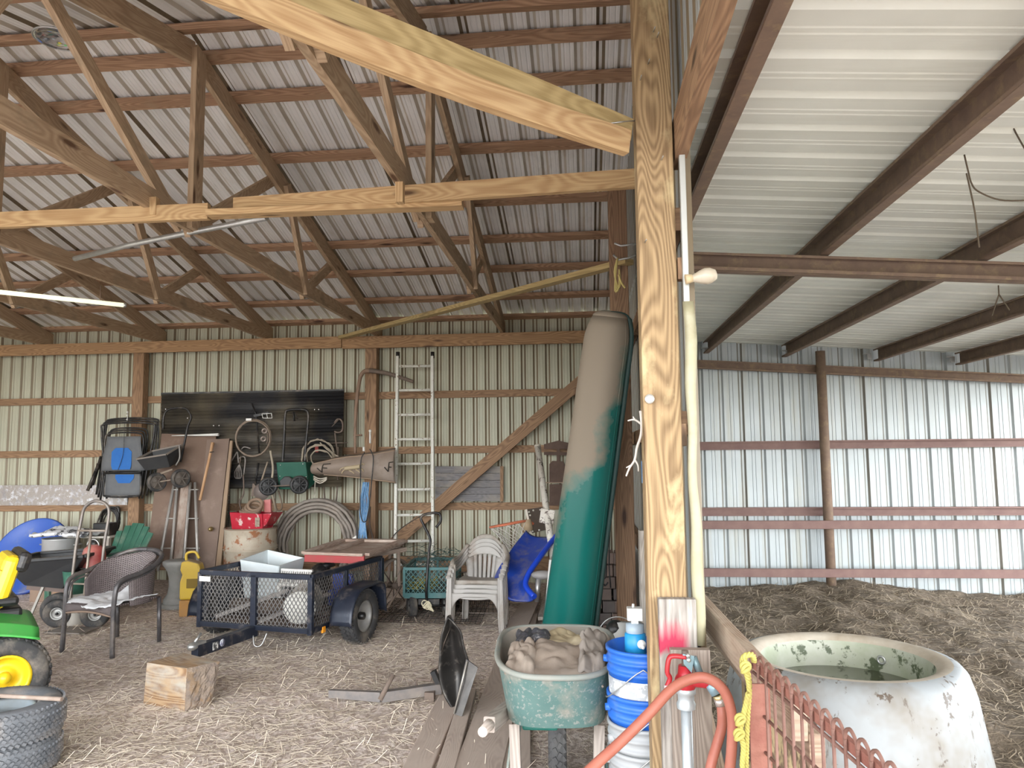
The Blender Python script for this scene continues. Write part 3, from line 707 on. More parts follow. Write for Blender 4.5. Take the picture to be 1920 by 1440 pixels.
# ------------------------------------------------------------------ black poly dump cart
r = thing('dump_cart', 'black plastic dump cart tipped up between the tractor and the hand truck', 'cart', (-5.05, 7.0, 0), R_(12))
def tubpt(u, v):
    pass
mb = MB()
bt = [(-.25, -.25, .38), (.08, -.25, .34), (.08, .25, .34), (-.25, .25, .38)]
tp = [(-.42, -.34, .60), (.30, -.34, .64), (.30, .34, .64), (-.42, .34, .60)]
for q in range(4):
    k = (q+1) % 4; b0 = len(mb.v); mb.v += [V(bt[q]), V(bt[k]), V(tp[k]), V(tp[q])]; mb.face((b0, b0+1, b0+2, b0+3))
b0 = len(mb.v); mb.v += [V(p) for p in bt]; mb.face((b0, b0+1, b0+2, b0+3))
mb.build('tub', M['blackpl'], r, solid=.012)
mb = MB()
for q in range(4): mb.bar(tp[q], tp[(q+1) % 4], .045, .03)
mb.build('rim_lip', M['blackpl'], r, bevel=.006)
MB().bar((-.25, -.2, .35), (.12, -.2, .31), .04, .04).bar((-.25, .2, .35), (.12, .2, .31), .04, .04).build('chassis', plain('cart_frame', (.14, .10, .085), .7), r)
wheel(r, (.06, -.27, .15), .15, .09, .09, PI/2, rm=plain('pale_rim', (.55, .55, .54), .4, .2, col2=(.3, .3, .3), scale=10))
wheel(r, (.06, .27, .15), .15, .09, .09, PI/2)
MB().tube([(.06, -.27, .15), (.06, .27, .15)], .014).bar((-.1, -.22, .36), (-.22, -.24, .02), .035, .02).bar((.05, -.2, .35), (.06, -.2, .15), .03, .02).build('leg', plain('cart_leg', (.36, .34, .31), .5, .3), r)
# things heaped behind the cart and the hand truck
p = PY(40, 1010, 7.9)
r = thing('saucer_sled', 'large blue plastic saucer sled leaning behind the tractor', 'sled', (p.x*8.35/7.9+.08, 8.4, .0), rot=(0, 0, R_(8)))
bl = plain('blue_plastic', (.025, .085, .42), .4, 0, col2=(.05, .12, .40), scale=3, dust=(.22, .22, .27), dustamt=.3)
MT = TR((0, 0, .42), rx=R_(62), ry=R_(-14), sc=(.46, .46, .46))
MB().lathe([(.001, -.1), (.5, -.09), (.85, -.02), (.97, .05), (1.0, .05), (1.0, .02), (.88, -.06), (.5, -.13), (.001, -.14)], 40, MT).build('disc', bl, r)
MB().torus(.995, .025, MT, 48, 8).build('rolled_edge', plain('blue_edge', (.01, .035, .2), .4), r)
r.name = 'saucer_sled'
r = thing('aluminium_pot', 'big dented aluminium pot behind the black cart, papers on top', 'pot', (*PY(113, 1046, 8.0).xy, .0), 0)
MB().lathe([(.001, 0), (.17, 0), (.18, .02), (.185, .36), (.192, .37), (.178, .37), (.172, .03), (.001, .02)], 32, TR((0, 0, .30))).build('pot_body', plain('dull_aluminium', (.50, .51, .52), .35, .35, col2=(.38, .375, .36), scale=4), r)
MB().box((0, 0, .145), (.42, .36, .29)).build('plinth', M['brown_dust'], r, bevel=.01)
for s in (-1, 1): MB().tube(curve_pts([(s*.185, -.05, .60), (s*.225, -.03, .60), (s*.225, .03, .60), (s*.185, .05, .60)], 4), .008, 6).build('handle', M['galv'], r)
def bag(u, v):
    x = -.25+.62*u; y = -.20+.4*v
    return (x, y, .0 + .05*math.sin(PI*u)*math.sin(PI*v) + .035*mnoise.noise(V((u*5, v*4, 7))) + .02*mnoise.noise(V((u*14, v*9, 2))))
p = PY(118, 1008, 8.0)
mb = MB(); mb.grid(bag, 26, 16); mb.v = [q+V((p.x, 8.0, .69+.03)) for q in mb.v]
tag(mb.build('paper_sacks', plain('white_sack', (.74, .75, .76), .7, col2=(.58, .58, .60), scale=7, spots=(.05, .05, .06), spotscale=9, spotamt=.22), solid=.03), 'crumpled white feed sacks lying on the aluminium pot', 'sack')
p = PZ(107, 1147, 0)
r = thing('wooden_crate', 'small brown wooden box behind the hand truck wheel', 'box', (PY(104, 1130, 7.25).x, 7.45, .0), R_(-4))
MB().box((0, 0, .25), (.19, .22, .20)).build('crate_body', plain('box_brown', (.33, .20, .125), .8, col2=(.42, .27, .17), scale=6), r, bevel=.004)
MB().box((0, 0, .075), (.30, .30, .15)).build('plinth', M['brown_dust'], r, bevel=.01)
p = PY(172, 1052, 6.95)
r = thing('red_canister', 'worn red metal canister standing behind the hand truck', 'can', (p.x, 6.98, 0))
rd = plain('worn_red', (.42, .035, .04), .5, .1, col2=(.52, .22, .18), scale=7, dust=(.5, .42, .36), dustamt=.3)
MB().lathe([(.001, .0), (.10, 0), (.105, .02), (.105, .62), (.09, .68), (.04, .72), (.001, .72)], 24).build('can_body', rd, r)
MB().lathe([(.03, .72), (.03, .76), (.001, .76)], 14).build('cap', M['black'], r)
MB().tube(circle_pts((0, -.02, .71), .06, WALLROT, 14, 0, PI), .007, 6).build('handle', M['galv'], r)
# pale sheet and dark tray behind the hand truck
p = PY(165, 1012, 7.6)
r = thing('side_table', 'pale wooden side table behind the hand truck', 'table', (p.x*8.3/7.6+.10, 8.35, 0))
MB().box((0, 0, .66), (.52, .40, .025)).build('table_top', plain('pale_top', (.62, .58, .52), .6), r, bevel=.004)
for sx in (-1, 1):
    for sy in (-1, 1): MB().bar((sx*.22, sy*.16, 0), (sx*.22, sy*.16, .65), .035, .035, up=(0, 1, 0)).build('leg', M['graywood'], r)
tag(MB().box(V(r.location)+V((.14, -.10, .745)), (.2, .16, .14)).build('equipment_box', M['black'], bevel=.01), 'small black box standing on the pale side table', 'box')
# green watering can like tub and white jug under the table
p = PY(132, 1085, 6.72)
r = thing('green_bucket', 'dark green tub hanging low behind the hand truck', 'bucket', (p.x, 6.80, 0))
MB().lathe([(.001, .30), (.08, .30), (.11, .50), (.115, .50), (.085, .29), (.001, .29)], 20).build('tub', gm, r)
MB().lathe([(.001, 0), (.10, 0), (.10, .29), (.001, .29)], 16).build('stump', plain('pale_stump', (.5, .47, .42), .9), r)
MB().tube([(-.16, 0, .51), (.30, 0, .52)], .008, 6).build('rod', M['black'], r)
# urn and yellow can
p = PZ(318, 1146, 0)
r = thing('stone_urn', 'grey cast stone pedestal behind the wicker armchair', 'pedestal', (p.x, p.y+.14, 0))
MB().lathe([(.001, 0), (.155, 0), (.155, .05), (.135, .06), (.135, .10), (.12, .12), (.095, .16), (.085, .24), (.09, .32), (.105, .38), (.135, .43), (.15, .45), (.15, .48), (.13, .49), (.001, .49)], 4*9).build('pedestal_body', plain('cast_stone', (.20, .20, .19), .9, col2=(.30, .295, .28), scale=7, bump=.5), r)
MB().lathe([(.155, .05), (.158, .055), (.155, .06), (.12, .06)], 36).build('base_moulding', plain('cast_stone_b', (.26, .255, .24), .9, col2=(.18, .18, .17), scale=9), r)
p = PY(350, 1112, 7.15)
r = thing('yellow_jug', 'yellow plastic jug with a black grip, behind the stone pedestal', 'jug', (p.x, 7.25, 0), R_(10))
yl = plain('jug_yellow', (.62, .42, .03), .5, 0, col2=(.50, .33, .05), scale=5, topdust=(.30, .23, .15))
mb = MB(); Mj = TR((0, .07, 0), rx=PI/2)
mb.prism([(-.10, .16), (.09, .16), (.10, .20), (.10, .44), (.08, .51), (-.03, .54), (-.09, .53), (-.10, .45), (-.08, .40), (-.10, .33)], .14, Mj)
mb.build('jug_body', yl, r, bevel=.02)
MB().box((0, 0, .08), (.19, .16, .16)).build('plinth', plain('jug_base', (.45, .22, .05), .8, col2=(.3, .17, .08)), r, bevel=.01)
MB().tube(curve_pts([(-.06, 0, .52), (-.06, 0, .60), (.02, 0, .615), (.06, 0, .55)], 5), .014).build('handle', yl, r)
MB().box((.03, -.075, .32), (.12, .012, .09)).build('recess', plain('jug_dark', (.2, .13, .02), .8), r, bevel=.004)
# ------------------------------------------------------------------ things hung on or leaning at the back wall
WY = 9.06
# mottled foam board
a, b = PY(-60, 908, 9.2), PY(236, 947, 9.2)
r = thing('foam_board', 'white mottled foam board fixed low on the back wall behind the folding chairs', 'panel', ((a.x+b.x)/2, 9.235, b.z))
MB().box((0, 0, .13), (b.x-a.x, .02, .26)).build('board_face', plain('mottled_foam', (.74, .75, .78), .5, .2, col2=(.34, .32, .33), scale=9, amt=.25, spots=(.40, .36, .33), spotscale=16, spotamt=.5, bump=.6), r)
# black hanging ribbed panel
q = [PY(303, 738, 9.02), PY(645, 731, 9.02), PY(640, 912, 9.02), PY(303, 918, 9.02)]
r = thing('ribbed_sheet', 'large black ribbed plastic sheet hung on the back wall behind the tools', 'panel', (q[0].x*.5+q[1].x*.5, 9.0, q[3].z))
mt, nt, N, L, bs = _new('black_ribbed'); 
tc = N.new('ShaderNodeTexCoord'); wv = N.new('ShaderNodeTexWave'); wv.bands_direction = 'Z'; wv.inputs['Scale'].default_value = 9.5; L.new(tc.outputs['Object'], wv.inputs['Vector'])
nz = N.new('ShaderNodeTexNoise'); nz.inputs['Scale'].default_value = 1.4; nz.inputs['Detail'].default_value = 6; L.new(tc.outputs['Object'], nz.inputs['Vector'])
rp = N.new('ShaderNodeValToRGB'); L.new(nz.outputs['Fac'], rp.inputs[0]); rp.color_ramp.elements[0].position = .42; rp.color_ramp.elements[0].color = (.018, .018, .02, 1); rp.color_ramp.elements[1].position = .68; rp.color_ramp.elements[1].color = (.14, .115, .075, 1)
L.new(rp.outputs[0], bs.inputs['Base Color']); bs.inputs['Roughness'].default_value = .55
bp = N.new('ShaderNodeBump'); bp.inputs['Strength'].default_value = .8; bp.inputs['Distance'].default_value = .01; L.new(wv.outputs['Fac'], bp.inputs['Height']); L.new(bp.outputs[0], bs.inputs['Normal'])
mb = MB(); n_ = 60
def pan(u, v):
    t = q[3].lerp(q[2], u).lerp(q[0].lerp(q[1], u), v); return t + V((0, .006*math.cos(v*n_*PI), 0))
mb.grid(pan, 1, 120); mb.build('panel_sheet', mt, r, world=True, solid=.01)
mb = MB().bar(q[0], q[1], .03, .02); mb.build('top_edge', M['black'], r, world=True)
mb = MB()
for (x, y) in ((311, 767), (320, 767), (352, 784), (590, 768), (598, 768), (401, 798), (411, 798)): mb.ball(PY(x, y, 8.98), .011, 8, 6)
mb.build('screw_head', plain('screw', (.85, .85, .85), .2, .9), r, world=True)
# leaning brown sheets
def slab(name, lb, cat, px, depthb, deptht, th, mat):
    """four pixels: bottom-left, bottom-right, top-right, top-left"""
    B = [PY(*px[0], depthb), PY(*px[1], depthb), PY(*px[2], deptht), PY(*px[3], deptht)]
    nn = (B[1]-B[0]).cross(B[3]-B[0]).normalized()
    if nn.y > 0: nn = -nn
    mb = MB(); mb.hexa([B[0], B[1], B[1]-nn*th, B[0]-nn*th, B[3], B[2], B[2]-nn*th, B[3]-nn*th])
    return tag(mb.build(name, mat, bevel=.003), lb, cat)
M['brownsheet'] = plain('brown_hardboard', (.15, .095, .07), .8, col2=(.20, .135, .10), scale=2.5, dust=(.26, .19, .15), dustamt=.3)
M['doorwood'] = plain('brown_door', (.17, .115, .088), .7, col2=(.23, .165, .13), scale=3, dust=(.30, .23, .19), dustamt=.25)
slab('hardboard_sheet', 'wide brown hardboard sheet leaning on the wall behind the pale rack', 'panel', ((272, 1062), (400, 1068), (405, 815), (303, 813)), 8.60, 8.955, .008, M['brownsheet'])
r = thing('old_door', 'narrow brown door plank with a small brass knob leaning right of the pale rack', 'door', PY(385, 1070, 8.45))
o = slab('door_panel', 'x', 'x', ((362, 1068), (402, 1070), (430, 822), (388, 824)), 8.47, 8.90, .035, M['doorwood']); o.parent = r; o.location = o.location - r.location; del o['label']; del o['category']
o = slab('door_edge', 'x', 'x', ((403, 1071), (413, 1071), (436, 826), (431, 826)), 8.46, 8.89, .03, plain('door_edge', (.31, .215, .14), .7)); o.parent = r; o.location = o.location - r.location; del o['label']; del o['category']
q = PY(395, 992, 8.55)
MB().lathe([(.001, -.035), (.020, -.03), (.022, -.015), (.010, 0), (.028, .004), (.028, .010)], 16, TR(q, rx=-PI/2)).build('knob', plain('brass', (.55, .42, .2), .35, .8), r, world=True)
# pale rack of tubes
r = thing('tube_rack', 'rack of four pale tubes with cross rungs leaning against the brown sheets', 'rack', PZ(340, 1062, 0))
def dpt(y): return 8.30 + .45*(1080-y)/180
pale = plain('pale_tube', (.50, .49, .47), .4, .3, col2=(.36, .33, .30), scale=9)
for (x0, x1) in ((327, 296), (333, 319), (357, 343), (366, 371)):
    MB().tube([PY(x0, 905, dpt(905)), PY(x1, 1070, dpt(1070))], .017, 10).build('tube', pale, r, world=True)
for y, xa, xb in ((918, 322, 334), (918, 354, 372), (972, 311, 330), (972, 350, 372), (1028, 302, 324), (1028, 346, 374)):
    MB().tube([PY(xa, y, dpt(y)-.01), PY(xb, y, dpt(y)-.01)], .008, 6).build('rung', pale, r, world=True)
a, b = PY(349, 900, 8.76), PY(333, 1070, 8.36)
tag(MB().bar(a, b, .10, .035, up=(0, -1, 0)).build('wood_stake', wood('stake', (.20, .13, .10), (.33, .24, .19), dust=(.4, .33, .28))), 'brown weathered stake standing between the pale tubes', 'stake')
a, b = PY(399, 830, 8.80), PY(375, 938, 8.62)
r = thing('wooden_pole', 'orange wooden tool handle leaning on the brown door plank', 'pole', b)
MB().tube([a, a.lerp(b, .12), b], [.022, .017, .016], 10).build('shaft', wood('handle_wood', (.40, .22, .11), (.58, .36, .20)), r, world=True)
MB().tube([a.lerp(b, .17)+V((.0, -.02, 0)), a.lerp(b, .17)+V((.05, -.02, .005))], .007, 6).build('peg', M['black'], r, world=True)
a, b = PY(322, 817, 8.86), PY(410, 815, 8.86)
tag(MB().tube([a, a.lerp(b, .8), b], [.004, .016, .018], 10).build('white_spike', plain('white_spike', (.78, .77, .74), .35)), 'long white tapered spike hanging level on the black panel', 'spike')
# folded reclining chairs hung on the first post
def folding(k):
    y = 8.99 - .075*k; o = V((.028*(2-k), 0, -.035*k))
    lb = ('rearmost black framed folding recliner hung flat against the wall post', 'middle black framed folding recliner of the three hung on the wall post', 'front folding recliner with gray fabric and blue patches hung on the wall post')[k]
    base = PY(232, 924, y)
    r = thing('folding_recliner', lb, 'chair', (base.x, y, base.z), group='hung folding recliners')
    W0, Ht = .32, .92
    fr = curve_pts([(-.42+.06*k, 0, -.02), (-.36+.04*k, 0, .45), (-W0, 0, Ht-.10), (-W0+.06, 0, Ht), (W0-.02, 0, Ht), (W0+.05, 0, Ht-.10), (W0+.04-.03*k, 0, .40), (W0-.02-.03*k, 0, .0)], 5)
    MB().tube([V(p)+o for p in fr], .0125, 8).build('frame_tube', M['black'], r)
    fr = curve_pts([(-.20, -.03, .0), (-.24, -.03, .5), (-.25, -.03, Ht-.2), (-.18, -.03, Ht-.12), (.18, -.03, Ht-.12), (.25, -.03, Ht-.2), (.24, -.03, .5), (.22, -.03, .0)], 5)
    MB().tube([V(p)+o for p in fr], .011, 8).build('inner_frame', M['black'], r)
    MB().tube([V((-.36, -.02, .46-.06*k))+o, V((-.44, -.05, .10))+o], .02, 8).build('armrest', M['black'], r)
    fab = plain('gray_fabric', (.115, .12, .13), .8, col2=(.15, .155, .16), scale=8) if k == 2 else M['black']
    if k == 2:
        MB().grid(lambda u, v: (-.24+.50*u+.02*math.cos(v*PI)*(u-.5)*3, -.05-.012*math.sin(PI*v), .27+.42*v), 8, 8).build('upper_fabric', fab, r, solid=.006)
        MB().grid(lambda u, v: (-.20+.46*u, -.065, -.03+.26*v), 8, 6).build('lower_fabric', fab, r, solid=.006)
        blue = plain('blue_fabric', (.012, .11, .40), .7, col2=(.02, .15, .46), scale=6)
        def rr(x0, x1, z0, z1, yy, c=.05):
            return MB().prism([(x0+c*.3, z0), (x1-c*.3, z0), (x1, z0+c), (x1, z1-c), (x1-c, z1), (x0+c, z1), (x0, z1-c), (x0, z0+c)], .004, TR((0, yy, 0), rx=PI/2))
        rr(-.13, .13, .285, .55, -.069).build('blue_patch', blue, r)
        MB().prism([(-.03, .12), (.12, .12), (.17, .18), (.17, .225), (-.07, .225), (-.07, .18)], .004, TR((0, -.07, 0), rx=PI/2)).build('blue_patch', blue, r)
        MB().tube(curve_pts([(-.21, -.07, .23), (-.22, -.07, .02), (-.17, -.07, -.04), (.2, -.07, -.04), (.26, -.07, .02), (.26, -.07, .23), ], 5), .012, 8).build('foot_bar', M['black'], r)
        MB().tube([(-.22, -.075, .245), (.26, -.075, .245)], .011, 8).build('hinge_bar', M['black'], r)
        cd = curve_pts([(.03, -.085, .85), (.03, -.085, .5), (-.03, -.085, .28)], 8); MB().tube(cd, .003, 5).build('cord', M['black'], r)
        MB().tube([(.03, -.03, .88), (.035, -.03, .98)], .004, 5).ball((.035, -.04, .95), .012, 8, 6).ball((.035, -.04, .90), .012, 8, 6).ball((.035, -.04, .99), .013, 8, 6).build('hang_chain', plain('chain_white', (.8, .8, .78), .3, .5), r)
    else:
        MB().grid(lambda u, v: (-.24+.50*u, -.012, .15+.45*v), 6, 6).build('upper_fabric', fab, r, solid=.006)
for k in range(3): folding(k)
# black seed spreader hung by its handle
base = PY(300, 905, 8.78)
r = thing('black_spreader', 'black wheeled seed spreader hanging by its handle left of the white spike', 'spreader', (base.x, 8.80, base.z))
def wp(x, y, d=8.80): return PY(x, y, d) - V(r.location)
mb = MB()
top = [wp(256, 861, 8.50), wp(312, 852, 8.50), wp(341, 834, 8.70), wp(285, 846, 8.70)]; bot = [wp(273, 882, 8.55), wp(318, 875, 8.55), wp(333, 866, 8.68), wp(292, 872, 8.68)]
for i in range(4):
    k = (i+1) % 4; b0 = len(mb.v); mb.v += [bot[i], bot[k], top[k], top[i]]; mb.face((b0, b0+1, b0+2, b0+3))
b0 = len(mb.v); mb.v += bot; mb.face((b0, b0+1, b0+2, b0+3)); mb.build('hopper', M['blackpl'], r, solid=.008)
mb = MB()
for i in range(4): mb.bar(top[i], top[(i+1) % 4], .02, .018)
mb.build('hopper_rim', plain('rim_dusty', (.20, .17, .145), .7), r)
MB().tube(curve_pts([wp(306, 805), wp(307, 782), wp(316, 768), wp(345, 765), wp(356, 775), wp(358, 785), wp(352, 800), wp(346, 830), wp(338, 866)], 5), .014, 8).build('handle', M['black'], r)
MB().tube(curve_pts([wp(336, 835, 8.6), wp(337, 858, 8.56), wp(330, 872, 8.60)], 5), .009, 6).build('bail', plain('bail_grey', (.3, .28, .26), .5), r)
for (x, y, d) in ((294, 904, 8.56), (339, 897, 8.58)):
    wc = wp(x, y, d)
    wheel(r, wc, .112, .06, .080, R_(-38), rm=plain('wheel_dusty', (.12, .10, .085), .7))
    sp_ = MB()
    for a in range(6): sp_.bar((-.03, 0, 0), (-.034, .08*math.cos(a*PI/3), .08*math.sin(a*PI/3)), .016, .012)
    o = sp_.build('spokes', bpy.data.materials['wheel_dusty'], r); o.location = wc; o.rotation_euler = (0, 0, R_(-38)+PI)
MB().tube([wp(294, 904, 8.56), wp(339, 897, 8.58)], .008, 6).tube([wp(296, 890, 8.58), wp(324, 880, 8.58)], .014, 6).build('axle', plain('axle_rust', (.28, .22, .17), .7), r)
# hose coil with white tag
c = PY(475, 821, 8.90)
r = thing('hose_coil', 'round coil of tan tubing with a white tag hanging on the black panel', 'coil', c)
tan = plain('tan_tube', (.30, .235, .18), .7, col2=(.22, .165, .125), scale=12)
mb = MB()
for k in range(4): mb.tube(circle_pts((.004*k, -.012*k, -.003*k), .225+.006*(k % 2)-.005*k, WALLROT, 36, wob=.012), .0085, 6, closed=True)
mb.build('tubing', tan, r)
MB().box((-.035, -.06, .222), (.07, .01, .028)).build('tag', M['white'], r)
# small tools on the panel
def wpoly(name, lb, cat, pts, rad, mat, d=8.93, seg=6, n=5, group=None):
    P = curve_pts([PY(x, y, d) for x, y in pts], n) if n else [PY(x, y, d) for x, y in pts]
    return tag(MB().tube(P, rad, seg).build(name, mat), lb, cat, group)
M['rustdk'] = plain('dark_rust', (.13, .10, .085), .8, .2, col2=(.22, .165, .13), scale=15)
def chain(name, lb, x0, y0, y1, d=8.92):
    mb = MB(); a = PY(x0, y0, d); b = PY(x0-3, y1, d); n = int((a-b).length/.028)
    for i in range(n):
        c = a.lerp(b, i/n); Rm = Matrix.Rotation(PI/2*(i % 2), 3, 'Z') @ Matrix.Rotation(PI/2, 3, 'X')
        pts = [c + Rm @ V((.008*math.cos(t), .019*math.sin(t), 0)) for t in [2*PI*k/10 for k in range(10)]]
        mb.tube(pts, .0032, 5, closed=True)
    return tag(mb.build(name, plain('chain_steel', (.10, .09, .085), .6, .4)), lb, 'chain')
chain('hanging_chain', 'long dark chain hanging at the right side of the old door', 431, 832, 1000)
q = PY(485, 775, 8.9)
r = thing('long_pruner', 'black long-handled tool hanging behind the tubing coil', 'tool', (PY(478, 800, 8.9)))
MB().tube([PY(472, 756, 8.95), PY(480, 776, 8.95), PY(486, 850, 8.95)], .011, 6).build('shaft', M['black'], r, world=True)
MB().bar(PY(476, 780, 8.93), PY(504, 774, 8.93), .02, .03).build('head', M['black'], r, world=True)
mb = MB(); A = [PY(x, y, 8.90) for x, y in ((491, 776), (509, 775), (510, 784), (493, 784))]
for i in range(4): mb.bar(A[i], A[(i+1) % 4], .006, .006)
mb.bar(A[0].lerp(A[1], .5), A[2].lerp(A[3], .5), .005, .005).build('white_cage', M['white'], r, world=True)
r = thing('pulley_block', 'small grey double pulley hanging inside the tubing coil', 'pulley', PY(498, 820, 8.88))
for (x, y) in ((496, 808), (494, 823)): MB().torus(.026, .011, TR(PY(x, y, 8.86), rx=PI/2+.3, rz=.5), 20, 8).build('sheave', plain('pulley_grey', (.36, .30, .27), .5, .5), r, world=True)
MB().tube(curve_pts([PY(x, y, 8.88) for x, y in ((494, 805), (501, 812), (503, 822), (500, 832))], 4), .009, 6).build('strap', M['rustdk'], r, world=True)
for i, (pts, lb) in enumerate(((((452, 843), (458, 838), (470, 841)), 'short bent hook below the left of the tubing coil'), (((433, 866), (440, 855), (445, 848), (447, 868)), 'small forked tool hanging beside the chain'), (((448, 860), (455, 856), (460, 862), (457, 890)), 'thin wire hook hanging over the whisk'))):
    wpoly('wire_hook', lb, 'hook', pts, .008, plain('hook_grey', (.3, .27, .25), .6, .4) if i == 0 else bpy.data.materials['hook_grey'])
r = thing('wire_whisk', 'rusty wire whisk hanging below the tubing coil', 'whisk', PY(446, 890, 8.9))
mb = MB()
for k in range(5): mb.tube(curve_pts([PY(449, 870, 8.9), PY(440+3.2*k, 885, 8.9), PY(441+2.6*k, 896, 8.9), PY(447, 897, 8.9)], 5), .0035, 5)
mb.build('wires', bpy.data.materials['hook_grey'], r, world=True)
MB().tube([PY(449, 871, 8.9), PY(452, 855, 8.9)], .007, 6).build('grip', M['rustdk'], r, world=True)
wpoly('leather_strap', 'tan leather strap loop hanging from the wire hook to the toolbox', 'strap', ((456, 890), (457, 925), (449, 940), (452, 955)), .009, M['rustdk'], 8.86)
wpoly('leather_strap', 'pale worn strap hanging long beside the green spreader', 'strap', ((507, 845), (512, 880), (508, 915), (515, 945), (518, 985), (516, 1045)), .014, plain('pale_strap', (.40, .34, .26), .8), 8.87)
wpoly('leather_strap', 'narrow pale strap running diagonally behind the dark disc', 'strap', ((502, 866), (494, 890), (487, 912)), .011, plain('diag_strap', (.30, .24, .18), .8), 8.90, n=0)
wpoly('leather_strap', 'brown strap loop hanging right of the green spreader wheel', 'strap', ((522, 920), (529, 950), (520, 957), (514, 935)), .010, plain('loop_strap', (.24, .18, .13), .8), 8.86)
r = thing('trowel', 'dark bladed hand tool hanging beside the pale strap', 'trowel', PY(480, 900, 8.91))
MB().tube([PY(485, 868, 8.93), PY(478, 910, 8.93)], .012, 6).build('shaft', M['black'], r, world=True)
MB().prism([(-.03, -.10), (.02, -.10), (.035, .02), (-.01, .06)], .012, TR(PY(476, 915, 8.93), rx=PI/2)).build('blade', M['rustdk'], r, world=True)
c = PY(491, 922, 8.84)
r = thing('round_disc', 'round dark metal disc hanging left of the green spreader wheels', 'disc', c)
MB().lathe([(.001, 0), (.098, 0), (.102, .006), (.098, .012), (.001, .012)], 30, TR(rx=PI/2)).build('plate', plain('disc_dark', (.16, .13, .12), .5, .4, col2=(.22, .18, .16), scale=5), r)
MB().bar((-.03, -.016, .01), (.05, -.016, -.02), .008, .004).build('scratch', plain('scratch', (.4, .36, .33), .5), r)
# green drop spreader
base = PY(540, 925, 8.75)
r = thing('green_spreader', 'green wheeled lawn spreader hanging by a black loop handle on the panel', 'spreader', (base.x, 8.80, base.z))
def wp(x, y, d=8.82): return PY(x, y, d) - V(r.location)
gp = plain('spreader_green', (.008, .085, .055), .45, 0, col2=(.02, .11, .075), scale=5, dust=(.12, .14, .11), dustamt=.2)
f4 = [wp(518, 867, 8.72), wp(573, 866, 8.72), wp(579, 918, 8.78), wp(523, 918, 8.78)]; k4 = [wp(520, 867, 8.92), wp(585, 866, 8.92), wp(592, 905, 8.92), wp(524, 912, 8.92)]
MB().hexa([f4[3], f4[2], k4[2], k4[3], f4[0], f4[1], k4[1], k4[0]]).build('hopper', gp, r, bevel=.012)
MB().tube(curve_pts([wp(530, 866), wp(531, 850), wp(533, 820), wp(535, 778), wp(541, 769), wp(570, 768), wp(578, 776), wp(577, 800), wp(573, 840), wp(572, 866)], 5), .017, 8).build('handle', M['black'], r)
MB().tube([wp(550, 772, 8.76), wp(552, 790, 8.76)], .012, 6).tube([wp(552, 772, 8.75), wp(558, 786, 8.75)], .008, 6).build('control_lever', M['black'], r)
for (x, y, d) in ((503, 912, 8.66), (561, 909, 8.66)):
    wc = wp(x, y, d)
    wheel(r, wc, .108, .05, .07, R_(-62), tm=M['blackpl'], rm=M['blackpl'])
    sp_ = MB()
    for a in range(8): sp_.bar((-.034, .02*math.cos(a*PI/4), .02*math.sin(a*PI/4)), (-.034, .09*math.cos(a*PI/4), .09*math.sin(a*PI/4)), .016, .012)
    o = sp_.build('spokes', M['blackpl'], r); o.location = wc; o.rotation_euler = (0, 0, R_(-62)+PI)
MB().tube([wp(503, 912, 8.66), wp(561, 909, 8.66)], .009, 6).build('axle', M['rustdk'], r)
MB().prism([(-.07, -.05), (.07, -.05), (.09, .02), (.03, .075), (-.03, .075), (-.09, .02)], .05, TR(wp(540, 905, 8.72), rx=PI/2)).build('gear_case', M['blackpl'], r, bevel=.01)
for p_ in ((526, 872), (568, 870), (525, 893), (563, 892), (574, 894)): MB().ball(wp(*p_, 8.705), .007, 8, 6).build('screw_head', bpy.data.materials['screw'], r)
# rope coil, clamp
c = PY(598, 855, 8.88)
mb = MB()
for k in range(8): mb.tube(circle_pts(c+V((.012*k-.02, -.010*k, -.006*k)), .20+.016*((k*7) % 3)-.012*k, WALLROT @ Matrix.Rotation(.09*k, 3, 'X'), 28, wob=.05), .0065, 6, closed=True)
mb.tube(curve_pts([c+V((.03, -.05, .16)), c+V((.14, -.05, .06)), c+V((.26, -.05, -.01))], 5), .008, 6)
tag(mb.build('rope_coil', plain('beige_rope', (.40, .345, .27), .8, col2=(.3, .25, .19), scale=25)), 'loose coil of beige rope hanging behind the carved hide bag', 'rope')
tag(MB().box(PY(594, 842, 8.96), (.045, .02, .08)).build('red_tag', plain('red_tag', (.42, .06, .05), .5), bevel=.008), 'small red tag inside the beige rope coil', 'tag')
mb = MB(); 
for k in range(3): mb.tube(curve_pts([PY(588, 893+3*k, 8.84), PY(600, 898+4*k, 8.82), PY(613, 895+2*k, 8.84)], 5), .008, 6)
mb.tube([PY(591, 898, 8.84), PY(590, 925, 8.84)], .007, 6); mb.torus(.013, .004, TR(PY(589, 930, 8.84), rx=PI/2), 14, 6)
tag(mb.build('pale_twine', plain('pale_cord', (.55, .50, .42), .7)), 'pale twine ends with a white hook below the hide bag', 'twine')
r = thing('c_clamp', 'rusty C clamp hanging at the right end of the black panel', 'clamp', PY(634, 800, 8.93))
MB().tube(curve_pts([PY(x, y, 8.93) for x, y in ((627, 793), (633, 786), (640, 788), (643, 798), (641, 808), (634, 811), (627, 809))], 4), .011, 6).build('clamp_frame', M['rustdk'], r, world=True)
MB().tube([PY(628, 812, 8.93), PY(633, 850, 8.93)], .010, 6).tube([PY(622, 800, 8.92), PY(636, 786, 8.92)], .005, 5).tube([PY(618, 831, 8.92), PY(652, 830, 8.92)], .006, 6).build('screw', M['rustdk'], r, world=True)
tag(MB().tube([PY(634, 838, 8.93), PY(633, 900, 8.93)], .010, 6).build('pry_bar', M['rustdk']), 'thin rusty bar hanging below the C clamp', 'bar')
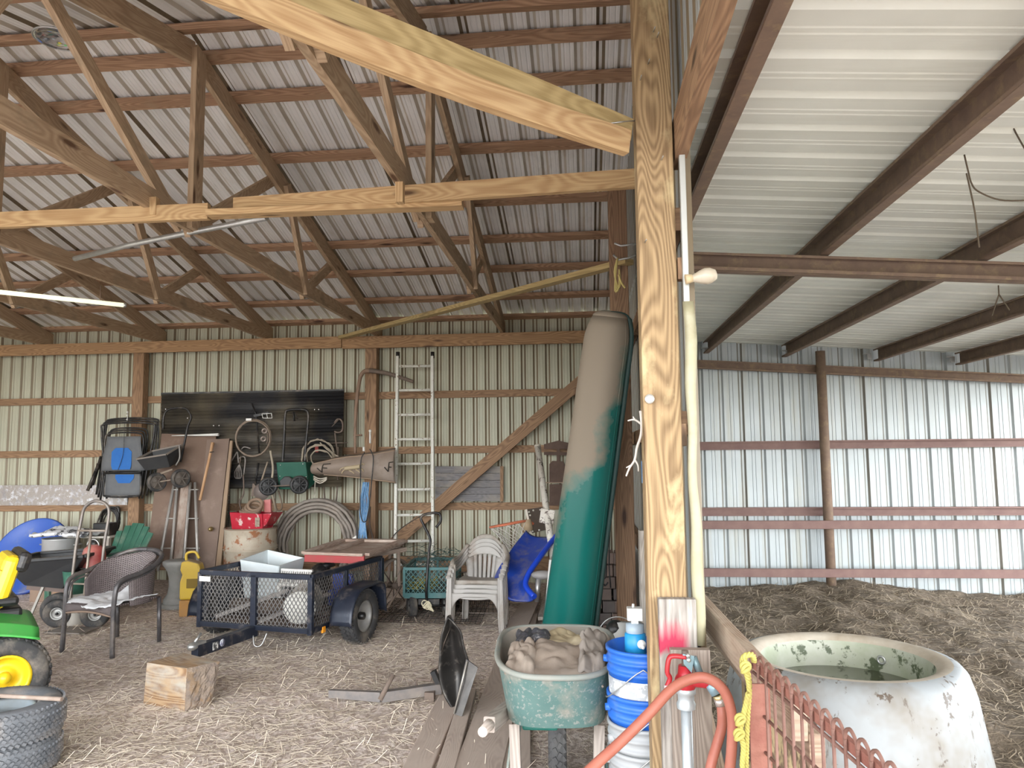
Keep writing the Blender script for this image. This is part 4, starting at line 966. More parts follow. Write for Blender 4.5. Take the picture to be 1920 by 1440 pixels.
# hide bag with horse and letters
top_ = [PY(588, 869, 8.78), PY(640, 856, 8.76), PY(700, 848, 8.76), PY(742, 840, 8.78)]; low_ = [PY(586, 888, 8.78), PY(640, 893, 8.76), PY(700, 900, 8.76), PY(742, 906, 8.78)]
TP = curve_pts(top_, 6); LO = curve_pts(low_, 6)
r = thing('hide_bag', 'long brown hide sleeve marked with a pale horse and two brands, hung beside the ladder', 'bag', PY(665, 905, 8.78))
def hide(u, v):
    i = u*(len(TP)-1); k = min(int(i), len(TP)-2); t = i-k
    a = TP[k].lerp(TP[k+1], t); b = LO[k].lerp(LO[k+1], t)
    q = b.lerp(a, v); return q + V((0, -.085*math.sin(PI*v)**.7 - .02*math.sin(u*9), .006*mnoise.noise(V((u*9, v*3, 1)))))
hd = plain('brown_hide', (.21, .155, .12), .6, col2=(.30, .24, .195), scale=4, dust=(.36, .30, .26), dustamt=.3, bump=.3)
MB().grid(hide, 30, 12).build('sleeve', hd, r, world=True, solid=.008)
MB().grid(lambda u, v: hide(u, v*.0)+V((0, .02+.06*v, .0)), 30, 3).grid(lambda u, v: hide(u, 1)+V((0, .02+.06*v, .0)), 30, 3).build('back_fold', hd, r, world=True)
fl = MB()
fl.tube([hide(u/24, .02)+V((0, -.004, 0)) for u in range(4, 25)], .007, 5).tube([hide(u/24, .93)+V((0, -.006, 0)) for u in range(25)], .006, 5)
fl.build('piping', plain('hide_piping', (.36, .26, .18), .7), r, world=True)
def onhide(x, y): 
    q = PY(x, y, 8.76); u = min(max((q.x-TP[0].x)/(TP[-1].x-TP[0].x), 0), 1); b = hide(u, 0); a = hide(u, 1); v = min(max((q.z-b.z)/(a.z-b.z), 0), 1)
    h = hide(u, v); return V((h.x, h.y-.009, h.z))
mk = plain('brand_black', (.03, .025, .02), .8)
def strokes(name, lst, rad, mat):
    mb = MB()
    for s_ in lst: mb.tube([onhide(s_[i][0]+(s_[i+1][0]-s_[i][0])*t/5, s_[i][1]+(s_[i+1][1]-s_[i][1])*t/5) for i in range(len(s_)-1) for t in range(5)]+[onhide(*s_[-1])], rad, 5)
    return mb.build(name, mat, r, world=True)
for ox, oy, sz in ((604, 879, 1.25), (716, 877, 1.4)):
    P_ = lambda x, y: (ox+x*sz, oy+y*sz)
    strokes('brand_letter', [[P_(0, -1), P_(6, 5)], [P_(6, 5), P_(8, -7), P_(17, -8)], [P_(8, -1), P_(13, -1)]], .0065, mk)
hx = [(642, 886), (646, 880), (649, 876), (654, 874), (662, 874), (669, 872), (673, 868), (676, 871), (673, 876), (670, 880), (664, 881), (656, 880), (650, 881)]
hm = plain('horse_tan', (.46, .37, .24), .8)
strokes('horse_figure', [[(647, 879), (655, 877), (663, 876), (670, 875)]], .026, hm)
strokes('horse_legs', [[(648, 880), (643, 884), (641, 888)], [(652, 881), (657, 884), (660, 888)], [(663, 880), (668, 884), (670, 887)], [(668, 878), (674, 880), (675, 884)], [(669, 873), (674, 869), (677, 871)], [(646, 877), (641, 879), (639, 882)]], .008, hm)
# bungee loop, blue cord bundle
r = thing('black_strap_loop', 'black strap loop with white clips hanging over the hide bag', 'strap', PY(690, 905, 8.62))
MB().tube(curve_pts([PY(x, y, 8.63) for x, y in ((684, 848), (677, 862), (676, 900), (675, 950), (679, 975), (685, 978), (690, 968), (694, 930), (698, 890), (700, 860), (697, 848), (693, 842))], 5), .007, 6).build('cord', M['black'], r, world=True)
MB().tube([PY(682, 838, 8.66), PY(682, 846, 8.66)], .014, 8).tube([PY(694, 808, 8.80), PY(694, 831, 8.76)], .012, 8).ball(PY(694, 808, 8.8), .018, 10, 7).build('clip', M['white'], r, world=True)
r = thing('blue_cord_bundle', 'bundle of bright blue cord hanging from the wall post beside the ladder', 'cord', PY(683, 960, 8.74))
bc = plain('blue_cord', (.06, .24, .52), .6, col2=(.30, .45, .62), scale=40)
mb = MB()
for k in range(26):
    a = random.uniform(-6, 6); b = random.uniform(-8, 8)
    mb.tube(curve_pts([PY(686+a, 904, 8.74+random.uniform(-.03, .03)), PY(684+b, 940, 8.72+random.uniform(-.03, .03)), PY(681+b*.7, 975, 8.73), PY(680+a*1.6, 985+random.uniform(10, 38), 8.74)], 4), .006, 5)
mb.build('strands', bc, r, world=True)
# long bent scythe handle
P = curve_pts([PY(x, y, 9.0) for x, y in ((666, 850), (666, 810), (668, 760), (673, 720), (677, 704), (684, 696), (693, 695))], 5)
r = thing('scythe', 'old bent scythe hung around the wall post left of the ladder', 'tool', PY(667, 850, 9.0))
sc_m = wood('scythe_wood', (.19, .12, .08), (.30, .20, .14))
MB().tube(P, [.019+.010*i/len(P) for i in range(len(P))], 8).build('handle', sc_m, r, world=True)
P = curve_pts([PY(693, 695, 9.0), PY(703, 696, 9.0), PY(730, 701, 9.0), PY(755, 709, 9.0), PY(775, 716, 9.0)], 5)
MB().tube(P, [.034-.012*i/len(P) for i in range(len(P))], 8, flat=.9).build('blade', M['rustdk'], r, world=True)
MB().tube([PY(663, 816, 8.99), PY(679, 816, 8.99)], .011, 8).build('grip', sc_m, r, world=True)
# ladder
r = thing('ladder', 'tall white painted ladder leaning against the back wall', 'ladder', PZ(778, 1080, 0))
lw = plain('ladder_white', (.74, .74, .69), .5, 0, col2=(.62, .60, .53), scale=5, spots=(.28, .2, .12), spotscale=30, spotamt=.06)
def ld(y): return 8.88 + .13*(1085-y)/420
for (xt, xb, yb) in ((746, 741, 1082), (811, 812, 1068)):
    MB().bar(PY(xt, 668, ld(668)), PY(xb, yb, ld(yb)), .034, .062, up=(0, -1, 0)).build('side_rail', lw, r, world=True, bevel=.004)
    MB().tube([PY(xt, 660, ld(660)), PY(xt, 672, ld(672))], .024, 10).build('end_cap', M['black'], r, world=True)
for y in (686, 731, 777, 823, 869, 917, 965, 1014, 1058):
    MB().tube([PY(745, y+1, ld(y)), PY(811, y, ld(y))], .0165, 10).build('rung', lw, r, world=True)
# small grey board, cut-out board
q = [PY(816, 940, 9.22), PY(944, 940, 9.22), PY(944, 874, 9.22), PY(816, 874, 9.22)]
r = thing('gray_board', 'gray slatted board fixed to the back wall right of the ladder', 'board', (q[0]+q[1])/2)
for k in range(5):
    a = q[0].lerp(q[3], k/5+.1); b = q[1].lerp(q[2], k/5+.1); MB().bar(a, b, .02, .083).build('slat', wood('slate_board', (.16, .15, .16), (.24, .23, .235), dust=(.3, .27, .24)) if k == 0 else bpy.data.materials['slate_board'], r, world=True, bevel=.003)
MB().bar(q[1]+V((-.02, -.005, 0)), q[2]+V((-.02, -.005, 0)), .04, .02, up=(0, 1, 0)).build('edge_batten', M['girt'], r, world=True)
r = thing('gabled_board', 'dark brown cut-out board with a small gabled top on the wall beside the canoe', 'board', PY(1045, 960, 9.15))
bd = plain('dark_cutout', (.07, .042, .032), .8, col2=(.15, .095, .07), scale=6)
mb = MB(); Mz = TR((0, 9.17, 0), rx=PI/2)
def pl(lst): return [(PY(x, y, 9.15).x, PY(x, y, 9.15).z) for x, y in lst]
mb.prism(pl([(1020, 842), (1072, 842), (1072, 832), (1047, 826), (1020, 833)]), .03, Mz).prism(pl([(1020, 853), (1070, 854), (1070, 848), (1020, 847)]), .03, Mz); mb.build('gable', bd, r, world=True)
mb = MB(); mb.prism(pl([(1044, 872), (1050, 872), (1050, 835), (1044, 835)]), .035, Mz); mb.build('stem', bd, r, world=True)
mb = MB(); mb.prism(pl([(1030, 904), (1059, 904), (1060, 872), (1055, 865), (1036, 864), (1030, 870)]), .03, Mz); mb.prism(pl([(1030, 948), (1058, 947), (1059, 908), (1030, 908)]), .03, Mz).build('body', bd, r, world=True)
MB().bar(PY(1022, 905, 9.12), PY(1062, 905, 9.12), .012, .012).build('batten', plain('batten_tan', (.3, .22, .16), .8), r, world=True)
# cable coil on the low girt
c = PY(207, 977, 9.15)
mb = MB()
for k in range(7): mb.tube([c + V((.10*math.cos(t)*(1+.06*k)+.02*math.sin(3*t+k), -.012*k+.02, .155*math.sin(t)*(1+.02*k)+.02*math.cos(2*t+k))) for t in [2*PI*i/24 for i in range(24)]], .009, 6, closed=True)
mb.tube(curve_pts([c+V((.06, -.02, .16)), c+V((.12, -.03, .17)), c+V((.13, -.03, .05)), c+V((.11, -.03, -.1)), c+V((.12, -.03, -.2))], 5), .018, 6)
tag(mb.build('cable_coil', M['black']), 'coil of black cable hanging on the low girt left of the pale rack', 'cable')
# drum with the red toolbox on top
r = thing('steel_drum', 'rusty cream steel drum standing under the red toolbox', 'drum', (PY(463, 1000, 8.25).x, 8.35, 0))
dm = plain('rusty_drum', (.50, .45, .36), .6, .1, col2=(.38, .30, .22), scale=6, spots=(.30, .12, .05), spotscale=7, spotamt=.22, dust=(.22, .16, .12), dustamt=.15, dscale=5)
prof = [(.001, .0), (.285, 0), (.292, .01), (.285, .02)]
for z in (.27, .30, .58, .61): prof += [(.285, z-.015), (.297, z), (.285, z+.015)]
prof += [(.285, .82), (.292, .835), (.285, .845), (.278, .845), (.275, .825), (.001, .82)]
prof = [(a, b*.885) for a, b in prof]
MB().lathe(prof, 40).build('drum_body', dm, r)
MB().lathe([(.286, .735), (.295, .742), (.295, .752), (.284, .755)], 40).build('rim', plain('drum_rim', (.28, .2, .15), .7, .3), r)
r = thing('red_toolbox', 'open red metal toolbox standing on the rusty drum', 'toolbox', (PY(470, 998, 8.2).x, 8.30, .746), R_(-6))
rm_ = plain('toolbox_red', (.40, .012, .03), .35, 0, col2=(.46, .03, .05), scale=4, spots=(.62, .48, .45), spotscale=14, spotamt=.1)
bt = [(-.21, -.11, 0), (.16, -.11, 0), (.16, .11, 0), (-.21, .11, 0)]; tp = [(-.225, -.14, .185), (.165, -.14, .17), (.165, .14, .17), (-.225, .14, .185)]
mb = MB()
for i in range(4):
    k = (i+1) % 4; b0 = len(mb.v); mb.v += [V(bt[i]), V(bt[k]), V(tp[k]), V(tp[i])]; mb.face((b0, b0+1, b0+2, b0+3))
b0 = len(mb.v); mb.v += [V(p) for p in bt]; mb.face((b0, b0+1, b0+2, b0+3)); mb.build('bin', rm_, r, solid=.008)
MB().hexa([(.165, -.10, .02), (.20, -.10, .05), (.20, .10, .05), (.165, .10, .02), (.165, -.13, .17), (.28, -.13, .175), (.28, .13, .175), (.165, .13, .17)]).build('end_scoop', rm_, r, bevel=.006)
MB().hexa([(.08, .06, .17), (.16, .06, .17), (.16, .10, .17), (.08, .10, .17), (.07, .06, .31), (.155, .06, .32), (.155, .09, .32), (.07, .09, .31)]).build('lid_flap', plain('flap_red', (.40, .09, .09), .5, col2=(.5, .2, .18), scale=8), r, bevel=.004)
MB().box((.115, -.142, .08), (.055, .006, .10)).build('sticker', plain('sticker_dark', (.10, .07, .06), .5, col2=(.45, .35, .25), scale=40), r)
mb = MB()
for k in range(4): mb.torus(.10-.008*k, .018, TR((-.06+.02*k, 0, .17+.03*k), rx=.3*k, ry=.2), 24, 8)
tag(mb.build('belt_coil', plain('belt_tan', (.28, .19, .13), .8, col2=(.2, .14, .1), scale=10)), 'coil of tan belting heaped in the red toolbox', 'belt'); o = bpy.data.objects['belt_coil']; o.location = V(o.location) + V(r.location)
# big coil of black pipe leaning at the wall
c = PY(594, 1046, 8.78)
r = thing('pipe_coil', 'large coil of grey brown poly pipe leaning at the foot of the wall', 'coil', (c.x, 8.82, 0))
pm = plain('poly_pipe', (.19, .165, .145), .6, col2=(.29, .25, .215), scale=7, dust=(.36, .30, .25), dustamt=.35)
mb = MB()
for k in range(8):
    R0 = .50 - .042*(k % 4) - .006*random.random()
    cz = .53; mb.tube([V((R0*math.cos(t)+.01*random.uniform(-1, 1), -.13+.10*(k//4)+.17*(cz+R0*math.sin(t)-.5)+.012*math.sin(5*t+k), cz+R0*math.sin(t))) for t in [2*PI*i/40 for i in range(40)]], .0205, 8, closed=True)
mb.build('pipe', pm, r)
MB().box((-.385, -.18, .24), (.09, .05, .06)).build('blue_tape', plain('blue_tape', (.06, .11, .42), .5), r, bevel=.01)
# saw blade like parts lying on the coil
r = thing('chrome_tool', 'chrome ended tool leaning on the pipe coil behind the trailer', 'tool', PY(640, 1025, 8.45))
MB().bar(PY(612, 1050, 8.45), PY(668, 1005, 8.5), .03, .018).bar(PY(620, 1046, 8.43), PY(668, 1008, 8.48), .03, .014).build('bar', plain('alu_bar', (.62, .60, .56), .35, .6, col2=(.45, .42, .38), scale=9), r, world=True)
MB().tube([PY(628, 1028, 8.43), PY(640, 1016, 8.43)], .028, 8).ball(PY(614, 1030, 8.42), .03, 8, 6).tube([PY(622, 1040, 8.42), PY(628, 1028, 8.43)], .016, 8).build('head', plain('chrome', (.75, .75, .74), .2, .9), r, world=True)
a, b = PY(697, 900, 9.0), PY(703, 1060, 8.7)
tag(MB().tube(curve_pts([PY(x, y, 8.95) for x, y in ((694, 950), (693, 985), (699, 1010), (697, 1030), (688, 1036), (683, 1022), (688, 985))], 5), .011, 6).build('leather_strap', M['rustdk']), 'dark leather strap hanging below the black loop at the wall post', 'strap')
tag(MB().tube(curve_pts([PY(x, y, 9.05) for x, y in ((607, 903), (609, 935), (615, 952), (623, 953), (630, 940), (633, 905))], 5), .010, 6).build('hanging_hose', M['rustdk']), 'U-shaped dark hose hanging below the rope coil', 'hose')
wpoly('wire', 'thin black wire sagging from the ladder foot to the diagonal brace', 'wire', ((790, 967), (760, 985), (739, 1003), (733, 1018), (712, 1032), (704, 1040)), .006, M['black'], 8.85)
# ------------------------------------------------------------------ utility trailer
r = thing('utility_trailer', 'black mesh-sided utility trailer parked in the middle of the barn floor', 'trailer', (-2.69, 5.98, 0), R_(-13))
TW, TL_, Z0, Z1 = 1.06, 1.14, .185, .60
nb = plain('trailer_navy', (.010, .014, .027), .35, .2, col2=(.026, .032, .05), scale=9, dust=(.20, .17, .15), dustamt=.2, dscale=8)
MB().box((0, TL_/2, Z0-.01), (TW, TL_, .03)).build('bed_floor', plain('bed_rust', (.15, .11, .09), .8, .1, col2=(.22, .17, .14), scale=8), r)
def bar_(name, a, b, w=.035, h=.035, up=(0, 0, 1)): return MB().bar(a, b, w, h, up=up).build(name, nb, r, bevel=.003)
hw = TW/2
for x in (-hw, 0, hw): bar_('corner_post' if x else 'middle_post', (x, 0, Z0-.03), (x, 0, Z1), .04 if x else .05, .035, (0, 1, 0))
for z, n in ((Z1, 'top_rail'), (Z0, 'bottom_rail')):
    bar_(n, (-hw, 0, z), (hw, 0, z), .035, .04)
    for s in (-1, 1): bar_(n, (s*hw, 0, z), (s*hw, TL_, z), .035, .04)
for s in (-1, 1):
    bar_('corner_post', (s*hw, TL_, Z0-.03), (s*hw, TL_, Z1), .04, .05, (0, 1, 0)); bar_('side_post', (s*hw, .52, Z0), (s*hw, .52, Z1), .035, .035, (0, 1, 0))
mesh_m = plain('expanded_mesh', (.07, .07, .078), .45, .3, col2=(.24, .225, .21), scale=5)
def diamonds(mb, P, L, H, dx=.038, dz=.056, r_=.0030):
    sl = dz/dx
    # two families of straight strands with slope +-dz/dx, cut to the panel
    k = -int(H/dz)-1
    n = int((L*sl+H)/dz)+1
    for i in range(-1, n+1):
        c = i*dz
        for sg in (1, -1):
            # z = c - sl*x (sg=1)  or z = H - c + sl*x
            x0, x1 = 0, L
            f = (lambda x: c - sl*x) if sg == 1 else (lambda x: H-c+sl*x)
            xa = max(0, (c-H)/sl); xb = min(L, c/sl)
            if xb-xa < .01: continue
            mb.bar(P(xa, f(xa)), P(xb, f(xb)), r_, r_*2.2)
mb = MB()
for xa, xb in ((-hw, 0), (0, hw)): diamonds(mb, lambda x, z, xa=xa: V((xa+x, .005, Z0+z)), hw, Z1-Z0)
mb.build('front_mesh', mesh_m, r)
for s in (-1, 1):
    mb = MB(); diamonds(mb, lambda x, z, s=s: V((s*(hw-.005), x, Z0+z)), TL_, Z1-Z0); mb.build('side_mesh', mesh_m, r)
t = MB().bar((0, .02, .155), (0, -.66, .155), .06, .085).build('tongue', nb, r, bevel=.004)
MB().box((0.032, -.48, .155), (.004, .055, .055)).build('square_sticker', plain('sticker_w', (.75, .75, .72), .5, spots=(.1, .1, .1), spotscale=40, spotamt=.5), t)
MB().lathe([(.001, 0), (.027, 0), (.027, .004), (.001, .004)], 18, TR((.031, -.405, .16), ry=PI/2)).build('round_sticker', plain('sticker_b', (.7, .72, .78), .5, spots=(.2, .2, .3), spotscale=30, spotamt=.5), t)
mb = MB(); mb.ball((0, -.68, .195), .036, 12, 8, (1, 1.2, .8)); mb.box((0, -.62, .205), (.05, .10, .02)); mb.tube([(0, -.66, .22), (0, -.60, .27)], .01)
mb.build('coupler', M['galv'], r)
MB().tube(curve_pts([(.03, -.04, .13), (.06, -.06, .06), (.10, -.03, .06), (.13, .0, .15)], 5), .006, 6).build('safety_chain', M['galv'], r)
trim_m = plain('trailer_rim', (.22, .22, .22), .5, .3, col2=(.4, .38, .35), scale=8)
for s in (-1, 1):
    wheel(r, (s*.70, .46, .222), .222, .14, .125, PI if s > 0 else 0, rm=trim_m, lugs=36)
    def fend(u, v, s=s):
        K = ((-.30, .20), (-.285, .30), (-.235, .40), (-.16, .458), (-.08, .475), (.18, .478), (.24, .465), (.27, .42), (.285, .22)); i = u*8; k = min(int(i), 7); t = i-k
        return (s*(.70 + (v-.5)*.20), .46 + K[k][0]*(1-t)+K[k+1][0]*t, K[k][1]*(1-t)+K[k+1][1]*t - (.012 if v < .05 or v > .95 else 0))
    MB().grid(fend, 24, 8).build('fender', nb, r, solid=.008)
    MB().box((s*.59, .46, .33), (.03, .30, .18)).build('fender_plate', nb, r)
MB().tube([(-.68, .46, .222), (.68, .46, .222)], .02).bar((-.5, .3, .17), (-.5, .75, .17), .04, .04).bar((.5, .3, .17), (.5, .75, .17), .04, .04).build('axle', M['rustdk'], r)
MB().box((.545, .16, .165), (.02, .045, .05)).build('orange_reflector', plain('orange', (.85, .32, .02), .3), r, bevel=.006)
MB().box((-hw+.06, -.022, Z1-.05), (.11, .006, .04)).build('white_sticker', M['white'], r)
# trailer load
Tm = r.matrix_basis
def load(name, lb, cat, fn, mat, **kw):
    mb = MB(); fn(mb); mb.v = [Tm @ p for p in mb.v]; return tag(mb.build(name, mat, **kw), lb, cat)
def tubbox(mb):
    B = [(-.46, .50, .21), (-.16, .50, .21), (-.16, .80, .21), (-.46, .80, .21)]; T = [(-.50, .46, .64), (-.10, .46, .60), (-.10, .84, .62), (-.50, .84, .68)]
    for i in range(4):
        k = (i+1) % 4; b0 = len(mb.v); mb.v += [V(B[i]), V(B[k]), V(T[k]), V(T[i])]; mb.face((b0, b0+1, b0+2, b0+3))
    b0 = len(mb.v); mb.v += [V(p) for p in B]; mb.face((b0, b0+1, b0+2, b0+3))
load('white_tote', 'pale blue-white plastic tote standing in the trailer at the back left', 'tote', tubbox, plain('tote_white', (.66, .72, .74), .4, 0, col2=(.55, .60, .62), scale=4), solid=.012)
def grille(mb):
    for i in range(14): mb.bar((-.06+.022*i, .42, .45), (-.06+.022*i, .46, .57), .008, .02, up=(0, 1, 0))
    mb.bar((-.07, .42, .45), (.24, .42, .45), .02, .02).bar((-.07, .46, .57), (.24, .46, .57), .02, .02); mb.bar((-.06, .42, .21), (-.06, .42, .45), .03, .03, up=(0, 1, 0)).bar((.23, .42, .21), (.23, .42, .45), .03, .03, up=(0, 1, 0))
load('louvered_grille', 'pale louvered plastic grille standing in the trailer beside the white tote', 'grille', grille, M['white'])
def motor(mb):
    mb.ball((.0, .96, .46), .10, 14, 9).box((.0, .96, .30), (.16, .16, .2)).tube([(-.05, .91, .5), (.12, 1.0, .56)], .03)
load('black_motor', 'black motor housing heaped in the trailer behind the louvered grille', 'motor', motor, M['black'])
def bluebit(mb): mb.box((.30, .86, .28), (.24, .12, .14)).box((.30, .86, .42), (.20, .05, .14))
load('blue_crate', 'small blue plastic crate in the middle of the trailer bed', 'crate', bluebit, plain('crate_blue', (.04, .07, .35), .5), bevel=.01)
# red framed gate panel lying across the back of the trailer
q = [PY(558, 1070, 6.72), PY(668, 1070, 6.72), PY(716, 1052, 7.35), PY(596, 1045, 7.35)]
zt = Z1+.06
P4 = [V((-2.57, 6.78, zt)), V((-1.98, 6.66, zt)), V((-1.82, 7.45, zt+.03)), V((-2.46, 7.52, zt+.03))]
r2 = thing('red_edged_panel', 'worn wooden panel with a red edge lying across the back of the trailer', 'panel', ((P4[0]+P4[2])/2).to_tuple())
MB().hexa([p-V((0, 0, .03)) for p in P4]+[p for p in P4]).build('panel_face', wood('worn_panel', (.27, .19, .15), (.42, .31, .25), dust=(.5, .42, .36)), r2, world=True)
MB().bar(P4[0]-V((0, .01, .03)), P4[1]-V((0, .01, .03)), .02, .075).build('red_edge', plain('edge_red', (.40, .03, .04), .5, col2=(.3, .06, .05), scale=9), r2, world=True)
for a, b in ((0, 1), (1, 2), (2, 3), (3, 0)): MB().bar(P4[a]+V((0, 0, .012)), P4[b]+V((0, 0, .012)), .09, .025).build('frame_board', bpy.data.materials['worn_panel'], r2, world=True, bevel=.003)
MB().bar(P4[0].lerp(P4[1], .33)+V((0, 0, .012)), P4[3].lerp(P4[2], .33)+V((0, 0, .012)), .07, .025).build('frame_board', bpy.data.materials['worn_panel'], r2, world=True, bevel=.003)
def prop(mb): mb.bar((.10, 1.05, .2), (.10, 1.05, .62), .05, .05, up=(0, 1, 0)).bar((.45, 1.05, .2), (.45, 1.05, .62), .05, .05, up=(0, 1, 0)).bar((.05, 1.05, .60), (.50, 1.05, .60), .05, .04)
load('wooden_trestle', 'dark wooden trestle inside the trailer under the red-edged panel', 'trestle', prop, M['girt'])
# bucket on its side, bars and timber on the bed
def pail(mb):
    Mx = TR((.28, .12, .345), rz=R_(60)) @ Matrix.Rotation(R_(90), 4, 'Y')
    mb.lathe([(.001, 0), (.125, 0), (.135, .01), (.14, .36), (.128, .36), (.122, .02), (.001, .015)], 28, Mx)
def pail(mb):
    Mx = TR((.40, .10, .345), rz=R_(0), rx=R_(-90))
    mb.lathe([(.001, 0), (.13, 0), (.138, .012)], 28, Mx)
r3 = thing('pail', 'dusty pail with a white bottom lying on its side in the front of the trailer', 'bucket', (Tm @ V((.36, .10, .335))).to_tuple(), R_(-13+25))
MB().lathe([(.001, 0), (.125, 0), (.13, .012)], 28, TR(rx=R_(-90))).build('pail_bottom', plain('pail_white', (.80, .79, .75), .5, col2=(.68, .66, .6), scale=4), r3)
MB().lathe([(.13, .012), (.14, .38), (.145, .38), (.145, .36)], 28, TR(rx=R_(-90))).build('pail_side', plain('pail_side', (.32, .29, .26), .6, col2=(.42, .39, .35), scale=5), r3)
def stick1(mb): mb.bar((-.42, .06, .235), (-.0, .45, .40), .03, .03)
load('metal_bar', 'grey metal bar slanting behind the left front mesh of the trailer', 'bar', stick1, plain('bar_grey', (.36, .33, .31), .5, .3))
def stick2(mb): mb.bar((.03, .03, .225), (.38, .5, .38), .05, .02)
load('metal_bar', 'grey metal bar slanting behind the right front mesh of the trailer', 'bar', stick2, bpy.data.materials['bar_grey'])
def log_(mb): mb.tube([(-.45, .30, .27), (.15, .42, .27)], .07, 14)
load('dark_log', 'dark round log lying across the trailer bed', 'log', log_, plain('dark_log', (.07, .05, .04), .9, col2=(.12, .09, .07)))
# ------------------------------------------------------------------ old iron wheel beside the trailer
c = PY(738, 1108, 7.45)
r = thing('iron_wheel', 'old iron cultivator wheel leaning between the trailer and the green wagon', 'wheel', (c.x, c.y, .0), R_(66))
iw = plain('iron_rust', (.23, .185, .15), .7, .3, col2=(.34, .28, .235), scale=9)
Rw = .265
MB().lathe([(Rw-.012, -.035), (Rw, -.035), (Rw, .035), (Rw-.012, .035)], 44, TR((0, 0, Rw), rx=PI/2), close=True).build('tire_band', iw, r)
mb = MB()
for a in range(8): mb.tube([(.03*math.cos(a*PI/4), 0, Rw+.03*math.sin(a*PI/4)), ((Rw-.01)*math.cos(a*PI/4), 0, Rw+(Rw-.01)*math.sin(a*PI/4))], .006, 6)
mb.tube([(0, -.06, Rw), (0, .06, Rw)], .03, 12); mb.build('spokes', M['rustdk'], r)
MB().bar((.0, -.07, Rw), (-.05, -.10, .60), .03, .012, up=(1, 0, 0)).bar((0, .07, Rw), (.02, .06, .58), .03, .012, up=(1, 0, 0)).bar((.05, -.10, .62), (-.32, .02, .60), .06, .04).tube([(0, -.09, Rw), (-.25, -.12, .10)], .012, 6).build('fork', wood('fork_wood', (.26, .19, .15), (.38, .3, .25)), r)
# ------------------------------------------------------------------ green garden wagon
p = PY(800, 1150, 7.15)
r = thing('garden_wagon', 'green mesh garden wagon with a black pull handle in front of the ladder foot', 'wagon', (p.x+.01, 7.2, 0), R_(4))
gw = plain('wagon_green', (.022, .115, .125), .45, .1, col2=(.05, .15, .15), scale=7, dust=(.17, .20, .185), dustamt=.3)
w2, l2, za, zb = .235, .66, .21, .47
MB().box((0, l2/2, za), (w2*2, l2, .02)).build('wagon_bed', gw, r)
mb = MB()
for z in (za+.01, zb):
    mb.bar((-w2, 0, z), (w2, 0, z), .02, .05 if z < .3 else .025); mb.bar((-w2, l2, z), (w2, l2, z), .02, .03)
    for s in (-1, 1): mb.bar((s*w2, 0, z), (s*w2, l2, z), .02, .03)
for s in (-1, 0, 1):
    for y in (0, l2): mb.bar((s*w2, y, za), (s*w2, y, zb), .022, .022, up=(0, 1, 0))
mb.build('side_frame', gw, r)
mb = MB(); diamonds(mb, lambda x, z: V((-w2+x, 0, za+z)), 2*w2, zb-za, .045, .05, .0026); diamonds(mb, lambda x, z: V((-w2+x, l2, za+z)), 2*w2, zb-za, .045, .05, .0026)
for s in (-1, 1): diamonds(mb, lambda x, z, s=s: V((s*w2, x, za+z)), l2, zb-za, .045, .05, .0026)
mb.build('side_mesh', gw, r)
for s in (-1, 1):
    wheel(r, (s*.17, .06, .115), .115, .075, .05, R_(20) if s < 0 else R_(20)); wheel(r, (s*.20, .58, .115), .115, .075, .05)
MB().tube([(-.2, .06, .115), (.2, .06, .115)], .011).bar((-.1, .1, .16), (.1, .1, .16), .2, .05).build('front_axle', M['black'], r)
hp = [(-.02, .0, .16), (-.015, -.06, .30), (0, .0, .62), (.01, .03, .74), (-.05, .06, .86), (-.085, .07, .93), (-.07, .075, .965), (.0, .085, .985), (.08, .085, .985), (.105, .085, .95), (.10, .08, .90), (.06, .07, .85)]
MB().tube(curve_pts(hp, 5), .0125, 8).build('pull_handle', M['black'], r)
mb = MB(); 
for k in range(6): mb.tube([V((-.0+.028*math.cos(t+k)+.02*(k-3)*.6, -.02-.006*k, .15+.028*math.sin(t*1.0+2*k)-.008*k)) for t in [2*PI*i/12 for i in range(12)]], .0065, 6, closed=True)
o = mb; o.v = [r.matrix_basis @ q for q in o.v]
tag(o.build('pale_rope_knot', plain('pale_rope', (.68, .62, .45), .8)), 'knot of pale rope tied on the front of the green wagon', 'rope')
mb = MB()
for k in range(70):
    x, y = random.uniform(-.2, .02), random.uniform(.04, .4); a = random.uniform(0, 6.28)
    mb.tube([V((x, y, .24+random.random()*.10)), V((x+.07*math.cos(a), y+.07*math.sin(a), .25+random.random()*.10))], .005, 4)
mb.v = [r.matrix_basis @ q for q in mb.v]
tag(mb.build('yellow_twine', M['yelrope']), 'heap of yellow twine inside the left half of the green wagon', 'twine', kind='stuff')
mb = MB()
for k in range(60):
    x, y, z = random.uniform(-.22, .22), random.uniform(.05, .6), .46+random.random()*.14; a = random.uniform(0, 6.28)
    mb.tube(curve_pts([V((x, y, z)), V((x+.12*math.cos(a), y+.12*math.sin(a), z+.03)), V((x+.24*math.cos(a), y+.2*math.sin(a), z-.01+random.uniform(-.04, .06)))], 3), .0022, 4)
mb.v = [r.matrix_basis @ q for q in mb.v]
tag(mb.build('wire_tangle', plain('wire_green', (.06, .12, .11), .5, .4)), 'tangle of thin wire heaped on the green wagon', 'wire', kind='stuff')
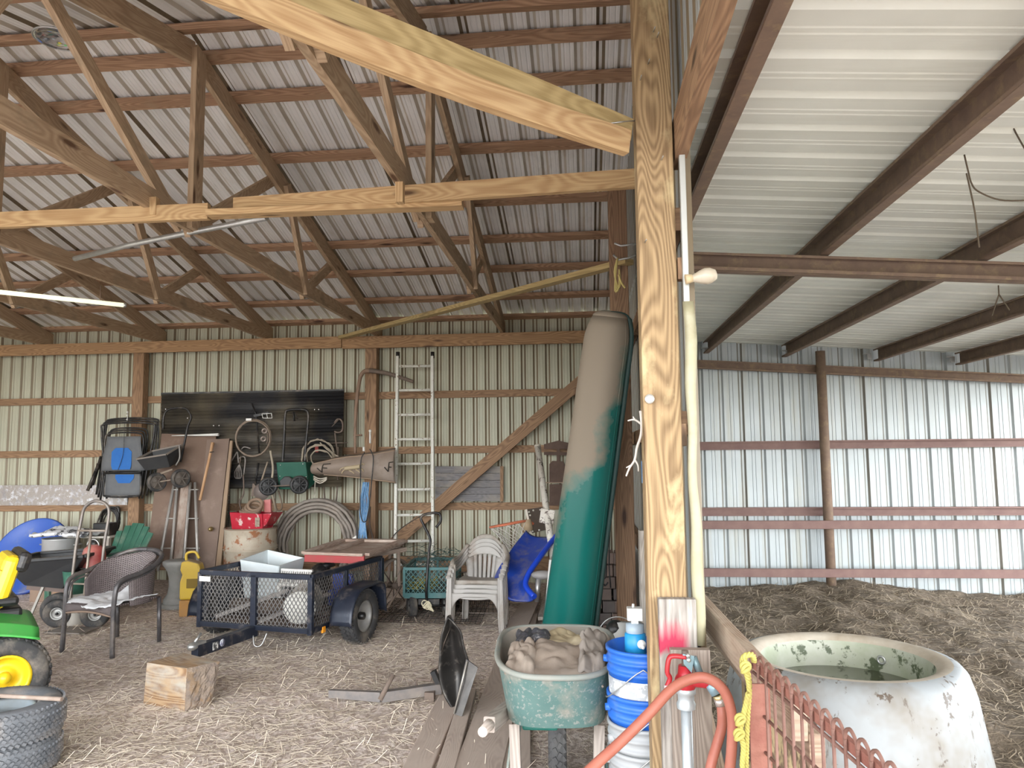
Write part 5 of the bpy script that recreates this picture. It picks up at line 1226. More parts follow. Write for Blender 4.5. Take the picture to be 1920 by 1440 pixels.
# ------------------------------------------------------------------ wire panels on the ground
def wiregrid(name, lb, c0, du, dv, nu, nv, rad, mat, group=None):
    mb = MB(); du, dv = V(du), V(dv)
    for i in range(nu+1): mb.tube([V(c0)+du*(i/nu), V(c0)+du*(i/nu)+dv], rad, 4)
    for j in range(nv+1): mb.tube([V(c0)+dv*(j/nv), V(c0)+dv*(j/nv)+du], rad, 4)
    return tag(mb.build(name, mat), lb, 'wire panel', group)
wm = plain('wire_dark', (.07, .055, .05), .7, .3)
a = PZ(690, 1165, .03); b = PZ(900, 1170, .03)
wiregrid('wire_fencing', 'dark wire mesh fencing lying flat under the green wagon', a, b-a, V((-.05, 1.1, 0)), 22, 14, .0035, wm)
r = thing('wire_cage', 'low wire cage lying on the ground behind the stacked plastic chairs', 'cage', (-1.12, 7.55, 0))
wg = MB()
for k in range(9): wg.tube([(-.32, -.2, .03+.04*k), (.32, -.2, .03+.04*k)], .003, 4); wg.tube([(-.32, .2, .03+.04*k), (.32, .2, .03+.04*k)], .003, 4)
for k in range(17):
    x = -.32+.04*k; wg.tube([(x, -.2, .03), (x, -.2, .35), (x, .2, .35), (x, .2, .03)], .003, 4)
wg.build('cage_wires', wm, r)
wg = MB()
for z in (.03, .35): wg.tube([(-.32, -.2, z), (.32, -.2, z), (.32, .2, z), (-.32, .2, z)], .006, 5, closed=True)
wg.build('cage_frame', plain('cage_frame', (.3, .25, .22), .6, .3), r)
# ------------------------------------------------------------------ stack of plastic armchairs
pc = plain('dusty_plastic', (.40, .37, .33), .5, 0, col2=(.31, .27, .23), scale=3, dust=(.25, .20, .16), dustamt=.45, dscale=5)
pc2 = plain('clean_plastic', (.46, .445, .425), .5, 0, col2=(.36, .33, .30), scale=3, dust=(.28, .225, .18), dustamt=.35)
def plastic_chair(lb, loc, rz, mat):
    r = thing('plastic_armchair', lb, 'chair', loc, rz, group='stacked plastic armchairs'); r.scale = (.85, .85, .85)
    # seat
    MB().grid(lambda u, v: (-.22+.44*u, -.24+.46*v, .40+.03*(1-v)*0-.02*math.sin(PI*u)-.03*v + (-.05*(1-v/.12) if v < .12 else 0)), 12, 12).build('seat', mat, r, solid=.012)
    # apron under the front edge
    MB().grid(lambda u, v: (-.24+.48*u, -.25-.01*math.sin(PI*u), .395-(.035+.13*abs(2*u-1)**5)*v), 18, 4).build('front_apron', mat, r, solid=.012)
    # back: shell with slats and arched top
    def bk(x, z):   # curved back surface
        t = (z-.36)/.46; return V((x*(1-.05*t), .21 + .12*t - .55*x*x, z))
    for i in range(5):
        x0 = -.085+.0425*i
        MB().grid(lambda u, v, x0=x0: bk(x0*(1+.35*v)+(u-.5)*.031*(1+.3*v), .37+.36*v), 2, 10).build('back_slat', mat, r, solid=.010)
    def shell(u, v):
        s = 2*u-1; ang = s*R_(88)
        xo = .265*math.sin(ang)*(1-.0*v); zt = .815 - .155*abs(s)**2.6
        zin = zt - .10 - .06*(1-abs(s))*0
        z = zin + (zt-zin)*v; p = bk(xo, z); p.y = max(p.y, -.05); return p
    MB().grid(lambda u, v: bk((2*u-1)*.24*math.cos(.5*abs(2*u-1)), (.725+.085*v) - (.06+.09*v)*abs(2*u-1)**2.2), 20, 6).build('top_rail', mat, r, solid=.012)
    for s in (-1, 1):
        # wing joining back and arm
        arm = [bk(s*.205, .70), bk(s*.245, .62)+V((s*.012, -.05, 0)), V((s*.275, .06, .585)), V((s*.285, -.08, .585)), V((s*.285, -.20, .575)), V((s*.28, -.25, .545))]
        P = curve_pts(arm, 5)
        MB().tube(P, .027, 8, flat=.55, up=(0, 0, 1)).build('armrest', mat, r)
        MB().grid(lambda u, v, s=s: bk(s*(.11+.02*v), .37+.32*v).lerp(bk(s*(.155+.07*v), .37+.32*v), u), 3, 10).build('back_side', mat, r, solid=.010)
        # front leg: wide tapering channel from arm to floor
        MB().grid(lambda u, v, s=s: (s*(.285-.055*u*(1-.35*abs(v-.3)) + .02*(1-v)), -.25-.02*(1-v)+.012*math.sin(PI*u), .555*v), 5, 12).grid(lambda u, v, s=s: (s*(.288+.02*(1-v)), -.25-.02*(1-v)+.07*u, .555*v), 3, 12).build('front_leg', mat, r, solid=.010)
        MB().grid(lambda u, v, s=s: (s*(.21-.05*u+.03*(1-v)), .20+.07*(1-v)+.01*math.sin(PI*u), .40*v), 4, 8).grid(lambda u, v, s=s: (s*(.213+.03*(1-v)), .20+.07*(1-v)-.05*u, .40*v), 3, 8).build('rear_leg', mat, r, solid=.010)
    return r
a, b = PZ(848, 1185, 0), PZ(938, 1192, 0); mid = (a+b)/2
dirn = b-a; rz = math.atan2(dirn.y, dirn.x)
for k, lb in enumerate(('bottom chair of the stack of dusty plastic armchairs', 'second from bottom chair in the stack of dusty plastic armchairs', 'second from top chair in the stack of dusty plastic armchairs', 'topmost chair of the stack of dusty plastic armchairs')):
    plastic_chair(lb, (mid.x+.004*k, mid.y+.24+.026*k, .034*k), R_(-4)+R_(1.2*k), pc2 if k < 3 else pc)
# ------------------------------------------------------------------ basketball hoop
r = thing('basketball_hoop', 'orange basketball hoop with a white net on a speckled pole beside the blue slide', 'hoop', PZ(1040, 1120, 0))
og = plain('hoop_orange', (.72, .19, .09), .45, 0, col2=(.55, .2, .12), scale=8)
hc = PY(955, 982, 8.0); bk0 = PY(988, 985, 8.0)
Rr = .225; rimM = TR((hc.x, hc.y, hc.z), ry=R_(-10), rx=R_(-3))
MB().torus(Rr*.92, .011, rimM, 36, 8).tube([rimM @ V((Rr*.92, 0, 0)), rimM @ V((Rr*1.12, .0, -.05))], .014).build('rim', og, r, world=True)
mb = MB(); nn = 12
for k in range(nn):
    for sg in (1, -1):
        P = []
        for j in range(7):
            t = j/6; a = 2*PI*(k+.5*sg*j)/nn; R0 = Rr*.92*(1-.55*t**.8); P.append(rimM @ V((R0*math.cos(a)+.10*t, R0*math.sin(a), -.01-.36*t)))
        mb.tube(P, .004, 4)
mb.build('net', plain('net_white', (.72, .68, .63), .8), r, world=True)
q = [PY(997, 1000, 7.95), PY(1026, 993, 8.25), PY(1020, 950, 8.25), PY(988, 955, 7.95)]
MB().hexa([q[0], q[1], q[1]+V((.02, .05, 0)), q[0]+V((.02, .05, 0)), q[3], q[2], q[2]+V((.02, .05, 0)), q[3]+V((.02, .05, 0))]).build('backboard', plain('board_tan', (.20, .155, .125), .8, col2=(.28, .22, .18), scale=5), r, world=True)
MB().bar(q[0]-V((.008, .01, 0)), q[3]-V((.008, .01, 0)), .022, .014, up=(0, 1, 0)).build('board_edge', plain('edge_pale', (.62, .56, .48), .6), r, world=True)
mb = MB()
for (x, y) in ((992, 960), (1000, 957), (1013, 956), (1022, 953), (999, 996), (1011, 994), (994, 966)): mb.ball(PY(x, y, 7.93), .010, 8, 6)
mb.build('bolt', plain('bolt_pale', (.75, .72, .66), .4, .4), r, world=True)
MB().tube([PY(985, 975, 7.95), PY(990, 996, 7.95)], .06, 12).build('mount', plain('mount_rust', (.40, .28, .16), .7, col2=(.5, .4, .28), scale=14), r, world=True)
sp_m = plain('speckled_white', (.72, .69, .62), .5, 0, spots=(.14, .10, .08), spotscale=22, spotamt=.16, col2=(.58, .52, .44), scale=9)
a, b = PY(1008, 836, 7.9), PY(1047, 1120, 7.0)
r = thing('speckled_pole', 'white pole with flaking dark specks leaning behind the canoe', 'pole', b.to_tuple())
MB().tube([a, b], .033, 14).build('pole_tube', sp_m, r, world=True)
MB().tube([a-(b-a)*.002, a+(b-a)*.01], .036, 14).build('end_collar', plain('collar', (.55, .5, .42), .6), r, world=True)
MB().box(a.lerp(b, .50), (.14, .05, .14), M=Matrix.Rotation(.15, 3, 'Y')).build('pole_bracket', sp_m, r, world=True, bevel=.005)
# ------------------------------------------------------------------ blue slide
r = thing('blue_slide', 'curved blue plastic slide leaning between the plastic chairs and the canoe', 'slide', PZ(985, 1150, 0))
C = [PY(1022, 1008, 7.55), PY(1004, 1030, 7.35), PY(984, 1058, 7.1), PY(966, 1086, 6.95), PY(963, 1108, 6.85), PY(980, 1128, 6.72)]
CP = curve_pts(C, 5)
def slide(u, v):
    i = v*(len(CP)-1); k = min(int(i), len(CP)-2); p = CP[k].lerp(CP[k+1], i-k); d = (CP[k+1]-CP[k]).normalized()
    side = V((.90, -.42, .05)).normalized(); nrm_ = d.cross(side).normalized()
    s = 2*u-1
    return p + side*(s*(.20-.05*v)) + nrm_*(.075*abs(s)**4) - nrm_*.0
MB().grid(slide, 14, 26).build('slide_bed', plain('slide_blue', (.014, .05, .36), .35, 0, col2=(.02, .07, .40), scale=4, dust=(.19, .18, .24), dustamt=.5, dscale=6), r, world=True, solid=.02)
MB().tube([slide(1, i/26) for i in range(27)], .026, 8).build('slide_lip', plain('slide_edge', (.015, .07, .62), .3), r, world=True)
# grey saddle-like thing and boards behind the slide
r = thing('bicycle_seat', 'grey padded seat on a steel stem between the slide and the canoe', 'seat', PZ(1012, 1150, 0))
MB().ball(PY(1018, 1078, 6.75), .085, 16, 10, (1.25, .7, .45)).build('seat_pad', plain('grey_pad', (.27, .26, .255), .6, col2=(.36, .34, .33), scale=6), r, world=True)
MB().tube([PY(1010, 1084, 6.75), PY(1006, 1128, 6.75)], .024, 10).build('stem', plain('stem_steel', (.42, .41, .40), .4, .6), r, world=True)
r.children[0].location = r.children[0].location
for i, (pts, lb, mt) in enumerate(((((1000, 1125), (975, 1178)), 'dark notched timber scrap lying behind the slide foot', 'dirtywood'), (((1034, 1105), (1022, 1160)), 'pale torn board scrap beside the canoe foot', 'graywood'), (((955, 1120), (1000, 1130)), 'short grey board scrap under the slide', 'dirtywood'))):
    a = PZ(*pts[0], .06); b = PZ(*pts[1], .05)
    tag(MB().bar(a, b, .13, .03).build('board_scrap', M[mt]), lb, 'board')
tag(MB().bar(PY(1040, 1050, 6.3)+V((-.02, 0, 0)), PZ(1022, 1200, .02), .05, .02, up=(0, -1, 0)).build('white_lath', M['white']), 'thin white lath standing beside the canoe foot', 'lath')
# ------------------------------------------------------------------ green canoe standing against the partition
A = PY(1160, 600, 4.95); B = PZ(1052, 1235, 0.04)
B = V((-.19, 5.32, .02)); A = V((.185, 4.98, 2.44))
r = thing('green_canoe', 'long green plastic canoe standing on end against the partition, its top dusty brown', 'canoe', B.to_tuple())
ax = (A-B); LC = ax.length; axn = ax.normalized()
face = V((-.42, -.90, 0)); face = (face - axn*face.dot(axn)).normalized(); sd = axn.cross(face).normalized()   # hull bottom faces the room
def cw(t):   # half width along the canoe, pointed-round tips
    return (.178-.035*t)*(1-max(0, (t-.93)/.07)**2.2*.22)
def hull(u, v):
    a = PI*u; w = cw(v); dpt_ = .17*(1-max(0, (v-.93)/.07)**2*.25)
    x = math.cos(a); y = math.sin(a)
    x = math.copysign(abs(x)**.75, x); y = y**.8
    return B + axn*(LC*v - .0) + sd*(x*w) + face*(y*dpt_)
def tip(u, v):
    a = PI*u; e = hull(u, 1.0); c = B + axn*(LC+.03) + face*.03
    return e.lerp(c, 1-math.cos(v*PI/2)) + axn*(.02*math.sin(v*PI))
cm, nt, N, L, bs = _new('canoe_green')
tc = N.new('ShaderNodeTexCoord'); sx = N.new('ShaderNodeSeparateXYZ'); L.new(tc.outputs['Object'], sx.inputs[0])
nz = N.new('ShaderNodeTexNoise'); nz.inputs['Scale'].default_value = 2.2; nz.inputs['Detail'].default_value = 7; nz.inputs['Roughness'].default_value = .6; L.new(tc.outputs['Object'], nz.inputs['Vector'])
mr = N.new('ShaderNodeMath'); mr.operation = 'MULTIPLY_ADD'; mr.inputs[1].default_value = 1.3; mr.inputs[2].default_value = -.65; L.new(nz.outputs['Fac'], mr.inputs[0])
ad = N.new('ShaderNodeMath'); L.new(sx.outputs['Z'], ad.inputs[0]); L.new(mr.outputs[0], ad.inputs[1])
# the dust lies on the side turned to the barn's open front, a tide line across the hull
m2 = N.new('ShaderNodeMath'); m2.operation = 'MULTIPLY_ADD'; m2.inputs[1].default_value = -2.0; L.new(sx.outputs['X'], m2.inputs[0]); L.new(ad.outputs[0], m2.inputs[2])
mp_ = N.new('ShaderNodeMapRange'); mp_.inputs['From Min'].default_value = .98; mp_.inputs['From Max'].default_value = 1.2; L.new(m2.outputs[0], mp_.inputs['Value'])
mx = N.new('ShaderNodeMix'); mx.data_type = 'RGBA'; mx.inputs[6].default_value = (.006, .125, .108, 1); mx.inputs[7].default_value = (.25, .205, .155, 1); L.new(mp_.outputs[0], mx.inputs[0]); L.new(mx.outputs[2], bs.inputs['Base Color'])
rr_ = N.new('ShaderNodeMapRange'); rr_.inputs['To Min'].default_value = .22; rr_.inputs['To Max'].default_value = .85; L.new(mp_.outputs[0], rr_.inputs['Value']); L.new(rr_.outputs[0], bs.inputs['Roughness'])
MB().grid(hull, 28, 40).grid(tip, 28, 8).build('hull', cm, r, world=True, solid=.012)
gn = plain('gunwale', (.22, .20, .155), .6, 0, col2=(.12, .14, .115), scale=3); gn2 = plain('gunwale_shaded', (.02, .05, .045), .6)  # right gunwale: its shaded side is put into a darker colour
for s, u in ((1, 0.0), (-1, 1.0)):
    MB().tube([hull(u, i/40)+sd*(s*.012)-face*.012 for i in range(41)]+[tip(u, i/8)-face*.012 for i in range(1, 9)], .017, 8).build('gunwale', gn if s < 0 else gn2, r, world=True)
    MB().tube([hull(.07 if u == 0 else .93, i/40)+face*.006 for i in range(41)], .008, 6).build('rub_strake', cm, r, world=True)
# ------------------------------------------------------------------ pavers stacked behind the canoe foot
br1 = [plain('paver_a', (.15, .115, .10), .9, col2=(.22, .165, .14), scale=9), plain('paver_b', (.20, .13, .105), .9, col2=(.25, .19, .16), scale=9), plain('paver_c', (.12, .10, .095), .9, col2=(.19, .16, .145), scale=9)]
k = 0
rows = ['bottom', 'second', 'third', 'fourth', 'fifth', 'sixth', 'seventh', 'eighth']
for row in range(8):
    for c_ in range(4):
        if row > 4 and c_ == 0: continue
        x = -.075 + .105*c_ + (.02 if row % 2 else 0) + random.uniform(-.008, .008)
        y = 6.25 + (.03 if row % 3 == 1 else 0) + random.uniform(-.012, .012)
        o = MB().box((x, y, .05+row*.094), (.098, .20, .088), rz=random.uniform(-.06, .06)).build('paver', br1[(row*3+c_*5+row//2) % 3], bevel=.006)
        tag(o, f'{["leftmost", "second", "third", "rightmost"][c_]} brown paver in the {rows[row]} row of the stack behind the canoe', 'paver', 'stacked pavers')
        k += 1
tag(MB().bar((.10, 6.36, .0), (.12, 6.38, .0), .01, .01).build('x', M['black']), 'x', 'x'); bpy.data.objects.remove(bpy.data.objects['x'])
r = thing('hanging_wires', 'pair of black cords hanging in front of the pavers', 'cord', PY(1138, 1095, 6.05))
for pts in (((1136, 1000), (1137, 1050), (1136, 1080), (1130, 1088), (1134, 1098), (1140, 1092)), ((1143, 1000), (1142, 1060), (1145, 1102))):
    MB().tube(curve_pts([PY(x, y, 6.08) for x, y in pts], 5), .006, 6).build('cord', M['black'], r, world=True)
# grey board leaning behind the second post, on the partition
tag(MB().bar((.335, 4.95, -.0), (.345, 5.0, 1.05), .03, .16, up=(0, 1, 0)).build('gray_plank', M['graywood']), 'grey plank standing against the partition right of the second post', 'board')
# white jug behind the wheelbarrow
p = PY(1168, 1180, 4.6)
r = thing('clear_jug', 'cloudy plastic jug with a wire bail standing behind the wheelbarrow', 'jug', (p.x, 4.62, 0))
MB().lathe([(.001, 0), (.095, 0), (.10, .02), (.10, .40), (.085, .47), (.04, .52), (.035, .55), (.001, .55)], 24).build('jug_body', plain('cloudy_plastic', (.55, .56, .55), .4, col2=(.42, .41, .38), scale=5), r)
MB().tube(circle_pts((-.03, -.02, .47), .115, WALLROT, 18, 0, PI), .003, 5).build('bail', M['galv'], r)
MB().ball((-.04, .02, .50), .06, 12, 8).build('dark_cap', M['black'], r)
# ------------------------------------------------------------------ floor planks
def plank(lb, a, b, w, th, mat, z=.0, lift=0.0):
    A = PZ(*a, z+th); B = PZ(*b, z+th); A.z = z+th/2+lift; B.z = z+th/2+lift
    return tag(MB().bar(A, B, w, th).build('floor_plank', mat, bevel=.004), lb, 'plank')
plank('left dusty plank on the ground, ending under the plow blade', (776, 1452), (860, 1268), .145, .035, M['dirtywood'])
plank('narrow dusty plank lying beside the left plank under the plow blade', (832, 1450), (880, 1290), .09, .05, M['dirtywood'])
plank('widest dusty plank running back past the plow blade to the canoe', (892, 1452), (985, 1150), .235, .04, M['dirtywood'])
plank('flat dusty plank half under the wheelbarrow', (955, 1470), (965, 1300), .20, .03, M['dirtywood'])
plank('thin dark plank on the ground right of the plastic chairs', (946, 1200), (1002, 1110), .14, .045, M['dirtywood'], .0)
# ------------------------------------------------------------------ plow blade and its arm
r = thing('snow_plow', 'black curved steel plow blade standing on end with its flat arm lying on the dirt', 'plow', PZ(860, 1335, 0))
bm = plain('blade_steel', (.028, .026, .026), .38, .5, col2=(.06, .055, .05), scale=5, dust=(.26, .23, .20), dustamt=.22, dscale=12)
Lp = [(838, 1158), (826, 1195), (823, 1232), (822, 1262), (826, 1290), (836, 1315), (852, 1338)]
Rp = [(840, 1160), (862, 1185), (868, 1212), (876, 1238), (884, 1262), (878, 1300), (862, 1340)]
LP = curve_pts([PY(x, y, 4.62) for x, y in Lp], 4); RP = curve_pts([PY(x, y, 4.50) for x, y in Rp], 4)
def mold(u, v):
    i = v*(len(LP)-1); k = min(int(i), len(LP)-2); a = LP[k].lerp(LP[k+1], i-k); b = RP[k].lerp(RP[k+1], i-k)
    w = (b-a).length
    return a.lerp(b, u) + V((0, .55*w*math.sin(PI*u)+.02, 0))
MB().grid(mold, 14, 26).build('moldboard', bm, r, world=True, solid=.010)
E1 = [PY(x, y, 4.49) for x, y in ((884, 1262), (893, 1256), (872, 1340), (856, 1343))]
E1 = [PY(874, 1236, 4.49), PY(896, 1252, 4.46), PY(866, 1344, 4.44), PY(850, 1338, 4.47)]
MB().hexa([p+V((0, .012, 0)) for p in E1[::-1]]+[p for p in E1[::-1]]).build('cutting_edge', plain('edge_steel', (.06, .055, .055), .35, .6, col2=(.14, .13, .12), scale=10), r, world=True)
MB().tube([PY(876, 1240, 4.48), PY(866, 1280, 4.46), PY(851, 1338, 4.46)], .005, 5).build('bright_seam', plain('bright_seam', (.5, .47, .42), .4, .5), r, world=True)
mb = MB(); mb.hexa([PY(822, 1240, 4.66), PY(832, 1205, 4.66), PY(832, 1205, 4.72), PY(822, 1240, 4.72), PY(826, 1225, 4.64), PY(845, 1175, 4.62), PY(845, 1175, 4.68), PY(826, 1225, 4.70)]); mb.build('back_rib', M['rustdk'], r, world=True)
MB().bar(PY(812, 1258, 4.75), PY(822, 1280, 4.75), .05, .03).build('back_bracket', M['black'], r, world=True)
a, b, c = PZ(618, 1300, .05), PZ(715, 1306, .06), PZ(826, 1290, .07)
sm = plain('arm_steel', (.16, .15, .155), .5, .4, col2=(.28, .25, .23), scale=8, dust=(.34, .29, .25), dustamt=.4)
MB().bar(a, b, .03, .045, taper=1.3).build('thin_bar', sm, r, world=True)
MB().bar(b, c, .05, .06).build('wide_bar', sm, r, world=True)
MB().tube([b+V((0, -.03, -.01)), b+V((.07, .02, .13))], .016, 8).build('lever_pin', M['rustdk'], r, world=True)
q = b.lerp(c, .72)
MB().tube([q+V((-.05, 0, .03)), q+V((-.05, 0, .07)), q+V((.04, 0, .06)), q+V((.05, 0, .11)), q+V((.12, .05, .17))], .008, 6).box(q+V((.04, -.02, -.03)), (.06, .05, .06)).build('bolt_bracket', M['rustdk'], r, world=True)
# ------------------------------------------------------------------ wheelbarrow
r = thing('wheelbarrow', 'dusty green steel wheelbarrow seen from its handle end, heaped with old jackets', 'wheelbarrow', (-.16, 3.65, 0), R_(2))
bg_ = plain('barrow_green', (.085, .17, .16), .55, .1, col2=(.13, .22, .205), scale=9, amt=.6, spots=(.26, .29, .27), spotscale=55, spotamt=.16, dust=(.36, .31, .26), dustamt=.3, dscale=6)
din = plain('barrow_inside', (.40, .335, .28), .9, col2=(.28, .29, .26), scale=5, dust=(.45, .38, .32), dustamt=.5)
def sup(t, a, b, n=3.2):
    c, s = math.cos(t), math.sin(t); return a*math.copysign(abs(c)**(2/n), c), b*math.copysign(abs(s)**(2/n), s)
yn, yf = -.47, .50
def tub(u, v, k=0.0):      # v 0 bottom .. 1 rim; near side at -Y
    t = 2*PI*u; 
    xt, yt = sup(t, .275+.045*math.sin(t)*1.0, (yf-yn)/2); xb, yb = sup(t, .215, .26)
    yt += .015; yb += -.13
    e = v
    z = .405 - .005*math.sin(t) + (.226-.0*math.sin(t))*v
    x = xb+(xt-xb)*e; y = yb+(yt-yb)*(e**1.15 if math.sin(t) > 0 else e)
    return (x*(1-k), y*(1-k), z+k*.3)
MB().grid(tub, 64, 10, wrap=True).build('tub', bg_, r)
MB().grid(lambda u, v: tub(1-u, v, .018), 64, 10, wrap=True).build('tub_lining', din, r)
MB().grid(lambda u, v: V(tub(u, 0, .01))*v + V((0, -.13, .385))*(1-v), 64, 4, wrap=True).build('tub_bottom', bg_, r)
MB().tube([tub(i/64, 1.0) for i in range(64)], .013, 8, closed=True).build('rim', plain('rim_dusty2', (.36, .335, .29), .7, col2=(.22, .26, .24), scale=8), r)
gripm = wood('grip_wood', (.42, .35, .3), (.6, .52, .46)); hwood = wood('handle_grey', (.33, .28, .245), (.50, .43, .38))
for s in (-1, 1):
    MB().bar((s*.15, .45, .30), (s*.275, -.46, .445), .05, .062).build('handle_bar', hwood, r, bevel=.006)
    MB().tube([(s*.272, -.44, .443), (s*.278, -.485, .447), (s*.290, -.57, .455)], [.026, .021, .02], 12).build('grip', gripm, r)
    MB().bar((s*.195, -.20, .34), (s*.24, -.36, .0), .012, .04, up=(0, 1, 0)).bar((s*.16, .10, .33), (s*.235, -.34, .02), .012, .03, up=(0, 1, 0)).build('leg', bg_, r, bevel=.003)
    MB().bar((s*.185, -.22, .36), (s*.165, -.40, .05), .045, .05, up=(0, 1, 0)).build('wood_riser', hwood, r)
MB().bar((-.235, -.37, .06), (.235, -.37, .06), .012, .045).build('leg_brace', bg_, r, bevel=.003)
wheel(r, (.0, .14, .195), .195, .085, .10, tm=plain('barrow_tire', (.07, .07, .075), .85, col2=(.13, .125, .12), scale=8), lugs=30)
for x in (-.03, 0, .03): pass
MB().box((.0-.075, -.02, .345), (.16, .30, .05)).build('cross_block', plain('teal_block', (.02, .16, .13), .5), r, bevel=.01)
Wm = r.matrix_basis
def heap(x, y):   # cloth heap height
    return .570 + .035*mnoise.noise(V((x*5, y*5, 2))) + .016*mnoise.noise(V((x*11, y*9, 5))) + .005*mnoise.noise(V((x*25, y*21, 9))) + .05*math.exp(-((x-.0)**2+(y+.0)**2)*18)
def cl(name, lb, outline, dz, mat, amp=1.0):
    """cloth patch over the heap: outline is four corners in barrow coordinates"""
    q = [V((*p, 0)) for p in outline]
    def fn(u, v):
        p = q[0].lerp(q[1], u).lerp(q[3].lerp(q[2], u), v)
        w = .03*mnoise.noise(V((u*3+dz*50, v*3, 8)))
        p += V((w*math.sin(v*9+dz*70), w*math.cos(u*7), 0))
        ed = min(1, 6*min(u, 1-u, v, 1-v))
        return (p.x, p.y, heap(p.x, p.y)*1.0 + dz - .035*(1-ed)**2 + amp*(.022*abs(mnoise.noise(V((u*3.2+dz*90, v*3.6, 3)))) + .003*math.sin(12*u+7*v+5*mnoise.noise(V((u*3, v*3, 1))))))
    mb = MB().grid(fn, 40, 40); mb.v = [Wm @ p for p in mb.v]
    return tag(mb.build(name, mat, solid=.010), lb, 'jacket')
jk = plain('tan_canvas', (.30, .235, .185), .95, col2=(.38, .31, .255), scale=5, dust=(.43, .36, .30), dustamt=.4, bump=.3)
jk2 = plain('khaki_lining', (.46, .37, .22), .9, col2=(.52, .44, .30), scale=5, dust=(.3, .25, .2), dustamt=.3)
jk3 = plain('black_shiny', (.035, .036, .045), .35, col2=(.08, .08, .09), scale=8, spots=(.30, .29, .29), spotscale=14, spotamt=.18)
cl('work_jacket', 'dusty tan canvas jacket spread over the front of the wheelbarrow heap', [(-.19, -.36), (.20, -.36), (.20, .08), (-.10, .10)], .035, jk)
cl('work_jacket', 'tan jacket sleeve bunched along the left side of the wheelbarrow', [(-.215, -.33), (-.08, -.35), (-.11, .10), (-.225, .12)], .055, jk)
cl('jacket_lining', 'khaki quilted lining showing at the back of the wheelbarrow heap', [(-.05, .05), (.20, .03), (.14, .30), (-.06, .36)], .05, jk2)
cl('black_raincoat', 'black shiny raincoat showing at the back left of the wheelbarrow heap', [(-.20, .02), (-.03, .02), (-.04, .24), (-.20, .28)], .06, jk3, 1.6)
cl('work_jacket', 'greyish tan jacket heaped at the right side of the wheelbarrow', [(.10, -.34), (.21, -.30), (.24, .26), (.12, .22)], .07, plain('grey_canvas', (.30, .255, .22), .95, col2=(.40, .35, .31), scale=6, bump=.3), 1.4)
# ------------------------------------------------------------------ nested buckets
bb = plain('bucket_blue', (.012, .115, .55), .4, 0, col2=(.03, .16, .62), scale=6, dust=(.10, .20, .42), dustamt=.2, dscale=9)
bw_ = plain('bucket_white', (.42, .44, .46), .45, 0, col2=(.34, .34, .34), scale=4, dust=(.42, .37, .32), dustamt=.25)
bc_ = PY(1208, 1240, 3.22)
def bucket(lb, z, mat, band, rot):
    r = thing('plastic_bucket', lb, 'bucket', (bc_.x, 3.22, z), rot, group='nested plastic buckets')
    MB().lathe([(.001, .004), (.130, .004), (.132, 0), (.137, .01), (.146, .27), (.153, .272), (.153, .284), (.147, .287), (.148, .312), (.155, .314), (.155, .325), (.149, .328), (.150, .352), (.157, .354), (.157, .366), (.150, .37), (.146, .366), (.133, .016), (.001, .014)], 44).build('bucket_body', mat, r)
    if band:
        MB().lathe([(.1395, .10), (.1462, .255), (.1480, .255), (.1412, .10)], 44, close=True).build('label_band', band, r)
    MB().tube([V((.158*math.cos(t), .158*math.sin(t), .31-.15*abs(math.sin((t+PI/2)))**1.2)) for t in [PI*1.0+PI*i/20 for i in range(21)]], .0028, 5).build('bail', M['galv'], r)
    for s in (-1, 1): MB().lathe([(.001, .166), (.014, .166), (.016, .148)], 10, TR((0, 0, .31), ry=s*PI/2)).build('bail_ear', mat, r)
    return r
bucket('bottom bucket, white, of the nested stack beside the big post', 0, bw_, None, 0)
bucket('white bucket second from bottom in the nested stack, under two blue ones', .105, bw_, None, .4)
bucket('blue bucket in the middle of the nested stack beside the big post', .215, bb, None, .2)
bucket('top blue bucket with a white label band in the nested stack', .395, bb, plain('label_white', (.46, .48, .50), .5, col2=(.36, .37, .39), scale=5, spots=(.75, .77, .8), spotscale=16, spotamt=.3), -.1)
# camp lantern standing in the top bucket
p = PY(1192, 1225, 3.20)
r = thing('camp_stove_bottle', 'white and blue torch bottle standing in the top blue bucket', 'bottle', (p.x, 3.21, .415))
MB().lathe([(.001, 0), (.070, 0), (.074, .02), (.075, .26), (.068, .295), (.045, .315), (.001, .318)], 28).build('bottle_body', plain('bottle_cream', (.62, .60, .55), .4, col2=(.7, .68, .64), scale=4), r)
MB().lathe([(.040, .315), (.044, .32), (.043, .395), (.036, .40), (.001, .40)], 24).build('blue_collar', plain('lantern_blue', (.02, .29, .62), .4), r)
MB().lathe([(.036, .40), (.038, .405), (.037, .435), (.001, .44)], 24).build('grey_collar', plain('collar_greyblue', (.35, .43, .50), .4), r)
mb = MB(); mb.box((0, 0, .475), (.062, .05, .05)).box((.0, -.0, .445), (.03, .03, .03)).tube([(-.005, 0, .50), (-.005, 0, .515)], .006); mb.build('nozzle_head', M['white'], r, bevel=.008)
MB().lathe([(.016, 0), (.018, .012), (.001, .014)], 16, TR((.022, -.044, .365), rx=PI/2)).lathe([(.007, .0), (.007, .03), (.001, .03)], 10, TR((.026, -.048, .358), rx=PI/2)).build('knob', M['white'], r)
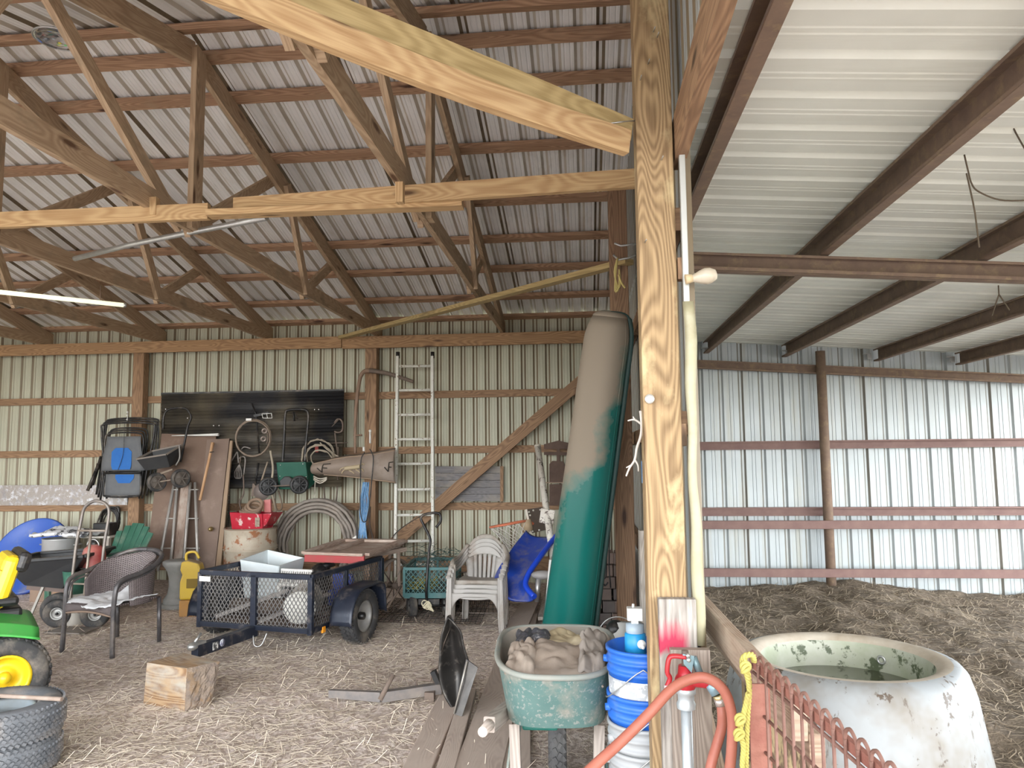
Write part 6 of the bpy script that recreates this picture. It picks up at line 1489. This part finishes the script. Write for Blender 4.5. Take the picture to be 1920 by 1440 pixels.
# ------------------------------------------------------------------ red paint board, hydrant and hose on the post
pm_, nt, N, L, bs = _new('painted_board')
tc = N.new('ShaderNodeTexCoord'); sx = N.new('ShaderNodeSeparateXYZ'); L.new(tc.outputs['Object'], sx.inputs[0])
mpn = N.new('ShaderNodeMapping'); mpn.inputs['Scale'].default_value = (60, 10, 5); L.new(tc.outputs['Object'], mpn.inputs[0])
nz = N.new('ShaderNodeTexNoise'); nz.inputs['Scale'].default_value = 1; nz.inputs['Detail'].default_value = 6; L.new(mpn.outputs[0], nz.inputs['Vector'])
cr = N.new('ShaderNodeValToRGB'); L.new(nz.outputs['Fac'], cr.inputs[0]); cr.color_ramp.elements[0].position = .32; cr.color_ramp.elements[0].color = (.13, .105, .09, 1); cr.color_ramp.elements[1].position = .66; cr.color_ramp.elements[1].color = (.40, .37, .335, 1)
# red smear between two heights, ragged by the grain
def mth(op, a, b, c=None):
    n = N.new('ShaderNodeMath'); n.operation = op
    for i, x in enumerate((a, b, c)):
        if x is None: continue
        if isinstance(x, (int, float)): n.inputs[i].default_value = x
        else: L.new(x, n.inputs[i])
    return n.outputs[0]
zz = mth('ADD', sx.outputs['Z'], mth('MULTIPLY', nz.outputs['Fac'], .10))
up_ = N.new('ShaderNodeMapRange'); up_.inputs['From Min'].default_value = .605; up_.inputs['From Max'].default_value = .535; L.new(zz, up_.inputs['Value'])
dn_ = N.new('ShaderNodeMapRange'); dn_.inputs['From Min'].default_value = .48; dn_.inputs['From Max'].default_value = .505; L.new(zz, dn_.inputs['Value'])
fx = N.new('ShaderNodeMapRange'); fx.inputs['From Min'].default_value = .045; fx.inputs['From Max'].default_value = .015; L.new(sx.outputs['X'], fx.inputs['Value'])
mx = N.new('ShaderNodeMix'); mx.data_type = 'RGBA'; L.new(cr.outputs[0], mx.inputs[6]); mx.inputs[7].default_value = (.40, .03, .07, 1); L.new(mth('MULTIPLY', mth('MULTIPLY', up_.outputs[0], dn_.outputs[0]), fx.outputs[0]), mx.inputs[0])
L.new(mx.outputs[2], bs.inputs['Base Color']); bs.inputs['Roughness'].default_value = .85
top = PY(1272, 1122, 2.80); z_t = top.z
bx = PY(1274, 1300, 2.80).x
r = thing('weathered_board', 'weathered grey board with a red paint smear nailed to the big post', 'board', (bx, 2.805, z_t-.62))
MB().box((0, 0, .285), (.132, .045, .67)).build('board_face', pm_, r, bevel=.004)
tag(MB().box((bx+.035, 2.762, z_t-.165-.35), (.135, .036, .70)).build('weathered_board', wood('hyd_board', (.22, .175, .145), (.38, .32, .27))), 'second weathered board behind the hydrant, lapped over the red-smeared one', 'board')
hy = PY(1290, 1270, 2.66)
r = thing('yard_hydrant', 'red handled yard hydrant on a galvanized pipe in front of the big post', 'hydrant', (hy.x, 2.66, 0))
red = plain('hydrant_red', (.50, .015, .03), .35, 0, col2=(.40, .03, .035), scale=9)
gal2 = plain('hydrant_pipe', (.44, .50, .54), .45, .5, col2=(.56, .6, .62), scale=20)
def hp_(x, y, d=2.66): return PY(x, y, d) - V(r.location)
base = hp_(1286, 1302); 
MB().tube([(base.x, 0, .0), base], .0185, 16).build('riser_pipe', gal2, r)
MB().lathe([(.030, -.045), (.032, -.03), (.027, -.02), (.027, .0), (.033, .005), (.033, .02), (.02, .03)], 20, TR(base)).build('coupling', gal2, r)
b2 = base + V((0, 0, .02))
MB().tube([b2, b2+V((0, 0, .075))], [.032, .022], 16).tube(curve_pts([b2+V((.0, -.01, .03)), hp_(1320, 1278, 2.645), hp_(1343, 1283, 2.64)], 5), .021, 12).ball(b2+V((0, 0, .02)), .037, 16, 10).build('head_casting', red, r)
MB().tube([b2+V((0, 0, .06)), b2+V((0, -.005, .125))], .011, 10).build('plunger_rod', M['rustdk'], r)
hk = [hp_(x, y, 2.635) for x, y in ((1286, 1232), (1262, 1230), (1254, 1236), (1251, 1260), (1256, 1272), (1250, 1290), (1252, 1299))]
mb = MB(); H = curve_pts(hk, 5)
mb.tube(H, .014, 8, flat=.6); mb.build('lever_handle', red, r)
MB().box(hp_(1251, 1292, 2.622), (.018, .006, .022)).build('sticker', plain('sticker_pink', (.8, .6, .65), .5), r)
mb = MB(); mb.hexa([hp_(1282, 1245, 2.625), hp_(1297, 1262, 2.625), hp_(1297, 1262, 2.675), hp_(1282, 1245, 2.675), hp_(1280, 1226, 2.625), hp_(1302, 1230, 2.625), hp_(1302, 1230, 2.675), hp_(1280, 1226, 2.675)]); mb.tube([hp_(1300, 1232, 2.65), hp_(1312, 1262, 2.65)], .012, 8)
mb.build('link_plate', plain('link_blue_grey', (.20, .30, .33), .45, .4), r)
mb = MB()
for (x, y) in ((1290, 1229), (1291, 1237)): mb.lathe([(.001, .010), (.007, .010), (.008, 0)], 6, TR(hp_(x, y, 2.622), rx=PI/2))
mb.build('bolt', M['galv'], r)
sp0 = hp_(1341, 1279, 2.64)
MB().tube([hp_(1343, 1274, 2.64), hp_(1338, 1288, 2.635), hp_(1345, 1301, 2.63)], [.018, .026, .021], 14).build('spigot', plain('spigot_blue', (.28, .42, .50), .4, .4), r)
MB().tube([hp_(1346, 1302, 2.63), hp_(1351, 1313, 2.63)], .0185, 14).build('brass_fitting', plain('brass_f', (.62, .50, .26), .35, .7), r)
r2 = thing('garden_hose', 'salmon red garden hose looping from the hydrant over the buckets to the lower edge', 'hose', PY(1340, 1440, 2.62))
hm_ = plain('hose_salmon', (.36, .11, .075), .5, 0, col2=(.42, .15, .105), scale=14)
Hp = [(1352, 1318, 2.63), (1354, 1340, 2.62), (1353, 1365, 2.60), (1343, 1400, 2.58), (1332, 1440, 2.56), (1325, 1500, 2.55), (1340, 1600, 2.55), (1360, 1640, 2.54), (1372, 1560, 2.52), (1366, 1480, 2.50), (1372, 1400, 2.50), (1372, 1340, 2.50), (1358, 1296, 2.50), (1330, 1273, 2.50), (1300, 1272, 2.50), (1262, 1290, 2.48), (1215, 1340, 2.44), (1165, 1390, 2.40), (1110, 1440, 2.34), (1060, 1490, 2.28), (1000, 1560, 2.2)]
MB().tube(curve_pts([PY(*q) for q in Hp], 6), .0165, 12).build('hose_tube', hm_, r2, world=True)
MB().tube([PY(1349, 1309, 2.63), PY(1353, 1322, 2.63)], .020, 10).build('hose_clamp', plain('clamp_bright', (.62, .55, .52), .3, .7), r2, world=True)
# ------------------------------------------------------------------ rail, boards, gate and rope on the lean-to side
M['railwood'] = wood('rail_wood', (.24, .165, .115), (.40, .29, .21), dust=(.42, .33, .25))
a = PX(1316, 1128, .47); b = PX(1432, 1298, .50)
tag(MB().bar(V((.46, 3.75, .90)), V((.52, 2.02, .875)), .04, .10).build('fence_rail', M['railwood'], bevel=.004), 'brown top rail running from the big post to the wire gate', 'rail')
tag(MB().bar(V((.50, 3.65, .83)), V((.56, 2.02, .80)), .04, .09).build('fence_rail', M['railwood'], bevel=.004), 'second brown rail just under the top rail by the wire gate', 'rail')
def plyp(u, v): return V((.535+.02*u, 2.75-.72*u, .78-.62*v*(1-.0*u)))
tag(MB().grid(lambda u, v: (.525+.015*u, 2.75-.70*u, .77-(.50+.12*u)*v), 4, 4).build('plywood_sheet', plain('yellow_ply', (.46, .35, .18), .8, col2=(.60, .49, .30), scale=5, spots=(.16, .11, .07), spotscale=7, spotamt=.35), solid=.014), 'yellowish stained plywood sheet under the rails beside the gate', 'board')
tag(MB().bar(V((.44, 3.3, .62)), V((.47, 2.15, .02)), .035, .09).build('leaning_board', M['railwood']), 'brown board sloping down behind the hydrant pipe', 'board')
r = thing('wire_gate', 'rusty wire gate panel with a steel angle post in front of the white waterer', 'gate', (.50, 2.02, 0))
ru = plain('gate_rust', (.22, .075, .055), .8, .1, col2=(.33, .15, .11), scale=12, bump=.4)
wr = plain('wire_rust', (.16, .075, .055), .75, .2, col2=(.27, .15, .12), scale=12)
ga = PX(1407, 1282, .47); 
P0 = PY(1412, 1270, 1.98); 
MB().bar(PY(1423, 1282, 1.96), V((PY(1423, 1400, 1.97).x, 1.975, -.2)), .050, .006, up=(0, 1, 0)).bar(PY(1436, 1280, 1.985), V((PY(1437, 1400, 1.99).x, 1.992, -.2)), .006, .045, up=(0, 1, 0)).build('angle_post', ru, r, world=True)
# top of the mesh from the post toward the lower right
T0 = PY(1407, 1236, 2.02); T1 = PY(1655, 1445, 1.46); ext = T1+(T1-T0)*.25
dirg = (ext-T0); Lg = dirg.length; dg = dirg.normalized()
mb = MB(); nw = 16
for i in range(nw+1):
    p = T0 + dirg*(i/nw); q = p - V((0, 0, .62)); nx = T0+dirg*((i+1)/nw)
    mb.tube([q, p], .0038, 6)
    # hooped tops: each upright bends over to the next
    if i < nw: mb.tube(curve_pts([p, p+V((0, 0, .018))+dg*.006, p+dg*(Lg/nw*.5)+V((0, 0, .026)), nx+V((0, 0, .012))-dg*.004, nx-V((0, 0, .012))], 4), .004, 6)
mb.build('upright_wires', wr, r, world=True)
mb = MB()
for dz in (-.03, -.115, -.20, -.285, -.37, -.46, -.55): mb.tube([T0+V((.004, -.004, dz)), ext+V((.004, -.004, dz))], .0042, 6)
mb.build('line_wires', wr, r, world=True)
MB().bar(T0+V((.01, .01, -.012)), ext+V((.01, .01, -.012)), .012, .022).build('top_bar', ru, r, world=True)
r = thing('yellow_rope', 'yellow braided rope knotted over the gate corner and hanging down', 'rope', PY(1395, 1440, 1.94))
yr = M['yelrope']
def braid(pts, rad, mat, n=8, tw=60):
    P = curve_pts(pts, n); mb = MB()
    for k in range(3):
        Q = []; acc = 0
        for i, p in enumerate(P):
            t = (P[min(i+1, len(P)-1)]-P[max(i-1, 0)]).normalized(); d, s, u = frame(t, (0, 1, 0)); acc += (P[i]-P[i-1]).length if i else 0
            a = acc*tw*4+k*2.094; Q.append(p+s*(rad*.6*math.cos(a))+u*(rad*.6*math.sin(a)))
        mb.tube(Q, rad*.62, 6)
    return mb
o = braid([PY(1405, 1290, 1.93), PY(1402, 1262, 1.93), PY(1392, 1243, 1.93), PY(1397, 1230, 1.92), PY(1410, 1228, 1.93), PY(1414, 1240, 1.95)], .0062, yr, 14).build('rope_loop', yr, r, world=True)
braid([PY(1396, 1236, 1.92), PY(1399, 1260, 1.92), PY(1405, 1290, 1.93), PY(1402, 1340, 1.93), PY(1400, 1400, 1.93), PY(1399, 1480, 1.93)], .0058, yr, 20).build('rope_fall', yr, r, world=True)
braid([PY(1403, 1300, 1.92), PY(1393, 1345, 1.92), PY(1388, 1375, 1.92), PY(1394, 1400, 1.92), PY(1392, 1440, 1.92), PY(1398, 1500, 1.92)], .0058, yr, 20).build('rope_fall', yr, r, world=True)
for (x, y) in ((1388, 1348), (1386, 1376), (1398, 1250)):
    mb = MB()
    for k in range(3): mb.torus(.010, .0048, TR(PY(x, y+3*k, 1.915), rx=PI/2+.5*k, rz=.7*k), 14, 6)
    mb.build('knot', yr, r, world=True)
# ------------------------------------------------------------------ white waterer
r = thing('livestock_waterer', 'large stained white conical livestock waterer standing in the hay', 'waterer', (1.215, 3.86, -.08), R_(0))
ww, nt, N, L, bs = _new('waterer_white')
tc = N.new('ShaderNodeTexCoord'); 
def nzz(sc, det, src): 
    n = N.new('ShaderNodeTexNoise'); n.inputs['Scale'].default_value = sc; n.inputs['Detail'].default_value = det; n.inputs['Roughness'].default_value = .65; L.new(src, n.inputs['Vector']); return n.outputs['Fac']
def mrg(f, a, b):
    m_ = N.new('ShaderNodeMapRange'); m_.inputs['From Min'].default_value = a; m_.inputs['From Max'].default_value = b; L.new(f, m_.inputs['Value']); return m_.outputs[0]
def mixc(f, a, b):
    x = N.new('ShaderNodeMix'); x.data_type = 'RGBA'; L.new(f, x.inputs[0])
    for s, q in ((6, a), (7, b)):
        if isinstance(q, tuple): x.inputs[s].default_value = c4(q)
        else: L.new(q, x.inputs[s])
    return x.outputs[2]
cur = mixc(mrg(nzz(2.5, 4, tc.outputs['Object']), .45, .68), (.27, .285, .295), (.18, .155, .125))
cur = mixc(mrg(nzz(13, 5, tc.outputs['Object']), .60, .635), cur, (.085, .062, .045))
mpp = N.new('ShaderNodeMapping'); mpp.inputs['Scale'].default_value = (14, 14, 3.5); L.new(tc.outputs['Object'], mpp.inputs[0])
cur = mixc(mrg(nzz(1.0, 6, mpp.outputs[0]), .61, .67), cur, (.10, .075, .055))
L.new(cur, bs.inputs['Base Color']); bs.inputs['Roughness'].default_value = .45
prof = [(.63, 0), (.615, .10), (.545, .52), (.515, .615), (.49, .645), (.455, .655)]
MB().lathe(prof, 56).build('cone_body', ww, r)
MB().lathe([(.455, .655), (.425, .655), (.40, .645), (.385, .63)], 56).build('rim_lip', plain('rim_grime', (.40, .33, .25), .7, col2=(.56, .50, .42), scale=9), r)
inn = plain('algae_wall', (.44, .45, .38), .5, col2=(.28, .31, .20), scale=7, spots=(.07, .09, .045), spotscale=9, spotamt=.16)
MB().lathe([(.385, .63), (.37, .58), (.365, .40), (.34, .30), (.001, .28)], 56).build('basin', inn, r)
wt = bpy.data.materials.new('pond_water'); wt.use_nodes = True; b_ = wt.node_tree.nodes['Principled BSDF']; b_.inputs['Base Color'].default_value = (.075, .08, .05, 1); b_.inputs['Roughness'].default_value = .05; b_.inputs['Transmission Weight'].default_value = .15; b_.inputs['IOR'].default_value = 1.33
MB().lathe([(.001, .505), (.3675, .505)], 56).build('water', wt, r)
MB().torus(.018, .006, TR((.26, .255, .565), rz=PI/4) @ Matrix.Rotation(PI/2, 4, 'Y'), 16, 6).build('drain_ring', M['galv'], r)
# ------------------------------------------------------------------ bulb, hooks, twigs on the posts
q = PY(1317, 519, 2.80)
r = thing('light_bulb', 'dusty bare light bulb sticking out beside the corner trim', 'lamp', q)
MB().lathe([(.001, .055), (.018, .05), (.029, .03), (.031, .012), (.025, -.008), (.015, -.03), (.0135, -.04)], 20, TR(ry=R_(82))).build('bulb_glass', plain('bulb_dusty', (.44, .36, .25), .3, 0, col2=(.52, .47, .39), scale=14), r)
MB().tube([(-.036, 0, -.004), (-.062, 0, -.008)], [.015, .019], 14).build('socket', plain('socket_cream', (.55, .43, .26), .5), r)
for pts, lb, d in ((((1152, 456), (1164, 461), (1180, 459), (1193, 457)), 'upper bent wire hook on the second post', 5.3), (((1150, 478), (1160, 487), (1178, 484), (1192, 478)), 'lower bent wire hook on the second post, holding the yellow cord', 5.3)):
    tag(MB().tube([PY(x, y, d) for x, y in pts], .008, 6).build('wire_hook', M['galv']), lb, 'hook')
r = thing('twine_hank', 'small hank of yellow twine hanging on the second post hook', 'cord', PY(1158, 550, 5.28))
mb = MB()
for k in range(4): mb.tube(curve_pts([PY(1158, 484, 5.27), PY(1155-k, 510, 5.25), PY(1153+2*k, 545-2*k, 5.25), PY(1160+k, 540-3*k, 5.25), PY(1161, 505, 5.25)], 4), .006, 5)
mb.tube(curve_pts([PY(1160, 515, 5.24), PY(1165, 530, 5.24), PY(1172, 540, 5.24)], 4), .007, 5)
mb.build('cord', plain('gold_cord', (.58, .47, .18), .8), r, world=True)
r = thing('dry_branch', 'pale forked dry branch hanging on the left side of the big post', 'branch', PY(1185, 890, 2.95))
tw = plain('bleached_twig', (.62, .58, .53), .8, col2=(.45, .4, .36), scale=20)
mb = MB()
for pts, r0 in ((((1201, 770), (1203, 790), (1202, 815), (1194, 840), (1190, 862), (1180, 878), (1174, 893)), .007), (((1203, 796), (1190, 787), (1177, 789)), .005), (((1190, 787), (1187, 781)), .004), (((1190, 862), (1196, 872), (1197, 884)), .0045), (((1184, 872), (1174, 877)), .004)):
    P = [PY(x, y, 2.93) for x, y in pts]; P = curve_pts(P, 4); mb.tube(P, [r0*(1-.5*i/len(P)) for i in range(len(P))], 6)
mb.build('branch', tw, r, world=True)
tag(MB().box(PY(1207, 885, 2.99), (.016, .01, .085)).build('blue_tag', plain('tag_blue', (.12, .30, .55), .5)), 'narrow blue tag on the left edge of the big post', 'tag')
a = PY(1194, 226, 2.9); b = PY(1140, 232, 2.8)
tag(MB().tube(curve_pts([a, PY(1170, 228, 2.8), b], 4), .003, 5).build('wire_end', M['galv']), 'short wire end poking left from the big post under the diagonal boards', 'wire')
# vines hanging from the lean-to purlins
vm = plain('vine', (.10, .075, .05), .9)
for pts, X, lb in ((((1808, 290), (1815, 320), (1822, 345), (1836, 360), (1875, 375), (1925, 376)), None, 'thin dry vine arching right from the second lean-to purlin'), (((1812, 325), (1820, 360), (1828, 400), (1836, 464)), None, 'thin dry vine hanging straight down from the second lean-to purlin'), (((1890, 218), (1905, 250), (1925, 285)), None, 'thin dry vine curving at the right edge below the second lean-to purlin')):
    tag(MB().tube(curve_pts([PY(x, y, 3.25) for x, y in pts], 5), .0035, 5).build('dry_vine', vm), lb, 'vine')
tag(MB().tube([PY(1872, 535, 4.65), PY(1873, 552, 4.65), PY(1860, 592, 4.65)], .004, 5).tube([PY(1873, 552, 4.65), PY(1893, 582, 4.65)], .004, 5).build('wire_hook', vm), 'forked wire hanging under the lean-to rafter at the right', 'hook')
# ------------------------------------------------------------------ hay bedding in the lean-to
def hay_z(x, y):
    # heap along the back wall, sinking toward the right
    zb = -.02 - .02*(x-.5) + .10*math.exp(-((x-2.9)/.9)**2) + .03*math.exp(-((x-.9)/.3)**2)
    t = min(max((y-2.2)/5.5, 0), 1)
    base = -.12 + (zb+.12)*t
    return base + .055*mnoise.noise(V((x*1.6, y*1.6, 4))) + .035*mnoise.noise(V((x*4.5, y*4.5, 6))) + .014*mnoise.noise(V((x*15, y*15, 8)))
mb = MB(); nx, ny = 150, 170
mb.grid(lambda u, v: (lambda x, y: (x, y, hay_z(x, y)))(.44+6.1*u*u*.5+6.1*u*.5, 1.6+7.7*v), nx, ny)
hay = plain('hay_dark', (.10, .074, .052), .95, col2=(.22, .17, .12), scale=11, amt=.7, bump=1.0, bscale=60, dust=(.32, .25, .18), dustamt=.4, dscale=34)
tag(mb.build('hay_bedding', hay), 'deep trampled bed of brown hay filling the lean-to floor', 'hay', kind='stuff')
def strands(n, fx, zf, ln, w, rnd, tilt=.25):
    mb = MB()
    for k in range(n):
        x, y = fx(); a = rnd.uniform(0, 2*PI); l = ln*rnd.uniform(.4, 1.4); d = V((math.cos(a), math.sin(a), 0)); s = V((-d.y, d.x, 0))*w*.5
        b = rnd.uniform(-.5, .5)*l; z0 = zf(x, y)
        P = [V((x, y, 0)), V((x, y, 0))+d*l*.5+s*(b/w*.8), V((x, y, 0))+d*l]
        zz = [zf(p.x, p.y)+.004+rnd.random()*.006 for p in P]; zz[1] += rnd.random()*tilt*l*.4; 
        if rnd.random() < .12: zz[2] += rnd.random()*l*.6
        i = len(mb.v)
        for p, z in zip(P, zz): mb.v += [V((p.x, p.y, z))-s, V((p.x, p.y, z+.0015))+s]
        mb.face((i, i+2, i+3, i+1)); mb.face((i+2, i+4, i+5, i+3))
    return mb
rn = random.Random(3)
def fx_hay():
    while True:
        y = 2.2 + 7.0*rn.random()**1.4; x = .5 + rn.random()*(5.2)
        if x < .45+.66*y and (x-1.215)**2+(y-3.86)**2 > .36: return x, y
st1 = plain('hay_straw', (.45, .37, .265), .9, col2=(.22, .165, .115), scale=3)
tag(strands(15000, fx_hay, hay_z, .11, .0045, rn).build('hay_straw', st1), 'pale loose straws lying over the brown hay in the lean-to', 'straw', kind='stuff')
def fx_dirt():
    while True:
        y = 3.3 + 4.2*rn.random(); x = -.83*y*rn.random()**.85 + .1
        if mnoise.noise(V((x*.9, y*.9, 3))) + rn.uniform(-.9, .9) > -.2: return x, y
st2 = plain('floor_straw', (.74, .655, .54), .9, col2=(.55, .46, .36), scale=2)
tag(strands(15000, fx_dirt, fz, .10, .0034, rn, .15).build('floor_straw', st2), 'loose pale straw scattered over the dirt floor of the barn', 'straw', kind='stuff')
